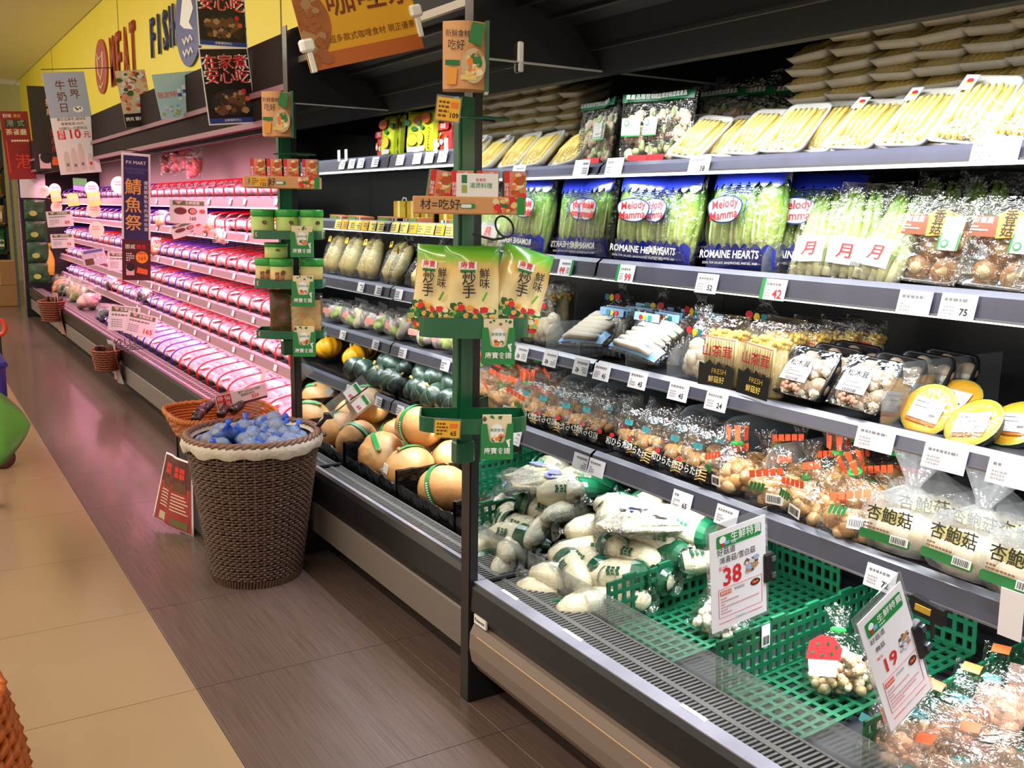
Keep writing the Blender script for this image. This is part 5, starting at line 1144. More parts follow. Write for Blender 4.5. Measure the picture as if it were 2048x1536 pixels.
# acrylic flag sign clipped to the wicker basket, pumpkin case
o, w, h = card('price_flag', 'clear tilted flag with two small price slips above the orange pumpkins', 'sign', [(713, 762), (768, 786), (690, 850), (642, 822)], dict(y=3.02), K['acrylic'])
for k, (x, z) in enumerate(((-0.25, 0.62), (0.22, 0.62))):
    s = rect(o, w*x-w*0.2, h*z-h*0.16, w*x+w*0.2, h*z+h*0.2, K['paper'], -0.001, 'slip'); rect(s, w*x-w*0.18, h*z+h*0.10, w*x+w*0.18, h*z+h*0.17, K['green_ink'], -0.0022); txt(s, '69', w*x+w*0.06, h*z-h*0.07, 0.018, K['red_ink'], -0.0022, True)
# ------------------------------------------------------------------ green display poles
def d_outline(a, yb, yf, n=14):
    return [(-a, yb)]+[(-a*math.cos(math.pi*i/n)*1.0 if 0 < i < n else (-a if i == 0 else a), yf*0.45+(yf*0.55)*math.sin(math.pi*i/n)) for i in range(n+1)]+[(a, yb)]
def tray_mesh(a, yb, yf, h, wall=0.004):
    o = d_outline(a, yb, yf); n = len(o); cx, cyy = 0, (yb+yf)/2
    inn = [(x*(1-wall/a), cyy+(y-cyy)*(1-2*wall/(yb-yf))) for x, y in o]; vs = []
    for pts, z in ((o, 0), (o, h), (inn, h), (inn, 0.004)): vs += [(x, y, z) for x, y in pts]
    fs = [tuple(range(n)), tuple(range(4*n-1, 3*n-1, -1))]
    for k in range(3):
        for i in range(n):
            j = (i+1) % n; fs.append((k*n+j, k*n+i, (k+1)*n+i, (k+1)*n+j))
    return MB().add(vs, fs)
def display_tray(parent, z, h, a=0.128, badge=True, front=None):
    b = tray_mesh(a, 0.055, -0.085, h); o = b.build('tray', K['green'], parent); o.location = (0, 0, z)
    if badge:
        m = rect(o, -0.103, h*0.3, -0.078, h*0.8, K['white_ink'], -0.062, 'badge', r=0.003); rect(m, -0.101, h*0.36, -0.080, h*0.74, K['red_ink'], -0.0628, r=0.002)
        m.matrix_local = Matrix.Translation((-0.0, 0.0, 0)) @ Matrix.Rotation(0, 4, 'Z')
    return o
def display_pole(label, x, y, z0, z1, zh0, zh1):
    o = thing('display_pole', label, 'display stand'); place(o, (x, y, 0), 0)
    b = MB(); b.box((-0.022, 0.0, z0), (0.022, 0.024, z1)); b.box((-0.014, -0.006, z0), (0.004, 0.0, z1)); b.build('pole', K['green'], o)
    MB().bevbox((-0.026, -0.01, z0-0.035), (0.026, 0.024, z0+0.02), 0.004).build('pole_foot', K['green'], o)
    return o
POLES = {}
for nm, lb, x, y, z0, z1, zh0, zh1, zt, ztop in (('near', 'green pole with header box and pouch tray on the near end panel', 1.157, 2.040, 0.70, 1.55, 1.555, 1.70, [(0.771, 0.036), (0.997, 0.047)], 1.279), ('far', 'green pole with header box and jar trays on the far end panel', 1.160, 3.322, 0.80, 1.53, 1.522, 1.666, [(0.840, 0.028), (1.013, 0.032), (1.180, 0.030)], 1.350)):
    o = display_pole(lb, x, y, z0, z1, zh0, zh1); POLES[nm] = o
    ang = math.radians(-28)
    # header box
    hd = MB(); n = 10; w_, h_ = 0.118, zh1-zh0
    pts = [(-w_/2+w_*i/n, -0.05-0.018*math.sin(math.pi*i/n)) for i in range(n+1)]+[(w_/2, 0.0), (-w_/2, 0.0)]
    hd.plate(pts, 0, h_); hb = hd.build('header_box', K['kraft'], o); hb.matrix_local = Matrix.Translation((-0.030, -0.035, zh0)) @ Matrix.Rotation(ang, 4, 'Z') @ Matrix.Diagonal((0.80, 1, 1, 1))
    MB().box((w_/2, -0.052, -0.004), (w_/2+0.012, 0.006, h_+0.004)).build('green_side', K['green'], hb)
    yy = -0.0705; txt(hb, '新鮮食材', -0.018, h_*0.80, 0.017, K['black_ink'], yy); txt(hb, '吃好', -0.022, h_*0.63, 0.024, K['black_ink'], yy)
    disc(hb, 0.026, h_*0.34, 0.034, h_*0.26, C_('plate_print', 'c9b08a'), -0.0700, n=24); blotches(hb, 0.008, h_*0.2, 0.046, h_*0.5, [C_('photo_tan', 'b08a62'), C_('pasta_print', 'e8c878'), K['orange_ink'], C_('leaf_print', '1f7434'), C_('cream_veg', 'e9dcb8')], 34, 0.010, -0.0706, seed=3)
    b = MB().prism([(0.012, h_*0.70), (0.048, h_*0.62), (0.056, h_*0.95), (0.022, h_*0.98)], -0.0702, -0.066); b.build('packet_print', C_('leaf_print', '1f7434'), hb)
    b = MB().prism([(-0.05, h_*0.06), (-0.022, h_*0.06), (-0.018, h_*0.30), (-0.046, h_*0.32)], -0.0690, -0.064); b.build('packet_print', C_('amber_print', 'f0a23c'), hb); rect(hb, -0.052, h_*0.34, -0.012, h_*0.42, C_('leaf_print', '1f7434'), -0.068)
    rect(hb, -0.01, h_*0.13, 0.034, h_*0.20, C_('pasta_print', 'e8c878'), -0.0708)
    # arm
    za = zh0-0.052
    MB().tube([(0.0, -0.006, za), (0.05, -0.014, za+0.002), (0.105, -0.020, za)], 0.0035, 6).tube([(0, -0.006, za), (-0.05, -0.03, za-0.004)], 0.0025, 6).build('arm', K['green'], o)
    # card tray
    ct = MB(); ct.bevbox((-0.128, -0.060, 0), (0.125, 0.02, 0.040), 0.003); t = ct.build('box_tray', K['kraft'], o); t.matrix_local = Matrix.Translation((-0.020, -0.045, ztop)) @ Matrix.Rotation(ang, 4, 'Z')
    txt(t, '材=吃好', -0.065, 0.020, 0.026, K['black_ink'], -0.0612); rect(t, -0.02, 0.013, 0.014, 0.024, K['green_ink'], -0.0612, r=0.004); rect(t, -0.018, 0.0145, 0.006, 0.0225, K['paper'], -0.0617, r=0.003)
    blotches(t, 0.06, 0.008, 0.105, 0.034, [C_('leaf_print', '1f7434'), C_('pasta_print', 'e8c878'), K['orange_ink'], C_('cream_veg', 'e9dcb8'), K['red_ink']], 36, 0.009, -0.0612, seed=7); rect(t, 0.110, 0.0, 0.127, 0.040, K['green_ink'], -0.0614)
    for k, (z, h) in enumerate(zt):
        dt = display_tray(o, z, h, 0.128 if nm == 'near' else 0.116); dt.matrix_local = Matrix.Translation((-0.012, -0.060, z)) @ Matrix.Rotation(ang, 4, 'Z')
    # recipe leaflet boxes hang on the trays
    for k, (z, h) in enumerate(zt):
        rbx = thing('recipe_box', 'green recipe leaflet box on the %s pole, hanging from the %s tray' % (nm, ['lowest', 'pouch' if nm == 'near' else 'middle', 'top'][k]), 'leaflet box')
        c, s = math.cos(ang), math.sin(ang); lx, ly = 0.055, -0.155
        place(rbx, (x-0.012+lx*c-(ly+0.06)*s*1.0-0.0, y-0.060+lx*s+(ly+0.06)*c, z-0.058), math.degrees(ang), -4)
        b = MB(); b.box((-0.038, 0, 0), (0.038, 0.016, 0.004)); b.box((-0.038, 0, 0), (-0.036, 0.016, 0.085)); b.box((0.036, 0, 0), (0.038, 0.016, 0.085)); b.box((-0.038, 0.014, 0), (0.038, 0.016, 0.09))
        b.prism([(-0.038, 0), (0.038, 0), (0.038, 0.085), (0.024, 0.085), (0.018, 0.045), (0.012, 0.040), (-0.012, 0.040), (-0.018, 0.045), (-0.024, 0.085), (-0.038, 0.085)], -0.0012, 0.0)
        b.build('holder', K['green_card'], rbx); lf = MB().box((-0.034, 0.003, 0.005), (0.034, 0.012, 0.105)).build('leaflets', C_('leaflet_cream', 'e3d2b0' if nm == 'near' else 'e6e4e0'), rbx)
        txt(rbx, '康寶食譜', 0, 0.020, 0.0155, K['white_ink'], -0.0020, True); disc(lf, 0, 0.062, 0.016, 0.022, K['paper'], 0.0024); txt(lf, '康蔬食堂' if nm == 'near' else '湯煲料理', 0, 0.069, 0.0085, K['green_ink'], 0.0016)
        blotches(lf, -0.01, 0.045, 0.012, 0.056, [C_('photo_brown', '6a4a38'), K['orange_ink'], C_('leaf_print', '1f7434'), C_('cream_veg', 'e9dcb8')], 14, 0.006, 0.0018, seed=k); blotches(lf, -0.03, 0.092, 0.03, 0.102, [C_('leaf_print', '1f7434'), C_('photo_brown', '6a4a38')], 5, 0.005, 0.0024, seed=k+5)
        MB().prism([(0.024, 0.036), (0.032, 0.048), (0.0285, 0.049), (0.030, 0.030), (0.026, 0.030), (0.025, 0.047), (0.021, 0.046)], -0.0022, -0.0014).build('arrow', K['white_ink'], rbx)
def on_pole(nm, lx, ly, z):
    x, y = POLES[nm].location.x, POLES[nm].location.y; a = math.radians(-28)
    return (x-0.012+lx*math.cos(a)-ly*math.sin(a), y-0.060+lx*math.sin(a)+ly*math.cos(a), z)
def yellow_tag(label, loc, s, rz=-28, ry=6, w=0.052, h=0.05):
    o = thing('price_tag', label, 'price tag'); place(o, loc, rz, 0, ry); MB().box((-w/2-0.003, 0.001, -h/2-0.003), (w/2+0.003, 0.002, h/2+0.005)).build('sleeve', K['acrylic'], o); MB().box((-w/2, 0, -h/2), (w/2, 0.001, h/2)).build('ticket', K['card_yellow'], o)
    txt(o, s, w*0.26, -h*0.26, 0.015, K['black_ink'], -0.0006, True); rect(o, w*0.1, h*0.08, w*0.42, h*0.34, K['orange_ink']); smalltext(o, -w*0.42, -h*0.4, w*0.02, h*0.4, 4, K['brown_ink'], -0.0006)
yellow_tag('yellow tag reading 109 under the near header box', on_pole('near', -0.062, -0.03, 1.512), '109')
yellow_tag('yellow tag reading 65 on the lowest tray of the near pole', on_pole('near', -0.062, -0.098, 0.787), '65', -28, 3, 0.058, 0.04)
yellow_tag('yellow tag reading 122 on the far card tray', on_pole('far', -0.085, -0.075, 1.371), '122', -28, 3, 0.055, 0.03)
# boxes in the card trays
def stock_box(front, side, w=0.052, d=0.05, h=0.095):
    t = thing('soup_stock_box', 'x', 'box'); MB().bevbox((-w/2, -d/2, 0), (w/2, d/2, h), 0.0015).build('carton', side, t); rect(t, -w/2+0.001, 0.001, w/2-0.001, h-0.001, front, -d/2-0.0006)
    rect(t, -w/2+0.001, 0.001, -w/2+0.013, h-0.001, K['red_ink'], -d/2-0.0011); txt(t, '鮮\n味\n湯', -w/2+0.007, h*0.55, 0.011, K['white_ink'], -d/2-0.0018); blotches(t, -w*0.12, h*0.15, w*0.38, h*0.9, [C_('curry_print', 'b8541e'), K['orange_ink'], C_('cream_veg', 'e9dcb8'), C_('soft_green_veg', '9fb05a'), K['red_ink']], 26, 0.011, -d/2-0.0011, seed=2)
    return t
ks = Kind(stock_box(C_('salmon_print', 'd98a7c'), C_('olive_carton', '4d6b34')))
for nm, lx, rz, ry, lb in [('near', -0.090, -22, 8, 'leaning soup stock box at the left end of the near card tray'), ('near', -0.028, -28, 0, 'soup stock box behind the white leaflet stack on the near tray'), ('near', 0.030, -28, 0, 'soup stock box in the middle of the near card tray'), ('near', 0.092, -28, 0, 'soup stock box at the right end of the near card tray'), ('far', -0.095, -28, 0, 'soup stock box at the left end of the far card tray'), ('far', -0.040, -28, 0, 'second soup stock box on the far card tray'), ('far', 0.016, -28, 0, 'third soup stock box on the far card tray'), ('far', 0.078, -28, 0, 'soup stock box at the right end of the far card tray')]:
    ks.put(lb, on_pole(nm, lx, -0.004, (1.2835 if nm == 'near' else 1.3545)), rz, 0, ry, 1.0, 'soup stock boxes on the card trays')
o = thing('leaflet_stack', 'white recipe leaflets standing before the boxes on the near card tray', 'leaflets'); place(o, on_pole('near', 0.005, -0.046, 1.2835), -28, -4)
MB().box((-0.048, 0, 0), (0.048, 0.006, 0.088)).build('leaflets', K['paper'], o); txt(o, '湯煲料理', 0.008, 0.060, 0.013, K['green_ink']); txt(o, '有食慾', 0.008, 0.073, 0.008, K['red_ink']); disc(o, 0.012, 0.012, 0.036, 0.017, C_('bowl_print', '3a2a22')); blotches(o, -0.008, 0.004, 0.038, 0.022, [C_('pasta_print', 'e8c878'), K['orange_ink'], C_('soft_green_veg', '9fb05a')], 18, 0.008, -0.001)
rect(o, -0.048, 0.026, -0.02, 0.034, K['green_ink']); rect(o, -0.036, 0.044, -0.024, 0.062, C_('soft_green_veg', '9fb05a')); rect(o, -0.036, 0.066, -0.024, 0.084, C_('leaf_print', '1f7434'))
# seasoning pouches in the near pouch tray
pouch_m = ramp_mat('seasoning_pouch', [(0, '8fb04a'), (0.18, 'e8d49a'), (0.6, 'efd69a'), (0.78, 'e0b864'), (0.9, '7fb52e'), (1, '4f9a2c')], 2, 0, 0.2, 0.22, 0.07, 12, coat=0.6)
def make_season():
    t = thing('seasoning_pouch', 'x', 'pouch'); w, h, d = 0.128, 0.205, 0.055
    MB().pillow(w, h, d, 14, 18, 0.007, 16, 3.7, flat_bottom=True, px=3.2).build('pouch', pouch_m, t, True)
    y = -d/2-0.0035
    m = rect(t, -0.030, 0.150, 0.012, 0.168, K['white_ink'], y+0.002, 'badge'); txt(m, '康寶', -0.009, 0.159, 0.017, K['red_ink'], y+0.001, True); rect(t, -0.026, 0.143, 0.008, 0.149, C_('leaf_print', '1f7434'), y+0.001)
    txt(t, '炒\n手', -0.006, 0.112, 0.033, K['black_ink'], y-0.0022, True); txt(t, '鮮\n味', 0.030, 0.128, 0.025, K['black_ink'], y-0.0022, True)
    blotches(t, -0.052, 0.012, 0.050, 0.070, [C_('leaf_dark', '2a5a2c'), C_('soft_green_veg', '9fb05a'), C_('pasta_print', 'e8c878'), K['red_ink'], C_('leaf_print', '1f7434'), C_('amber_print', 'f0a23c'), C_('cream_veg', 'e9dcb8')], 90, 0.0085, y+0.001, seed=4)
    MB().tube([(0.026, y-0.001, 0.078), (0.036, y-0.001, 0.098)], 0.0028, 5).build('spoon_print', C_('grass_print', '6fb04a'), t); disc(t, 0.042, 0.04, 0.008, 0.009, C_('teal_print', '2f7f83'), y+0.002)
    return t
kz = Kind(make_season())
for lx, ly, rz, rx, ry, lb in [(-0.006, -0.035, -30, -4, 0, 'tall seasoning pouch facing front in the near pouch tray'), (-0.092, 0.0, -60, -4, 2, 'seasoning pouch turned aside at the left end of the near pouch tray'), (0.088, 0.005, -16, -8, 16, 'seasoning pouch leaning over at the right end of the near pouch tray')]:
    kz.put(lb, on_pole('near', lx, ly, 1.002), rz, rx, ry, 1.0, 'seasoning pouches')
o = thing('cable_tie_loop', 'black cable tie loop above the near seasoning pouches', 'cable tie'); p = on_pole('near', 0.07, -0.02, 1.252); o.location = p
MB().tube([(0.024*math.cos(a), 0.012*math.sin(a), 0.024*math.sin(a)) for a in [2*math.pi*i/20 for i in range(20)]], 0.0025, 6, 0, True).tube([(-0.075, 0.02, -0.018), (-0.03, 0.0, -0.030), (0.0, 0.0, -0.026)], 0.003, 6).build('loop', K['black'], o)
# jars and pouches on the far pole
def make_jar(top, label_m, lab):
    t = thing('stock_powder_jar', 'x', 'jar'); MB().lathe([(0.036, 0.0), (0.039, 0.004), (0.039, 0.068), (0.036, 0.074)], 24).build('jar', label_m, t, True); MB().lathe([(0.040, 0.072), (0.041, 0.075), (0.041, 0.092), (0.038, 0.096)], 24).build('lid', top, t, True)
    if lab: txt(t, lab, 0, 0.036, 0.017, C_('dark_red_print', '7d1f1a'), -0.0402, True, 1, 0)
    disc(t, 0.012, 0.052, 0.008, 0.007, C_('photo_brown', '6a4a38'), -0.0392); return t
lidg = C_('green_lid', '2f9a3c', rough=0.3); jm = ramp_mat('green_jar_label', [(0, 'd9e29a'), (0.5, 'c6dc82'), (1, '8fc24a')], 2, 0, 0.08, 0.35, 0.15, 20)
kJ = Kind(make_jar(lidg, jm, '')); kJ2 = Kind(make_jar(lidg, ramp_mat('peach_jar_label', [(0, 'e2b474'), (0.6, 'e2c98a'), (1, '9cc25a')], 2, 0, 0.08, 0.35, 0.15, 20), '鰹魚\n鮮味'))
for k, lx in enumerate((-0.085, -0.002, 0.080)): kJ.put('%s pale green stock jar from the aisle end on the top jar tray' % ORD[k], on_pole('far', lx, -0.022, 1.1845), -28+10*k, group='stock jars')
for k, (lx, ly) in enumerate(((-0.080, 0.0), (-0.022, -0.045), (0.075, -0.01))): kJ2.put('%s peach-labelled stock jar from the aisle end on the middle jar tray' % ORD[k], on_pole('far', lx, ly, 1.0175), -28+(140 if k == 2 else 0), group='stock jars')
kJ.put('pale green stock jar stacked on top of the peach jars', on_pole('far', -0.045, -0.01, 1.1145), -28, 0, 0, (1.0, 1.0, 0.55), 'stock jars')
t = thing('snack_pouch', 'orange clear-fronted pouch standing in the lowest tray of the far pole', 'pouch'); MB().pillow(0.12, 0.15, 0.05, 12, 14, 0.008, 18, 6.6, flat_bottom=True).build('plastic_bag', K['crisp'], t); MB().pillow(0.108, 0.125, 0.036, 10, 10, 0.004, 18, 1.6).build('filling', C_('orange_filling', 'e89a3c', rough=0.5, var=(40, 'd9c28a', 0.3)), t); place(t, on_pole('far', 0.05, 0.0, 0.8445), -28)
t = thing('snack_pouch', 'dark green pouch standing in the lowest tray of the far pole', 'pouch'); MB().pillow(0.085, 0.16, 0.045, 10, 14, 0.006, 18, 2.6, flat_bottom=True).build('pouch', C_('dark_leaf_pouch', '2c4426', rough=0.35, var=(50, '7a3a24', 0.5)), t); place(t, on_pole('far', -0.035, 0.01, 0.8445), -40)
# ------------------------------------------------------------------ meat case
meat_m = C_('pink_meat', 'ec7c92', rough=0.35, var=(26, 'f6d0d4', 0.25, (1, 1, 1)), bump=(60, 0.3)); fat_m = C_('pale_meat', 'f0b2b4', rough=0.35, var=(30, 'd9566c', 0.3))
def make_meat(seed, deep=0.040):
    """wrapped foam tray; local x along the case, y down into the shelf, z into the case"""
    t = thing('meat_tray', 'x', 'meat'); w, h = 0.188, 0.27
    open_tray(w, h, deep, 0.030, 0.004, 0.014).build('foam_tray', C_('blush_foam', 'f4ccd4', rough=0.4), t, True)
    q = random.Random(seed)
    for k in range(6):
        z = 0.042+k*0.037
        MB().blob((q.uniform(-0.010, 0.010), -deep*0.80, z), (0.074+q.uniform(-.012, .006), 0.016, 0.025), 10, 6, 0.25, 20, 0, None, 0, 0, 0, k+seed).build('meat_slice', meat_m if (k+seed) % 3 else fat_m, t, True)
    film_lid(w-0.008, h-0.008, -deep-0.002, 0.010, seed).build('film_wrap', K['crisp'], t, True)
    if seed % 2: MB().box((0.015, -deep-0.0125, 0.02), (0.070, -deep-0.0115, 0.07)).build('sticker', K['paper'], t)
    return t
def make_divider(m):
    t = thing('wire_divider', 'x', 'divider'); p = [(0, 0, 0.0), (0, 0, 0.045)]
    p += [(0.075-0.075*math.cos(a), 0, 0.045+0.055*math.sin(a)) for a in (0.3, 0.6, 0.9, 1.2, 1.5708)]+[(0.25, 0, 0.103), (0.36, 0, 0.104), (0.36, 0, 0.0)]
    MB().tube(p, 0.0042, 6).build('coated_wire', m, t, True)
    MB().box((-0.004, -0.012, -0.001), (0.365, 0.012, 0.001)).build('foot_strip', K['acrylic'], t); return t
red_rim = C_('red_coated_wire', 'e3182a', rough=0.3, coat=0.4); pur_rim = C_('violet_coated_wire', '4a2ac0', rough=0.3, coat=0.4)
kM = [Kind(make_meat(q)) for q in (1, 2, 3, 4)]; kWR, kWV = Kind(make_divider(red_rim)), Kind(make_divider(pur_rim))
names = ['top', 'second', 'third', 'fourth', 'fifth']
def lay(o, x, y, z, tilt, tw):
    zz = Vector((math.cos(tilt), tw, math.sin(tilt))).normalized(); xx = Vector((0, -1, 0)); xx = (xx-zz*xx.dot(zz)).normalized(); yy = zz.cross(xx)
    o.matrix_world = Matrix.Translation((x, y, z)) @ Matrix((xx, yy, zz)).transposed().to_4x4()
rows = [(zt-0.009, nm, 1.585) for (zt, zb), nm in zip(LM, names)]+[(DK+0.001, 'well', 1.40)]
for zs, nm, x0 in rows:
    y = 3.50; k = 0; ct = cr = cv = 0; where = 'in the meat case well' if nm == 'well' else 'on the %s meat shelf' % nm
    while y < 11.9:
        pitch = 0.205 if y < 7.5 else (0.26 if y < 9.5 else 0.34)
        vio = (y > 6.1 and nm in ('fifth', 'fourth', 'third', 'second', 'well')) or (y > 7.4 and nm == 'top')
        if vio and noise.noise(Vector((y*0.9, zs*9, 0))) > 0.22: vio = False
        if not (nm == 'well' and 8.4 < y):
            lb = ('%s pink meat tray from the far pole, %s' % (ORD[ct], where)) if ct < 20 else 'pink meat tray at the distant end, %s' % where
            ct += 1; tilt = math.radians((9 if nm != 'well' else 13)+rnd(-2, 2)); o = kM[k % 4].put(lb, (0, 0, 0), group='meat trays '+where); lay(o, x0+0.012, y+pitch/2, zs+0.006+0.010, tilt, rnd(-0.03, 0.03))
            if nm == 'well' and y < 7.0:
                o = kM[(k+1) % 4].put('%s back-row pink meat tray from the far pole, in the meat case well' % ORD[ct-1], (0, 0, 0), group='back-row meat trays in the well'); lay(o, x0+0.30, y+pitch/2, zs+0.080, tilt, 0.0)
            col = 'violet' if vio else 'red'; n_ = cv if vio else cr
            lb = ('%s %s wire divider from the far pole, %s' % (ORD[n_], col, where)) if n_ < 20 else '%s wire divider at the distant end, %s' % (col, where)
            if vio: cv += 1
            else: cr += 1
            d = (kWV if vio else kWR).put(lb, (x0-0.006, y, zs+0.002), 0, 0, -4 if nm != 'well' else -9, 1.0 if nm != 'well' else (1.3, 1, 1.05), '%s wire dividers %s' % (col, where))
        y += pitch; k += 1
# tags along the meat rails (too small to tell apart)
tagm = MB().box((-0.022, 0, -0.016), (0.022, 0.001, 0.016)).mesh('ticket', K['paper'])
for (zt, zb), nm in zip(LM, names):
    for k in range(11):
        o = bpy.data.objects.new('price_tag', tagm); COL.objects.link(o); tag(o, '%s small tag from the far pole on the %s meat rail' % (ORD[k], nm), 'price tag', 'tags on the %s meat rail' % nm)
        o.location = (xf, 3.75+0.42*k+rnd(-0.1, 0.1), (zt+zb)/2); o.rotation_euler = (math.radians(-14), 0, math.radians(-90))
# hanging packs and plastic-wrapped goods
def hang_pack(label, px, py, x, col, w, h):
    t = thing('hanging_pack', label, 'packet'); p = at(px, py, x=x); MB().pillow(w, h, 0.05, 10, 12, 0.012, 16, px*0.1).build('plastic_bag', K['crisp'], t); clump(MB(), w*0.75, 0.04, h*0.75, 14, 0.03, (0, 1), 0.02, int(px), 1.3).build('filling', [C_('packet_'+col, col, rough=0.45), C_('pale_meat', 'f0b2b4')], t, True, kind='stuff'); MB().tube([(0, 0, h*0.97), (0, 0, h+0.03)], 0.003, 5).build('hook', K['steel'], t); place(t, p-Vector((0, 0, h/2)), -60)
for k, (px, py, col) in enumerate([(335, 318, '7a4438'), (352, 312, 'c88078'), (372, 308, 'b86a5c'), (388, 322, 'e07a6c')]): hang_pack('%s hanging packet from the left under the meat case canopy' % ORD[k], px, py, 1.78, col, 0.16, 0.24)
def lump_bag(label, px, py, x, z, cols, w, h, cat='packet', name='wrapped_packet', rz=-60, m='crisp'):
    t = thing(name, label, cat); clump(MB(), w*0.85, w*0.5, h*0.8, 18, h*0.22, tuple(range(len(cols))), 0.004, int(px*py) % 97, 1.2, 0.2).build('filling', [C_('fill_'+c, c, rough=0.45) for c in cols], t, True, kind='stuff'); MB().pillow(w, h, w*0.55, 12, 12, 0.012, 16, px*0.07, flat_bottom=True).build('plastic_bag', K[m], t); place(t, (x, yat(px, x, z+h/2), z), rz, -18); return t
for px, z, x, cols, w, h, lb in [(118, 0.292, 1.50, ('d85a26', 'e0875a', '6a4a38'), 0.27, 0.22, 'packet with an orange print in the far left of the well'), (128, 0.292, 1.50, ('5a5648', '8a8468', '3a3a38'), 0.28, 0.22, 'dark crinkled packet beside the far end panel'), (148, 0.292, 1.50, ('a08a68', 'c8b49a', '7a8a4a'), 0.27, 0.26, 'greenish packet beside the orange-print packet'), (172, 0.292, 1.48, ('c88a92', '9a7068', 'd8b0a8'), 0.28, 0.24, 'dusky packet right of the greenish one'), (212, 0.292, 1.46, ('1c2040', '2a3050', '8a90b0'), 0.26, 0.16, 'shiny navy packet behind the twin price signs'), (228, 0.52, 1.62, ('2a2228', '4a3a40', '8a6a70'), 0.26, 0.14, 'dark packet lying on the fifth meat shelf'), (290, 0.53, 1.60, ('2a2228', '3a3034', '6a4a50'), 0.24, 0.12, 'second dark packet on the fifth meat shelf'), (308, 0.93, 1.58, ('b07050', 'c8906a', '8a4a34'), 0.13, 0.13, 'round brown packet on the third shelf beside the navy banner'), (322, 1.13, 1.58, ('b07050', 'c8906a', 'd8b090'), 0.13, 0.13, 'round brown packet on the second shelf behind the 160 sign'), (418, 1.12, 1.575, ('c8907a', 'e0b8a0', 'a86a50'), 0.11, 0.12, 'round brown packet right of the 160 sign'), (440, 1.08, 1.560, ('d8b8b0', 'c8a090', 'e8d0c8'), 0.12, 0.12, 'pale packet hanging over the second meat rail')]:
    lump_bag(lb, px, 10, x, z, cols, w, h)
# price signs in the meat case
gbar = C_('olive_green_bar', '5f7a48', rough=0.5); pinkp = K['paper']
def meat_sign(label, corners, y, big, col='red', pics=False, blank=False):
    o, w, h = card('price_sign', label, 'sign', corners, dict(y=y), pinkp)
    rect(o, -w*0.42, h*0.76, w*0.42, h*0.95, gbar); 
    if h > 0.10: txt(o, '生鮮超值', w*0.10, h*0.855, h*0.15, K['white_ink'], -0.0012, True)
    MB().prism([(-w*0.36, h*0.93), (-w*0.16, h*0.93), (-w*0.26, h*0.79)], -0.0012, -0.0006).build('printed_panel', C_('pink_heart', 'f2b8c4'), o)
    if pics:
        disc(o, -w*0.22, h*0.52, w*0.17, h*0.15, C_('meat_brown_print', '6e3a34')); disc(o, w*0.10, h*0.52, w*0.12, h*0.14, C_('bowl_print', '3a2a22')); disc(o, w*0.11, h*0.52, w*0.09, h*0.11, C_('salmon_print', 'd98a7c'), -0.0012); disc(o, w*0.36, h*0.52, w*0.08, h*0.09, C_('tomato_print', 'e0573a'))
        txt(o, big, w*0.10, h*0.20, h*0.20, K['brown_ink'], -0.0012, True)
    elif big: txt(o, big, w*0.26, h*0.24, h*0.30, K[col+'_ink'], -0.0012, True)
    if not pics: smalltext(o, -w*0.40, h*0.56, w*0.25, h*0.70, 1, K['grey_ink'], -0.0008, 4); smalltext(o, -w*0.40, h*0.12, -w*0.05, h*0.48, 4, C_('light_print', 'a5a2a8'), -0.0008, 5)
    return o
meat_sign('pink-lit price sign reading 160 with meat pictures', [(339, 401), (414, 398), (415, 446), (340, 448)], 5.3, '160', pics=True)
meat_sign('tilted price sign reading 139 below the 160 sign', [(331, 437), (408, 452), (405, 458), (352, 482)], 5.4, '139', pics=True)
meat_sign('upper price sign reading 89 near the far end panel', [(92, 426), (143, 418), (147, 447), (97, 460)], 9.5, '89'); meat_sign('lower price sign reading 79 near the far end panel', [(100, 470), (147, 466), (149, 494), (104, 498)], 9.5, '79')
meat_sign('big pink-lit price sign reading 165 in front of the well', [(256, 631), (318, 625), (306, 668), (246, 675)], 6.4, '165'); meat_sign('pink-lit price sign half behind the 165 sign', [(218, 610), (282, 614), (276, 662), (216, 662)], 6.6, '')
o, w, h = card('price_sign', 'small tilted lilac sign left of the navy banner', 'sign', [(160, 503), (208, 494), (214, 526), (170, 534)], dict(y=7.9), C_('lilac_card', 'e0d4f0')); rect(o, -w*0.4, h*0.78, w*0.42, h*0.95, C_('violet_print', '6f6fb0', rough=0.4)); rect(o, -w*0.42, h*0.05, -w*0.05, h*0.45, C_('photo_brown', '6a4a38')); blotches(o, 0, h*0.2, w*0.4, h*0.7, [C_('amber_print', 'f0a23c'), K['white_ink'], C_('photo_blue', '9fb2d8')], 12, h*0.09)
meat_sign('pink-lit sign half behind the navy banner', [(215, 504), (262, 504), (262, 542), (216, 540)], 7.6, '')
pk_card = C_('pale_pink_card', 'f6c9bb', rough=0.5)
for k, (px, py, r) in enumerate([(90, 382, 11), (110, 380, 13), (184, 378, 15), (238, 370, 17), (187, 420, 15), (193, 459, 16), (113, 415, 12)]):
    o = thing('round_shelf_card', '%s round pink card from the left, hanging before the meat trays' % ORD[k], 'sign', 'round pink cards'); p = at(px, py, x=1.515 if px > 95 else 1.38); o.location = p; o.rotation_euler = (0, 0, math.radians(-38)); rr = r/1925*(p-Vector((0, 0, CH))).dot(FW)
    disc(o, 0, 0, rr, rr, pk_card, 0, 'card', 20, 0.0015); smalltext(o, -rr*0.5, -rr*0.1, rr*0.5, rr*0.5, 2, C_('rose_ink', 'd08088'), -0.0025, k); MB().tube([(0, 0.004, -rr*0.9), (0.01, 0.03, -rr*1.3), (0.0, 0.075 if px > 95 else 0.20, -rr*1.4)], 0.004, 5).build('stem', K['acrylic'], o)
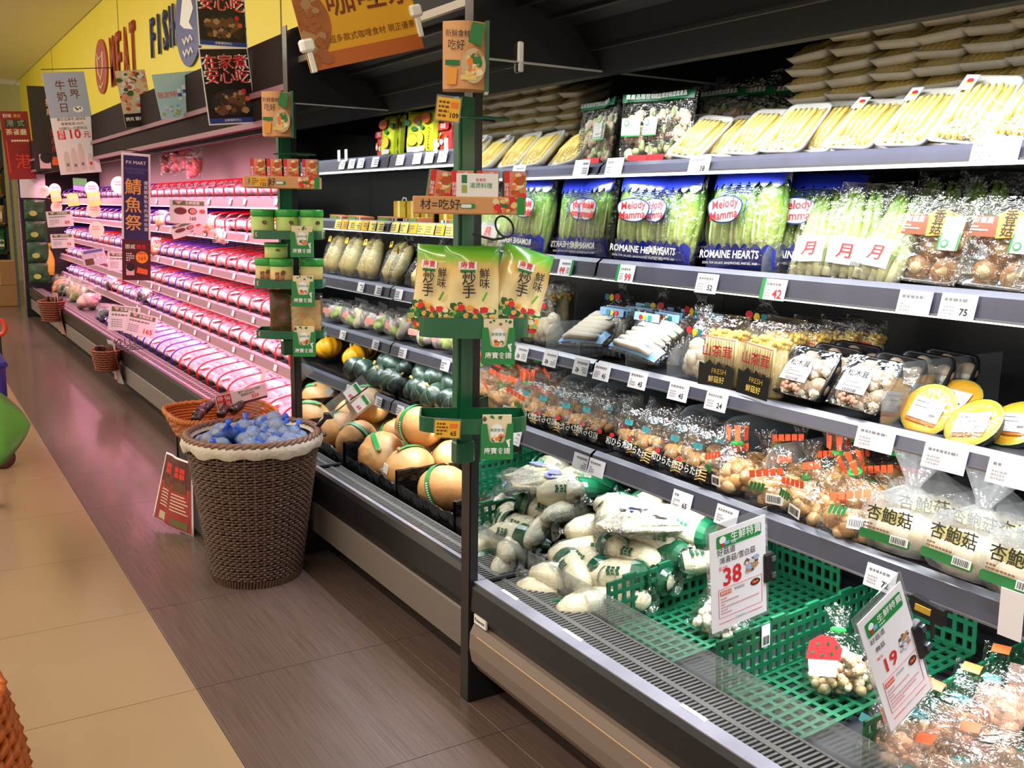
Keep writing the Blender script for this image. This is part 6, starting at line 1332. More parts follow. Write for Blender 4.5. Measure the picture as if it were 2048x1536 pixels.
for k, (px, py) in enumerate([(112, 392), (146, 400), (188, 398)]):
    o = thing('square_shelf_card', '%s square yellowish card from the left, among the round pink cards' % ORD[k], 'sign', 'square yellowish cards'); p = at(px, py, x=1.51); o.location = p; o.rotation_euler = (0, math.radians(-6), math.radians(-38)); rect(o, -0.06, -0.06, 0.06, 0.06, C_('straw_card', 'e2c66a'), 0, 'card', 0.001); txt(o, '優惠', 0, 0, 0.05, C_('pale_pink_card', 'f6c9bb', rough=0.5), -0.002, True)
o = thing('green_header_strip', 'green and violet strip standing above the top meat shelf', 'sign'); p = at(160, 371, x=1.56); o.location = p; o.rotation_euler = (0, 0.03, math.radians(-90)); rect(o, -0.42, 0.0, 0.42, 0.07, C_('leaf_print', '1f7434'), 0, 'strip', 0.002); rect(o, -0.42, -0.05, 0.42, -0.003, C_('violet_print', '6f6fb0', rough=0.4), 0, 'strip', 0.002)
# ------------------------------------------------------------------ hanging banners
def cord(o, x0, x1, z, L=0.5):
    MB().tube([(x0, 0.001, z), (x1, 0.001, z)], 0.003, 5).build('rod', K['dark'], o)
def vchars(o, s, x, z_top, h, m, bold=True, y=-0.001, step=1.0):
    for k, ch in enumerate(s): txt(o, ch, x, z_top-h*(k+0.5)*step, h, m, y, bold)
o, w, h = card('hanging_banner', 'navy banner of gold characters hanging before the meat shelves', 'banner', [(242, 305), (301, 308), (301, 563), (245, 558)], dict(bx=1.16), K['paper'])
nav = C_('navy_banner', '26265e', rough=0.4); rect(o, -w*0.43, h*0.32, w*0.43, h*0.98, nav); rect(o, -w*0.5, 0, w*0.5, h*0.325, C_('maroon_banner', '4a1a1c', rough=0.4), -0.0008)
txt(o, 'PX MART', 0, h*0.925, w*0.17, K['white_ink'], -0.0012); txt(o, 'NORWEGIAN\nMACKEREL', 0, h*0.862, w*0.13, C_('slate_print', '5f62a0'), -0.0012)
vchars(o, '鯖魚祭', -w*0.10, h*0.80, w*0.60, C_('gold_character', 'f4b04a'), True, -0.0012, 1.08); vchars(o, '優質鯖魚秋冬的海中珍寶', w*0.34, h*0.79, w*0.15, K['white_ink'], False, -0.0012, 1.12)
txt(o, '挪威', -w*0.22, h*0.265, w*0.18, K['white_ink'], -0.0014, True); txt(o, '鯖魚', w*0.17, h*0.265, w*0.18, K['red_ink'], -0.0014, True); disc(o, w*0.19, h*0.185, w*0.22, w*0.22, C_('sun_disc', 'f6a42a'), -0.0014); txt(o, '169', w*0.19, h*0.175, w*0.20, K['red_ink'], -0.002, True); txt(o, '嚐鮮價', w*0.19, h*0.215, w*0.10, K['red_ink'], -0.002, True)
smalltext(o, -w*0.36, h*0.15, -w*0.08, h*0.22, 4, K['white_ink'], -0.0014); MB().prism([(w*0.0, h*0.06), (w*0.38, h*0.045), (w*0.40, h*0.085), (w*0.04, h*0.105)], -0.0016, -0.001).build('printed_panel', C_('fillet_print', 'f06a2a'), o); rect(o, -w*0.36, h*0.04, -w*0.08, h*0.12, C_('soft_pink_print', 'f0c4cc'), -0.0014); disc(o, -w*0.21, h*0.105, w*0.15, w*0.15, K['black_ink'], -0.002); cord(o, -w*0.75, w*2.0, h+0.012)
o, w, h = card('hanging_banner', 'white milk banner reading 10 hanging highest on the left', 'banner', [(84, 146), (167, 142), (204, 344), (121, 350)], dict(bx=1.10), K['paper'])
rect(o, -w*0.5, h*0.56, w*0.5, h, C_('sky_banner', 'a9b4d2', rough=0.5)); vchars(o, '牛奶日', -w*0.13, h*0.92, w*0.25, K['brown_ink'], True, -0.0012, 1.1); vchars(o, '世界', w*0.18, h*0.94, w*0.25, K['brown_ink'], True, -0.0012, 1.1)
b = MB(); [b.prism([(w*0.20+w*0.13*math.cos(a*.785), h*0.635+w*0.08*math.sin(a*.785)) for a in range(8)], -0.0014, -0.0008)]; b.build('printed_panel', K['white_ink'], o); blotches(o, w*0.12, h*0.62, w*0.28, h*0.655, [K['black_ink']], 5, w*0.03, -0.0016)
for k, s in enumerate(('單支品鮮乳/調味乳', '單筆每滿109元', '加購任一生鮮商品')): txt(o, s, w*0.0, h*(0.54-0.045*k), w*0.085, K['brown_ink'], -0.001)
rect(o, -w*0.40, h*0.345, -w*0.22, h*0.435, K['red_ink'], -0.001, r=w*0.02); txt(o, '現\n折', -w*0.31, h*0.39, w*0.13, K['paper'], -0.0016, True); txt(o, '10', w*0.0, h*0.39, w*0.32, K['red_ink'], -0.001, True); txt(o, '元', w*0.30, h*0.38, w*0.18, K['red_ink'], -0.001, True)
for x, z, ww, hh in ((-0.28, 0.03, 0.14, 0.20), (-0.10, 0.02, 0.15, 0.24), (0.08, 0.03, 0.15, 0.27), (0.28, 0.03, 0.14, 0.16)):
    MB().prism([(w*(x-ww/2), h*z), (w*(x+ww/2), h*z), (w*(x+ww/2), h*(z+hh*0.7)), (w*(x+ww*0.2), h*(z+hh)), (w*(x-ww*0.2), h*(z+hh)), (w*(x-ww/2), h*(z+hh*0.7))], -0.0012-abs(x)*0.001, -0.0006).build('bottle_print', C_('milk_print', 'd6cdc6'), o); rect(o, w*(x-0.03), h*(z+0.05), w*(x+0.03), h*(z+0.08), K['red_ink'] if x > 0.2 else K['grey_ink'], -0.0022)
cord(o, -w*0.5, w*1.2, h+0.02)
o, w, h = card('hanging_banner', 'black seafood banner behind the white milk banner', 'banner', [(51, 173), (118, 172), (132, 342), (74, 342)], dict(bx=1.13), C_('black_banner', '2c2522', rough=0.45))
vchars(o, '挪威', w*0.16, h*0.86, w*0.27, C_('pale_orange_char', 'f0c0a0'), True, -0.001, 1.15); vchars(o, '漁產展', w*0.20, h*0.50, w*0.25, C_('rust_char', 'b8362c'), True, -0.001, 1.1); rect(o, -w*0.35, h*0.03, w*0.0, h*0.20, C_('soft_pink_print', 'f0c4cc'), -0.001); disc(o, -w*0.12, h*0.16, w*0.2, w*0.2, K['black_ink'], -0.0016); rect(o, w*0.05, h*0.07, w*0.46, h*0.17, C_('fillet_print', 'f06a2a'), -0.001)
o, w, h = card('hanging_banner', 'red tea restaurant banner at the left edge', 'banner', [(-2, 223), (55, 222), (73, 357), (18, 360)], dict(bx=1.12), C_('red_banner', '8e1e1a', rough=0.45))
txt(o, '對味', -w*0.25, h*0.93, w*0.16, K['white_ink']); txt(o, '港式', w*0.1, h*0.93, w*0.14, K['yellow_ink']); rect(o, -w*0.36, h*0.76, 0, h*0.88, C_('ink_green', '2a3226'), -0.001); rect(o, w*0.02, h*0.76, w*0.38, h*0.88, C_('ink_green', '2a3226'), -0.001); txt(o, '港', -w*0.18, h*0.82, w*0.27, C_('jade_char', '8aa890'), -0.0016, True); txt(o, '式', w*0.20, h*0.82, w*0.27, C_('jade_char', '8aa890'), -0.0016, True); txt(o, '茶餐廳', 0, h*0.69, w*0.25, C_('cream_char', 'f0dcc0'), -0.001, True)
for k in range(7): disc(o, -w*0.18+w*0.09*k, h*0.57, w*0.042, w*0.042, C_('cream_char', 'f0dcc0'), -0.001, n=10)
txt(o, '港', w*0.12, h*0.25, w*0.62, C_('neon_red_print', 'e8402e'), -0.001); rect(o, -w*0.42, h*0.10, -w*0.38, h*0.56, C_('neon_red_print', 'e8402e'), -0.001)
nb = C_('black_poster', '1c1512', rough=0.4)
for k, (c, lb) in enumerate([([(388, -45), (488, -45), (494, 97), (400, 92)], 'black cooking poster with red characters, upper of the pair'), ([(397, 93), (494, 97), (515, 247), (418, 250)], 'black cooking poster with red characters, lower of the pair')]):
    o, w, h = card('hanging_poster', lb, 'poster', c, dict(bx=1.13), K['paper']); rect(o, -w*0.48, h*0.02, w*0.48, h*0.98, nb); rect(o, -w*0.48, h*0.02, w*0.48, h*0.085, C_('royal_strip', '27408c'), -0.001)
    for q, s in enumerate(('在家煮', '安心吃')):
        txt(o, s, w*0.0, h*(0.80-0.185*q), w*0.31, K['white_ink'], -0.0010, True, 1.06); txt(o, s, w*0.0, h*(0.80-0.185*q), w*0.295, C_('hot_red', 'd8202c'), -0.0016, True)
    disc(o, w*0.05, h*0.29, w*0.44, h*0.17, C_('pan_print', '2a2320'), -0.001, n=24); blotches(o, -w*0.32, h*0.16, w*0.32, h*0.40, [C_('shell_brown', '6a4428'), C_('photo_tan', 'b08a62'), C_('photo_brown', '6a4a38'), C_('dark_food', '3a2a20')], 60, w*0.075, -0.0014, seed=k+2); disc(o, w*0.30, h*0.43, w*0.05, w*0.05, K['red_ink'], -0.004, n=10); disc(o, w*0.36, h*0.33, w*0.05, w*0.05, C_('tomato_print', 'e0573a'), -0.004, n=10); txt(o, '全聯福利中心', 0, h*0.053, w*0.06, K['white_ink'], -0.0016)
o, w, h = card('hanging_poster', 'poster of raw meat slices left of the blue bottle poster', 'poster', [(232, 150), (287, 131), (308, 243), (255, 263)], dict(bx=1.20), C_('beige_photo', 'cfc0a2')); blotches(o, -w*0.42, h*0.30, w*0.42, h*0.95, [C_('meat_red_print', 'b8443c'), C_('salmon_print', 'd98a7c'), C_('photo_pale', 'd9d4dc'), C_('leaf_dark', '2a5a2c')], 60, w*0.10, -0.001, seed=11); rect(o, -w*0.5, 0, w*0.5, h*0.24, nb, -0.006); txt(o, '豬肉 雞肉 牛肉', 0, h*0.14, w*0.14, K['white_ink'], -0.0066, True)
o, w, h = card('hanging_poster', 'pale blue poster of bottles left of the black cooking posters', 'poster', [(304, 160), (398, 130), (414, 222), (327, 245)], dict(bx=1.20), C_('aqua_poster', 'a5cdd8', rough=0.5)); txt(o, '限定特惠', -w*0.22, h*0.52, w*0.13, C_('coral_print', 'd86a5a'), -0.001, True)
for k in range(5): x = -w*0.02+k*w*0.11; z = h*(0.38+0.07*k); rect(o, x-w*0.035, z, x+w*0.035, z+h*0.26, C_('bottle_white_print', 'dfe9ee'), -0.001, r=w*0.02); rect(o, x-w*0.035, z+h*0.08, x+w*0.035, z+h*0.16, C_('deep_blue_ink', '2b5fa8'), -0.0016)
blotches(o, -w*0.45, h*0.05, w*0.45, h*0.28, [C_('photo_pale', 'd9d4dc'), C_('soft_green_veg', '9fb05a'), C_('sky_print', '7fb4e6')], 26, w*0.05, -0.001)
o, w, h = card('hanging_banner', 'orange curry banner hanging above the far case', 'banner', [(570, -55), (806, -75), (848, 88), (622, 153)], dict(y=2.18), C_('amber_banner', 'e8ac2e', rough=0.5))
rect(o, -w*0.5, 0, w*0.5, h*0.17, C_('rust_banner', 'c0672e', rough=0.5)); txt(o, '咖哩祭', w*0.14, h*0.68, w*0.275, C_('cocoa_char', '7a3a1e'), -0.001, True, 0.95); txt(o, '超多款式咖哩食材 現正優惠中', w*0.12, h*0.285, w*0.062, C_('cocoa_char', '7a3a1e'), -0.001)
pts = [(-w*0.5, 0.0)]+[(-w*0.5+w*0.27*math.sin(math.pi*(0.06+0.88*i/16))*0.9+w*0.02, h*i/16) for i in range(17)]+[(-w*0.5, h)]
MB().prism(pts, -0.0014, -0.0006).build('curry_picture', C_('curry_brown_print', '8a4a26', var=(14, 'b8743c', 0.2)), o); blotches(o, -w*0.47, h*0.1, -w*0.33, h*0.95, [C_('curry_brown_print', '8a4a26'), C_('photo_tan', 'b08a62'), C_('pasta_brown', 'a8623c')], 40, w*0.045, -0.0018, seed=8)
for x, z in ((-w*0.47, h*0.28), (w*0.5, h*0.42)):
    MB().bevbox((x-0.016, -0.010, z-0.014), (x+0.016, 0.018, z+0.014), 0.005).bevbox((x-0.007, -0.005, z-0.06), (x+0.007, 0.008, z-0.014), 0.002).build('clamp', K['white_ink'], o)
# ------------------------------------------------------------------ wicker basket with garlic nets
wk = C_('dark_wicker', '735a4c', rough=0.42, var=(60, '4a3428', 0.1)); wk2 = C_('brown_wicker_rim', '7a5848', rough=0.42)
BX, BY = 0.990, 3.235
bas = thing('wicker_basket', 'tall dark wicker basket of garlic nets standing on the floor', 'basket'); bas.location = (BX, BY, 0)
HB, R0, R1 = 0.505, 0.148, 0.222
def br(z): return R0+(R1-R0)*(z/HB)
wv = MB(); NS = 44
for j in range(46):
    z = 0.030+j*0.0096; r = br(z)
    path = []
    for i in range(NS*2):
        a = 2*math.pi*i/(NS*2); s = 0.0052*math.cos(NS*a+math.pi*(j % 2)); path.append(((r+s)*math.cos(a), (r+s)*math.sin(a), z+0.0012*math.sin(7*a+j)))
    wv.tube(path, 0.0043, 4, 0, True)
wv.build('weave', wk, bas, True, kind='stuff')
st = MB()
for i in range(NS): a = 2*math.pi*i/NS; st.tube([(br(0)*math.cos(a), br(0)*math.sin(a), 0.004), (br(HB)*math.cos(a), br(HB)*math.sin(a), HB)], 0.0038, 4)
st.build('stakes', wk, bas, False, kind='stuff')
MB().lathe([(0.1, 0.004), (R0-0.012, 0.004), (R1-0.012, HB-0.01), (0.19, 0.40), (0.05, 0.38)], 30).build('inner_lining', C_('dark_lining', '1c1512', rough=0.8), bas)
ft = MB()
for i in range(90): a = 2*math.pi*i/90; ft.tube([((R0+0.002)*math.cos(a), (R0+0.002)*math.sin(a), 0.0), ((R0+0.008)*math.cos(a+0.02), (R0+0.008)*math.sin(a+0.02), 0.026)], 0.0045, 4)
ft.build('foot_wrap', wk, bas, False, kind='stuff')
rm = MB()
for q in (0, 2.1, 4.2): rm.tube([((R1+0.006*math.cos(18*a+q))*math.cos(a), (R1+0.006*math.cos(18*a+q))*math.sin(a), HB+0.010+0.006*math.sin(18*a+q)) for a in [2*math.pi*i/220 for i in range(220)]], 0.0085, 6, 0, True)
rm.build('braided_rim', wk2, bas, True)
ln = MB(); n = 60; vs, fs = [], []
for i in range(n):
    a = 2*math.pi*i/n; w_ = noise.noise(Vector((math.cos(a)*3, math.sin(a)*3, 1)))
    for k, (dr, dz) in enumerate(((-0.02, 0.0), (-0.004, 0.020), (0.012, 0.012), (0.016+0.008*w_, -0.010), (0.006+0.010*w_, -0.028-0.020*w_))): vs.append(((R1+dr)*math.cos(a), (R1+dr)*math.sin(a), HB+dz-0.004))
for i in range(n):
    j = (i+1) % n
    for k in range(4): fs.append((i*5+k, j*5+k, j*5+k+1, i*5+k+1))
o = ln.add(vs, fs).build('cloth_liner', C_('cream_cloth', 'cfc6b8', rough=0.6, bump=(40, 0.6)), bas, True)
rm2 = MB()
netb = C_('blue_net', '2f62d8', rough=0.4); garl = C_('grey_garlic', 'b6b0b4', rough=0.6, var=(30, '9a9298', 0.1))
def make_net(seed):
    t = thing('garlic_net', 'x', 'garlic'); q = random.Random(seed); cs = []
    for k in range(5):
        a = k*1.3; c = (0.030*math.cos(a)*(k > 0), 0.026*math.sin(a)*(k > 0), 0.030+0.012*q.random()+(0.018 if k == 0 else 0)); cs.append(c)
        MB().blob(c, (0.028, 0.027, 0.025), 12, 8, 0.0, 1, 0, None, 6, 0.06, 0.06).build('garlic_bulb', garl, t, True)
    g = MB()
    for c in cs:                                          # net threads over each bulb
        for k in range(7):
            a = math.pi*k/7
            for s in (1, -1): g.tube([(c[0]+0.0292*math.sin(th)*math.cos(a+s*th*0.7), c[1]+0.0282*math.sin(th)*math.sin(a+s*th*0.7), c[2]+0.0262*math.cos(th)) for th in [-1.7+3.4*i/7 for i in range(8)]], 0.0007, 3)
    g.build('net', C_('pale_blue_net', '8fb0ea', rough=0.4), t, False, kind='stuff')
    MB().blob((0, 0, 0.028), (0.058, 0.054, 0.030), 14, 10, 0.2, 10, 0, None, 0, 0, 0, seed).build('net_film', film('blue_film', tint=(0.45, 0.62, 1.0), gloss=0.03, edge=0.10, haze=0.15, hazecol=(0.14, 0.34, 1.0), rough=0.4), t, True)
    MB().tube([(0.03, 0.01, 0.045), (0.045, 0.015, 0.062), (0.058, 0.02, 0.070)], [0.020, 0.006, 0.012], 8).build('gathered_end', netb, t, True); return t
kN = [Kind(make_net(s)) for s in (1, 2, 3)]
sp = [(-0.13, -0.06, 0), (-0.06, -0.13, 0), (0.03, -0.14, 0), (0.11, -0.09, 0), (0.14, 0.0, 0), (-0.14, 0.04, 0), (-0.02, -0.04, .025), (0.06, -0.03, .03), (-0.08, 0.02, .025), (0.0, 0.07, .02), (0.10, 0.08, .02), (-0.07, 0.12, .01), (0.03, 0.14, .01), (0.06, 0.02, 0.05)]
for k, (x, y, z) in enumerate(sp):
    kN[k % 3].put('%s blue net of garlic in the wicker basket, counting from its aisle side' % ORD[k], (BX+x, BY+y, 0.452+z), rnd(0, 360), rnd(-25, 25), rnd(-25, 25), 1.0, 'garlic nets in the wicker basket')
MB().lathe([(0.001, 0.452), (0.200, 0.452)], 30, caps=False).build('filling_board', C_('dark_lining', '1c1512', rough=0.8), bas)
cl = thing('jointed_clip', 'dark jointed clamp gripping the wicker basket rim, holding the clear flag', 'clip'); p = at(628, 868, y=BY-0.02); cl.location = p
q = at(655, 832, y=3.10)-p; r_ = at(676, 820, y=3.06)-p
MB().tube([(-0.02, 0.0, -0.02), (0.0, 0, 0.01), tuple(q)], [0.012, 0.010, 0.006], 8).tube([tuple(q), tuple(r_)], [0.006, 0.004], 6).build('arm', K['black'], cl); MB().bevbox((-0.03, -0.012, -0.028), (0.012, 0.012, -0.004), 0.004).bevbox((0.0, -0.012, -0.012), (0.045, 0.012, 0.0), 0.004).build('jaw', K['black'], cl); MB().bevbox((q.x-0.012, q.y-0.012, q.z-0.01), (q.x+0.02, q.y+0.012, q.z+0.012), 0.003).build('joint', K['black'], cl); MB().tube([tuple(r_), tuple(at(700, 800, y=3.02)-p), tuple(at(735, 775, y=3.018)-p)], 0.003, 5).build('rod', K['black'], cl)
# ------------------------------------------------------------------ black stand, poster, orange basket
TX0, TY0 = 0.965, 3.62
std = thing('black_stand', 'black box stand behind the wicker basket carrying the orange basket', 'stand')
b = MB()
b.box((0.90, 3.60, 0.375), (1.20, 4.02, 0.392)); 
for x in (0.905, 1.18):
    for y in (3.605, 4.0): b.box((x, y, 0), (x+0.016, y+0.016, 0.376))
for k in range(7): b.box((0.905+k*0.042, 3.612, 0.03), (0.912+k*0.042, 3.616, 0.372))
for k in range(8): b.box((0.905, 3.610, 0.04+k*0.045), (1.195, 3.614, 0.046+k*0.045))
b.box((0.91, 3.63, 0.02), (1.19, 4.0, 0.37)); b.build('frame', C_('stand_black', '1b1717', rough=0.45), std)
pst = thing('red_poster', 'curling red and black recipe poster draped over the black stand', 'poster')
def curl(u, v):      # u along the width, v up
    p0 = at(300, 1033, z=0.03); p1 = at(378, 1072, z=0.0); q0 = at(330, 903, y=p0.y-0.02); q1 = at(380, 925, y=p1.y+0.03)
    a = p0.lerp(p1, u); c = q0.lerp(q1, u); r = a.lerp(c, v); s = 0.026*math.sin(u*6.283*1.1+0.6)*(0.5+0.5*(1-v)); return r+Vector((s*0.5, -s, 0))
def curled(u0, u1, v0, v1, off, m, name, parent, nu=16, nv=6):
    vs = [curl(u0+(u1-u0)*i/nu, v0+(v1-v0)*j/nv)+Vector((-off*0.6, -off, 0)) for j in range(nv+1) for i in range(nu+1)]
    fs = [(j*(nu+1)+i, j*(nu+1)+i+1, (j+1)*(nu+1)+i+1, (j+1)*(nu+1)+i) for j in range(nv) for i in range(nu)]
    return MB().add(vs, fs).build(name, m, parent, True)
sh = curled(0, 1, 0, 1, 0.0, K['paper'], 'sheet', pst); md = sh.modifiers.new('thick', 'SOLIDIFY'); md.thickness = 0.001
curled(0.02, 0.96, 0.02, 0.62, 0.0015, C_('poster_red', 'b23a34', rough=0.4, var=(12, '8e2626', 0.2)), 'red_field', pst); curled(0.02, 0.96, 0.60, 0.975, 0.0018, C_('poster_dark', '3a211c', rough=0.4, var=(20, '7a3026', 0.3)), 'dark_field', pst)
for u0 in (0.10, 0.58):
    for k in range(2):
        for j in range(2): curled(u0+0.13*k, u0+0.115+0.13*k, 0.80-0.08*j, 0.87-0.08*j, 0.003, C_('tomato_red_print', 'd8362e'), 'stamp_print', pst, 2, 1)
    for j in range(6): curled(u0-0.02, u0+0.26+0.03*(j % 3), 0.47-0.045*j, 0.485-0.045*j, 0.003, C_('cream_char', 'f0dcc0'), 'text_line', pst, 8, 1)
    curled(u0, u0+0.28, 0.53, 0.66, 0.0028, C_('shell_brown', '6a4428'), 'printed_picture', pst, 6, 2)
curled(0.10, 0.36, 0.045, 0.16, 0.003, C_('plate_cream_print', 'cbb79a'), 'plate_print', pst, 6, 2); curled(0.62, 0.9, 0.05, 0.14, 0.003, C_('olive_print', '6a6a3a'), 'printed_picture', pst, 6, 2)
ob = thing('orange_wicker_basket', 'shallow orange wicker basket of dark bottles on the black stand', 'basket'); b = MB()
cx, cyb, a_, b_ = 1.035, 3.80, 0.195, 0.200
for j in range(8):
    z = 0.394+j*0.011; k = 0.82+0.18*j/7
    b.tube([(cx+a_*k*math.copysign(abs(math.cos(t))**0.55, math.cos(t))+0.004*math.cos(26*t+math.pi*(j % 2)), cyb+b_*k*math.copysign(abs(math.sin(t))**0.55, math.sin(t)), z) for t in [2*math.pi*i/72 for i in range(72)]], 0.0062, 5, 0, True)
ow = C_('orange_wicker', 'c8742c', rough=0.45, var=(60, 'a85a1e', 0.1)); b.build('weave', ow, ob, True, kind='stuff')
b = MB()
for q in (0, 3.14): b.tube([(cx+a_*1.02*math.copysign(abs(math.cos(t))**0.55, math.cos(t)), cyb+b_*1.02*math.copysign(abs(math.sin(t))**0.55, math.sin(t))+0.005*math.sin(30*t+q), 0.483+0.006*math.cos(30*t+q)) for t in [2*math.pi*i/120 for i in range(120)]], 0.008, 5, 0, True)
b.build('braided_rim', ow, ob, True); MB().box((cx-0.15, cyb-0.16, 0.393), (cx+0.15, cyb+0.16, 0.398)).build('base', ow, ob)
t = thing('dark_bottle', 'x', 'bottle'); MB().lathe([(0.021, 0), (0.024, 0.004), (0.024, 0.14), (0.010, 0.175), (0.010, 0.205)], 16).build('bottle', C_('dark_glass', '191018', rough=0.15, coat=0.5), t, True); MB().lathe([(0.0245, 0.03), (0.0245, 0.11)], 16, caps=False).build('label', C_('plum_label', '1e141c', rough=0.4), t, True); MB().lathe([(0.0125, 0.190), (0.0125, 0.212)], 12).build('cap', C_('silver_cap', 'b0aab0', rough=0.3, metal=0.6), t, True)
kb = Kind(t)
for k, (x, y, z, a) in enumerate([(0.91, 3.70, 0.462, 62), (0.93, 3.76, 0.468, 62), (0.98, 3.83, 0.470, 60), (1.06, 3.86, 0.468, 70), (1.02, 3.74, 0.462, 64), (1.08, 3.78, 0.466, 55)]): kb.put('%s dark bottle from the aisle side, lying in the orange basket' % ORD[k], (x, y, z+0.015), a-90, -86, 0, 0.74, 'dark bottles in the orange basket')
o, w, h = card('price_sign', 'wide price sign reading 559 with red stamp above the orange basket', 'sign', [(428, 784), (532, 776), (536, 802), (436, 812)], dict(y=3.86), K['paper']); rect(o, -w*0.49, -h*0.02, -w*0.21, h*0.98, K['red_ink'], -0.0008, r=0.004)
for k, ch in enumerate('特價商品'): txt(o, ch, -w*0.42+w*0.14*(k % 2), h*(0.70-0.46*(k // 2)), h*0.42, K['paper'], -0.0014, True)
txt(o, '韓牛 SAGARI 肉眼', w*0.16, h*0.82, h*0.20, K['black_ink']); txt(o, '嫩腹肌烤肉', w*0.12, h*0.60, h*0.20, K['black_ink']); txt(o, '559', w*0.26, h*0.33, h*0.36, K['red_ink'], -0.0008, True); rect(o, -w*0.20, -h*0.02, w*0.49, h*0.13, C_('plum_bar', '4a2a38'), -0.0008)
MB().box((-w*0.53, 0.0026, -0.09), (w*0.53, 0.0045, h+0.006)).build('sleeve', K['acrylic'], o)
# ------------------------------------------------------------------ small baskets hung on the meat case
def hang_basket(label, px, py, x, r, hgt, sheet):
    p = at(px, py, x=x); t = thing('hanging_basket', label, 'basket'); t.location = p; b = MB(); m = C_('chestnut_wicker', '8a4a2c', rough=0.45, var=(60, '6a3620', 0.1))
    for j in range(9): b.tube([((r*(0.72+0.28*j/8)+0.004*math.cos(16*a+math.pi*(j % 2)))*math.cos(a), (r*(0.72+0.28*j/8)+0.004*math.cos(16*a+math.pi*(j % 2)))*math.sin(a)*1.3, hgt*j/8) for a in [2*math.pi*i/48 for i in range(48)]], hgt/17, 4, 0, True)
    b.build('weave', m, t, True, kind='stuff'); MB().plate([(r*0.7*math.cos(a*.5236), r*0.9*math.sin(a*.5236)) for a in range(12)], 0, 0.006).build('base', m, t)
    c = MB(); qq = random.Random(int(px))
    for k in range(12): a = qq.uniform(0, 6.28); rr = r*0.6*math.sqrt(qq.random()); c.tube([(rr*math.cos(a), rr*math.sin(a), hgt*0.3), (rr*math.cos(a)*1.2+qq.uniform(-.02, .02), rr*math.sin(a)*1.2, hgt*1.25)], 0.014, 5, k % 2)
    c.build('packets', [C_('dark_packet', '241c1c', rough=0.3), C_('brown_packet', '6a4434', rough=0.35)], t)
    w_ = MB(); n = 10; vs = []
    for j in range(7):
        for i in range(n+1): u, v = i/n, j/6; vs.append((-0.04-0.012*math.sin(u*9+v*4)+v*0.035, -r*1.9+u*r*3.0, hgt*1.45-v*hgt*2.2))
    fs = [(j*(n+1)+i, j*(n+1)+i+1, (j+1)*(n+1)+i+1, (j+1)*(n+1)+i) for j in range(6) for i in range(n)]; w_.add([(v[0]+r*0.1+0.07, v[1]+r*0.5, v[2]) for v in vs], fs).build('poster', sheet, t, True)
    MB().tube([(0.06, -r, hgt*1.1), (0.10, -r*0.5, hgt*1.5), (0.10, r*0.5, hgt*1.5), (0.06, r, hgt*1.1)], 0.004, 5).build('wire_hook', K['dark'], t)
hang_basket('chestnut wicker basket with blue poster hanging on the meat case bumper', 214, 738, 1.13, 0.092, 0.13, C_('blue_grey_poster', '9fb4c4', rough=0.45, var=(9, 'd98a4a', 0.5)))
hang_basket('farther chestnut basket with red poster hanging on the meat case front', 105, 640, 1.14, 0.11, 0.17, C_('red_grey_poster', 'b0544a', rough=0.45, var=(9, 'c8b8a8', 0.4)))
t = thing('small_wire_rack', 'dark wire rack lying on the meat case front rail beside the basket', 'rack'); p = at(255, 698, z=0.36); t.location = p; b = MB()
for k in range(5): b.tube([(-0.05+k*0.03, -0.12, 0.01), (-0.05+k*0.03, 0.12, 0.012), (-0.05+k*0.03, 0.14, 0.05)], 0.0035, 5)
for y in (-0.1, 0.0, 0.1): b.tube([(-0.06, y, 0.012), (0.08, y, 0.012)], 0.003, 5)
b.build('wires', K['dark'], t)
o = thing('oval_tag', 'pale oval plastic tag hanging off the fifth meat rail beside the far pole', 'tag'); o.location = at(528, 748, x=SX-0.02); o.rotation_euler = (0, 0.45, math.radians(-80)); disc(o, 0, -0.03, 0.026, 0.055, K['milky'], 0, 'tag', 20, 0.001); disc(o, 0, -0.03, 0.02, 0.047, C_('tag_pale', 'e0cfc8'), -0.002, 'print', 20)
# ------------------------------------------------------------------ left edge: cart pieces, orange basket
cart = thing('green_cart', 'green leaf-shaped children cart at the left edge of the aisle', 'cart'); vs, fs = [], []; n = 16
gm = C_('leaf_green_plastic', '4f8a36', rough=0.45, bump=(30, 0.1))
tip = at(55, 855, y=3.75); b0 = at(-60, 795, y=4.0); b1 = at(-60, 935, y=3.5)
for i in range(n+1):
    u = i/n
    for j in range(7):
        v = j/6; e = b0.lerp(b1, v); e2 = tip+(b1-b0)*(v-0.5)*0.04
        s = (1-u)**0.75; mid = tip.lerp(b0.lerp(b1, 0.5), 1-u); half = (b1-b0)*0.5*min(1.0, (1-u)*2.1)**0.7
        q = mid+half*(2*v-1); q.y -= 0.10*math.sin(math.pi*v)*min(1, (1-u)*2); vs.append(q)
for i in range(n):
    for j in range(6): fs.append((i*7+j, i*7+j+1, (i+1)*7+j+1, (i+1)*7+j))
so = MB().add(vs, fs).build('leaf_hood', gm, cart, True); md = so.modifiers.new('thick', 'SOLIDIFY'); md.thickness = 0.02; md.offset = 1
wc = at(-6, 993, z=0.045); MB().lathe([(0.02, -0.014), (0.042, -0.014), (0.046, -0.008), (0.046, 0.008), (0.042, 0.014), (0.02, 0.014)], 20, M=Matrix.Translation((wc.x-0.02, wc.y, 0.046)) @ Matrix.Rotation(math.radians(70), 4, 'Z') @ Matrix.Rotation(math.radians(90), 4, 'X')).build('wheel', C_('grey_rubber', '4a4446', rough=0.5), cart, True)
MB().box((wc.x-0.05, wc.y-0.02, 0.085), (wc.x-0.01, wc.y+0.02, 0.36)).build('fork', C_('grey_rubber', '4a4446', rough=0.5), cart)
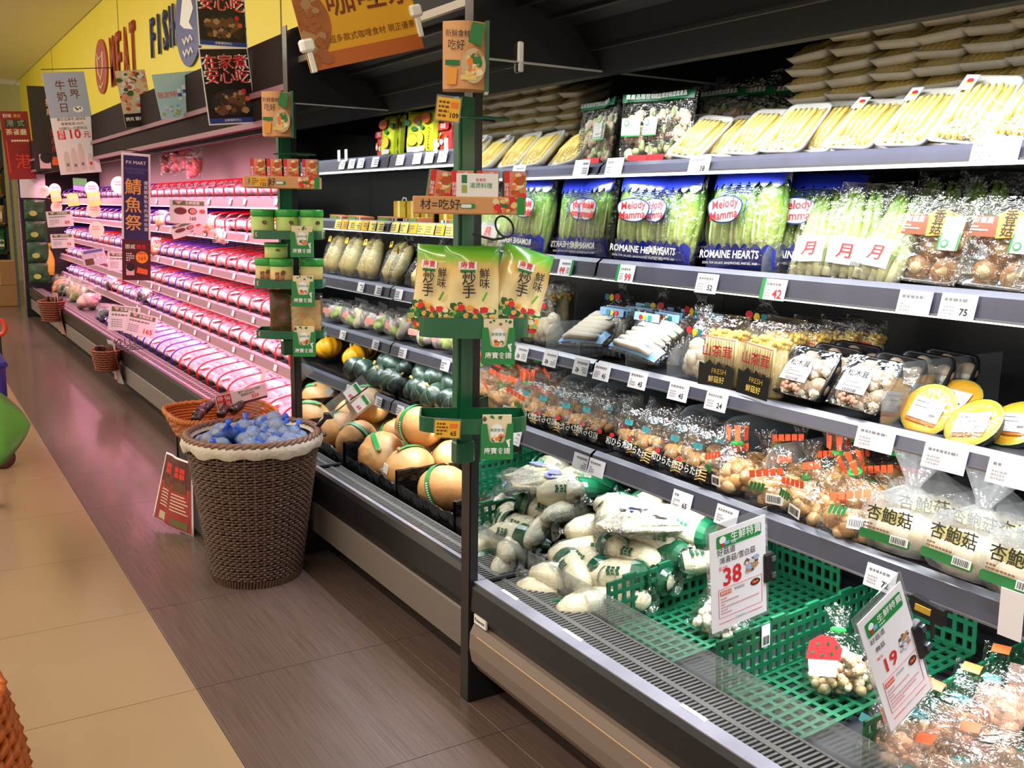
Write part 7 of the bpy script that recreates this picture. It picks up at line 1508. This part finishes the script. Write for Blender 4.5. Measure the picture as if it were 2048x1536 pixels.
bc = thing('blue_trolley', 'dark blue plastic trolley corner at the left edge', 'trolley'); p = at(-8, 765, y=5.2); b = MB(); b.bevbox((p.x-0.28, p.y-0.02, p.z-0.09), (p.x+0.045, p.y+0.4, p.z+0.09), 0.02); b.bevbox((p.x-0.30, p.y-0.03, p.z+0.07), (p.x+0.055, p.y+0.42, p.z+0.10), 0.01); b.build('tub', C_('navy_plastic', '27258a', rough=0.35), bc)
MB().tube([(p.x, p.y+0.02, p.z-0.09), (p.x+0.01, p.y, p.z-0.16), (p.x+0.0, p.y, 0.075)], 0.016, 7).build('leg', K['black'], bc); MB().lathe([(0.02, -0.014), (0.055, -0.012), (0.055, 0.012), (0.02, 0.014)], 18, M=Matrix.Translation((p.x+0.005, p.y, 0.055)) @ Matrix.Rotation(math.radians(90), 4, 'X')).build('wheel', C_('brown_rubber', '5a3a36', rough=0.5), bc, True)
og = thing('orange_rope_basket', 'orange woven basket at the bottom left corner', 'basket'); b = MB(); e = at(10, 1460, z=0.25)
for j in range(14):
    z = 0.02+j*0.026; rr = 0.24+0.02*math.sin(j*0.3)
    for s in (0, 1): b.tube([(e.x-0.235+(rr+0.010*math.cos(20*a+s*3.14))*math.cos(a), e.y-0.02+(rr+0.010*math.cos(20*a+s*3.14))*math.sin(a), z+0.008*math.sin(20*a+s*3.14)) for a in [2*math.pi*i/96 for i in range(96)]], 0.010, 5, 0, True)
b.build('weave', C_('bright_orange_wicker', 'd9701e', rough=0.4, var=(50, 'b8561a', 0.1)), og, True, kind='stuff'); MB().lathe([(0.22, 0.02), (0.232, 0.36)], 30, M=Matrix.Translation((e.x-0.235, e.y-0.02, 0)), caps=False).build('lining', C_('dark_lining', '1c1512', rough=0.8), og)
rd = thing('cart_edge', 'coral red rounded edge of a cart far down the aisle at the left edge', 'cart'); p = at(-3, 655, y=8.5); rd.location = p; MB().tube([(0.045*math.cos(a), 0, 0.06*math.sin(a)) for a in [2*math.pi*i/20 for i in range(20)]], 0.018, 6, 0, True).build('ring', C_('coral_red', 'e0503c', rough=0.4), rd, True); MB().tube([(0, 0, -0.05), (0, 0, -p.z+0.01)], 0.012, 6).build('leg', K['dark'], rd)
# ------------------------------------------------------------------ shelf unit at the end of the aisle
gd = thing('gondola_shelf', 'dark shop shelf of packets at the far end of the aisle', 'shelf'); b = MB(); b.box((0.25, 14.62, 0), (1.22, 14.66, 2.2))
for z in (0.08, 0.62, 0.98, 1.34, 1.70): b.box((0.25, 14.2, z), (1.22, 14.62, z+0.025))
b.box((1.20, 14.2, 0), (1.23, 14.66, 2.2)); b.build('frame', K['dark'], gd)
MB().box((1.205, 13.4, 0), (1.235, 13.44, 2.1)).build('steel_post', K['steel'], gd)
cols = ['7a3a24', 'c8a02c', 'a82a24', '3a5a2c', 'd8b070', '5a2a1c', 'b8501e', '2c6a3a']
for s, z in enumerate((0.645, 1.005, 1.365, 1.725)):
    for k in range(6):
        t = thing('shelf_packet', '%s packet from the left on the %s shelf at the end of the aisle' % (ORD[k], ['lowest', 'second', 'third', 'top'][s]), 'packet', 'packets at the end of the aisle'); c = cols[(k*3+s*5) % 8]
        MB().pillow(0.13, 0.24+0.04*((k+s) % 3), 0.06, 6, 8, 0.008, 12, k+s*7, flat_bottom=True).build('packet', C_('packet_'+c, c, rough=0.35), t); rect(t, -0.04, 0.07, 0.04, 0.16, C_('cream_char', 'f0dcc0'), -0.036); place(t, (0.36+k*0.155, 14.32, z), 0)
for k, (x, z, w_, h_) in enumerate([(0.72, 0.002, 0.5, 0.26), (0.82, 0.265, 0.42, 0.30)]):
    t = thing('cardboard_box', 'brown cardboard box at the end of the aisle, %s' % ['on the floor', 'stacked on the other'][k], 'box'); y0 = 13.55
    MB().bevbox((x, y0, z), (x+w_, y0+0.35, z+h_), 0.006).build('carton', C_('cardboard', 'a8794a', rough=0.65), t); MB().box((x+w_*0.46, y0-0.001, z+h_*0.02), (x+w_*0.54, y0+0.001, z+h_*0.98)).build('tape', C_('parcel_tape', 'c49a62', rough=0.3), t)
for k in range(4):
    t = thing('green_snack_packet', '%s green packet from the top, clipped on the far end panel' % ORD[k], 'packet', 'green packets on the far end panel'); MB().pillow(0.22, 0.22, 0.05, 8, 8, 0.008, 12, k*3.0).build('packet', C_('deep_green_packet', '1f4a26', rough=0.4), t); disc(t, -0.02, 0.07, 0.04, 0.03, C_('soft_green_veg', '9fb05a'), -0.030); MB().box((-0.02, 0.02, 0.2), (0.02, 0.035, 0.235)).build('clip', K['dark'], t); place(t, (1.33, 12.14, 1.10-0.235*k), -8)
t = thing('yellow_cloth_bag', 'yellow crumpled bag hanging low on the far end panel', 'bag'); MB().sack(0.045, 0.03, 0.36, 0.8, 2.2, 14, 0.12).build('cloth', C_('mustard_cloth', 'c9a23c', rough=0.6), t); place(t, (1.45, 12.14, 0.48), 0)
bpy.context.view_layer.update()
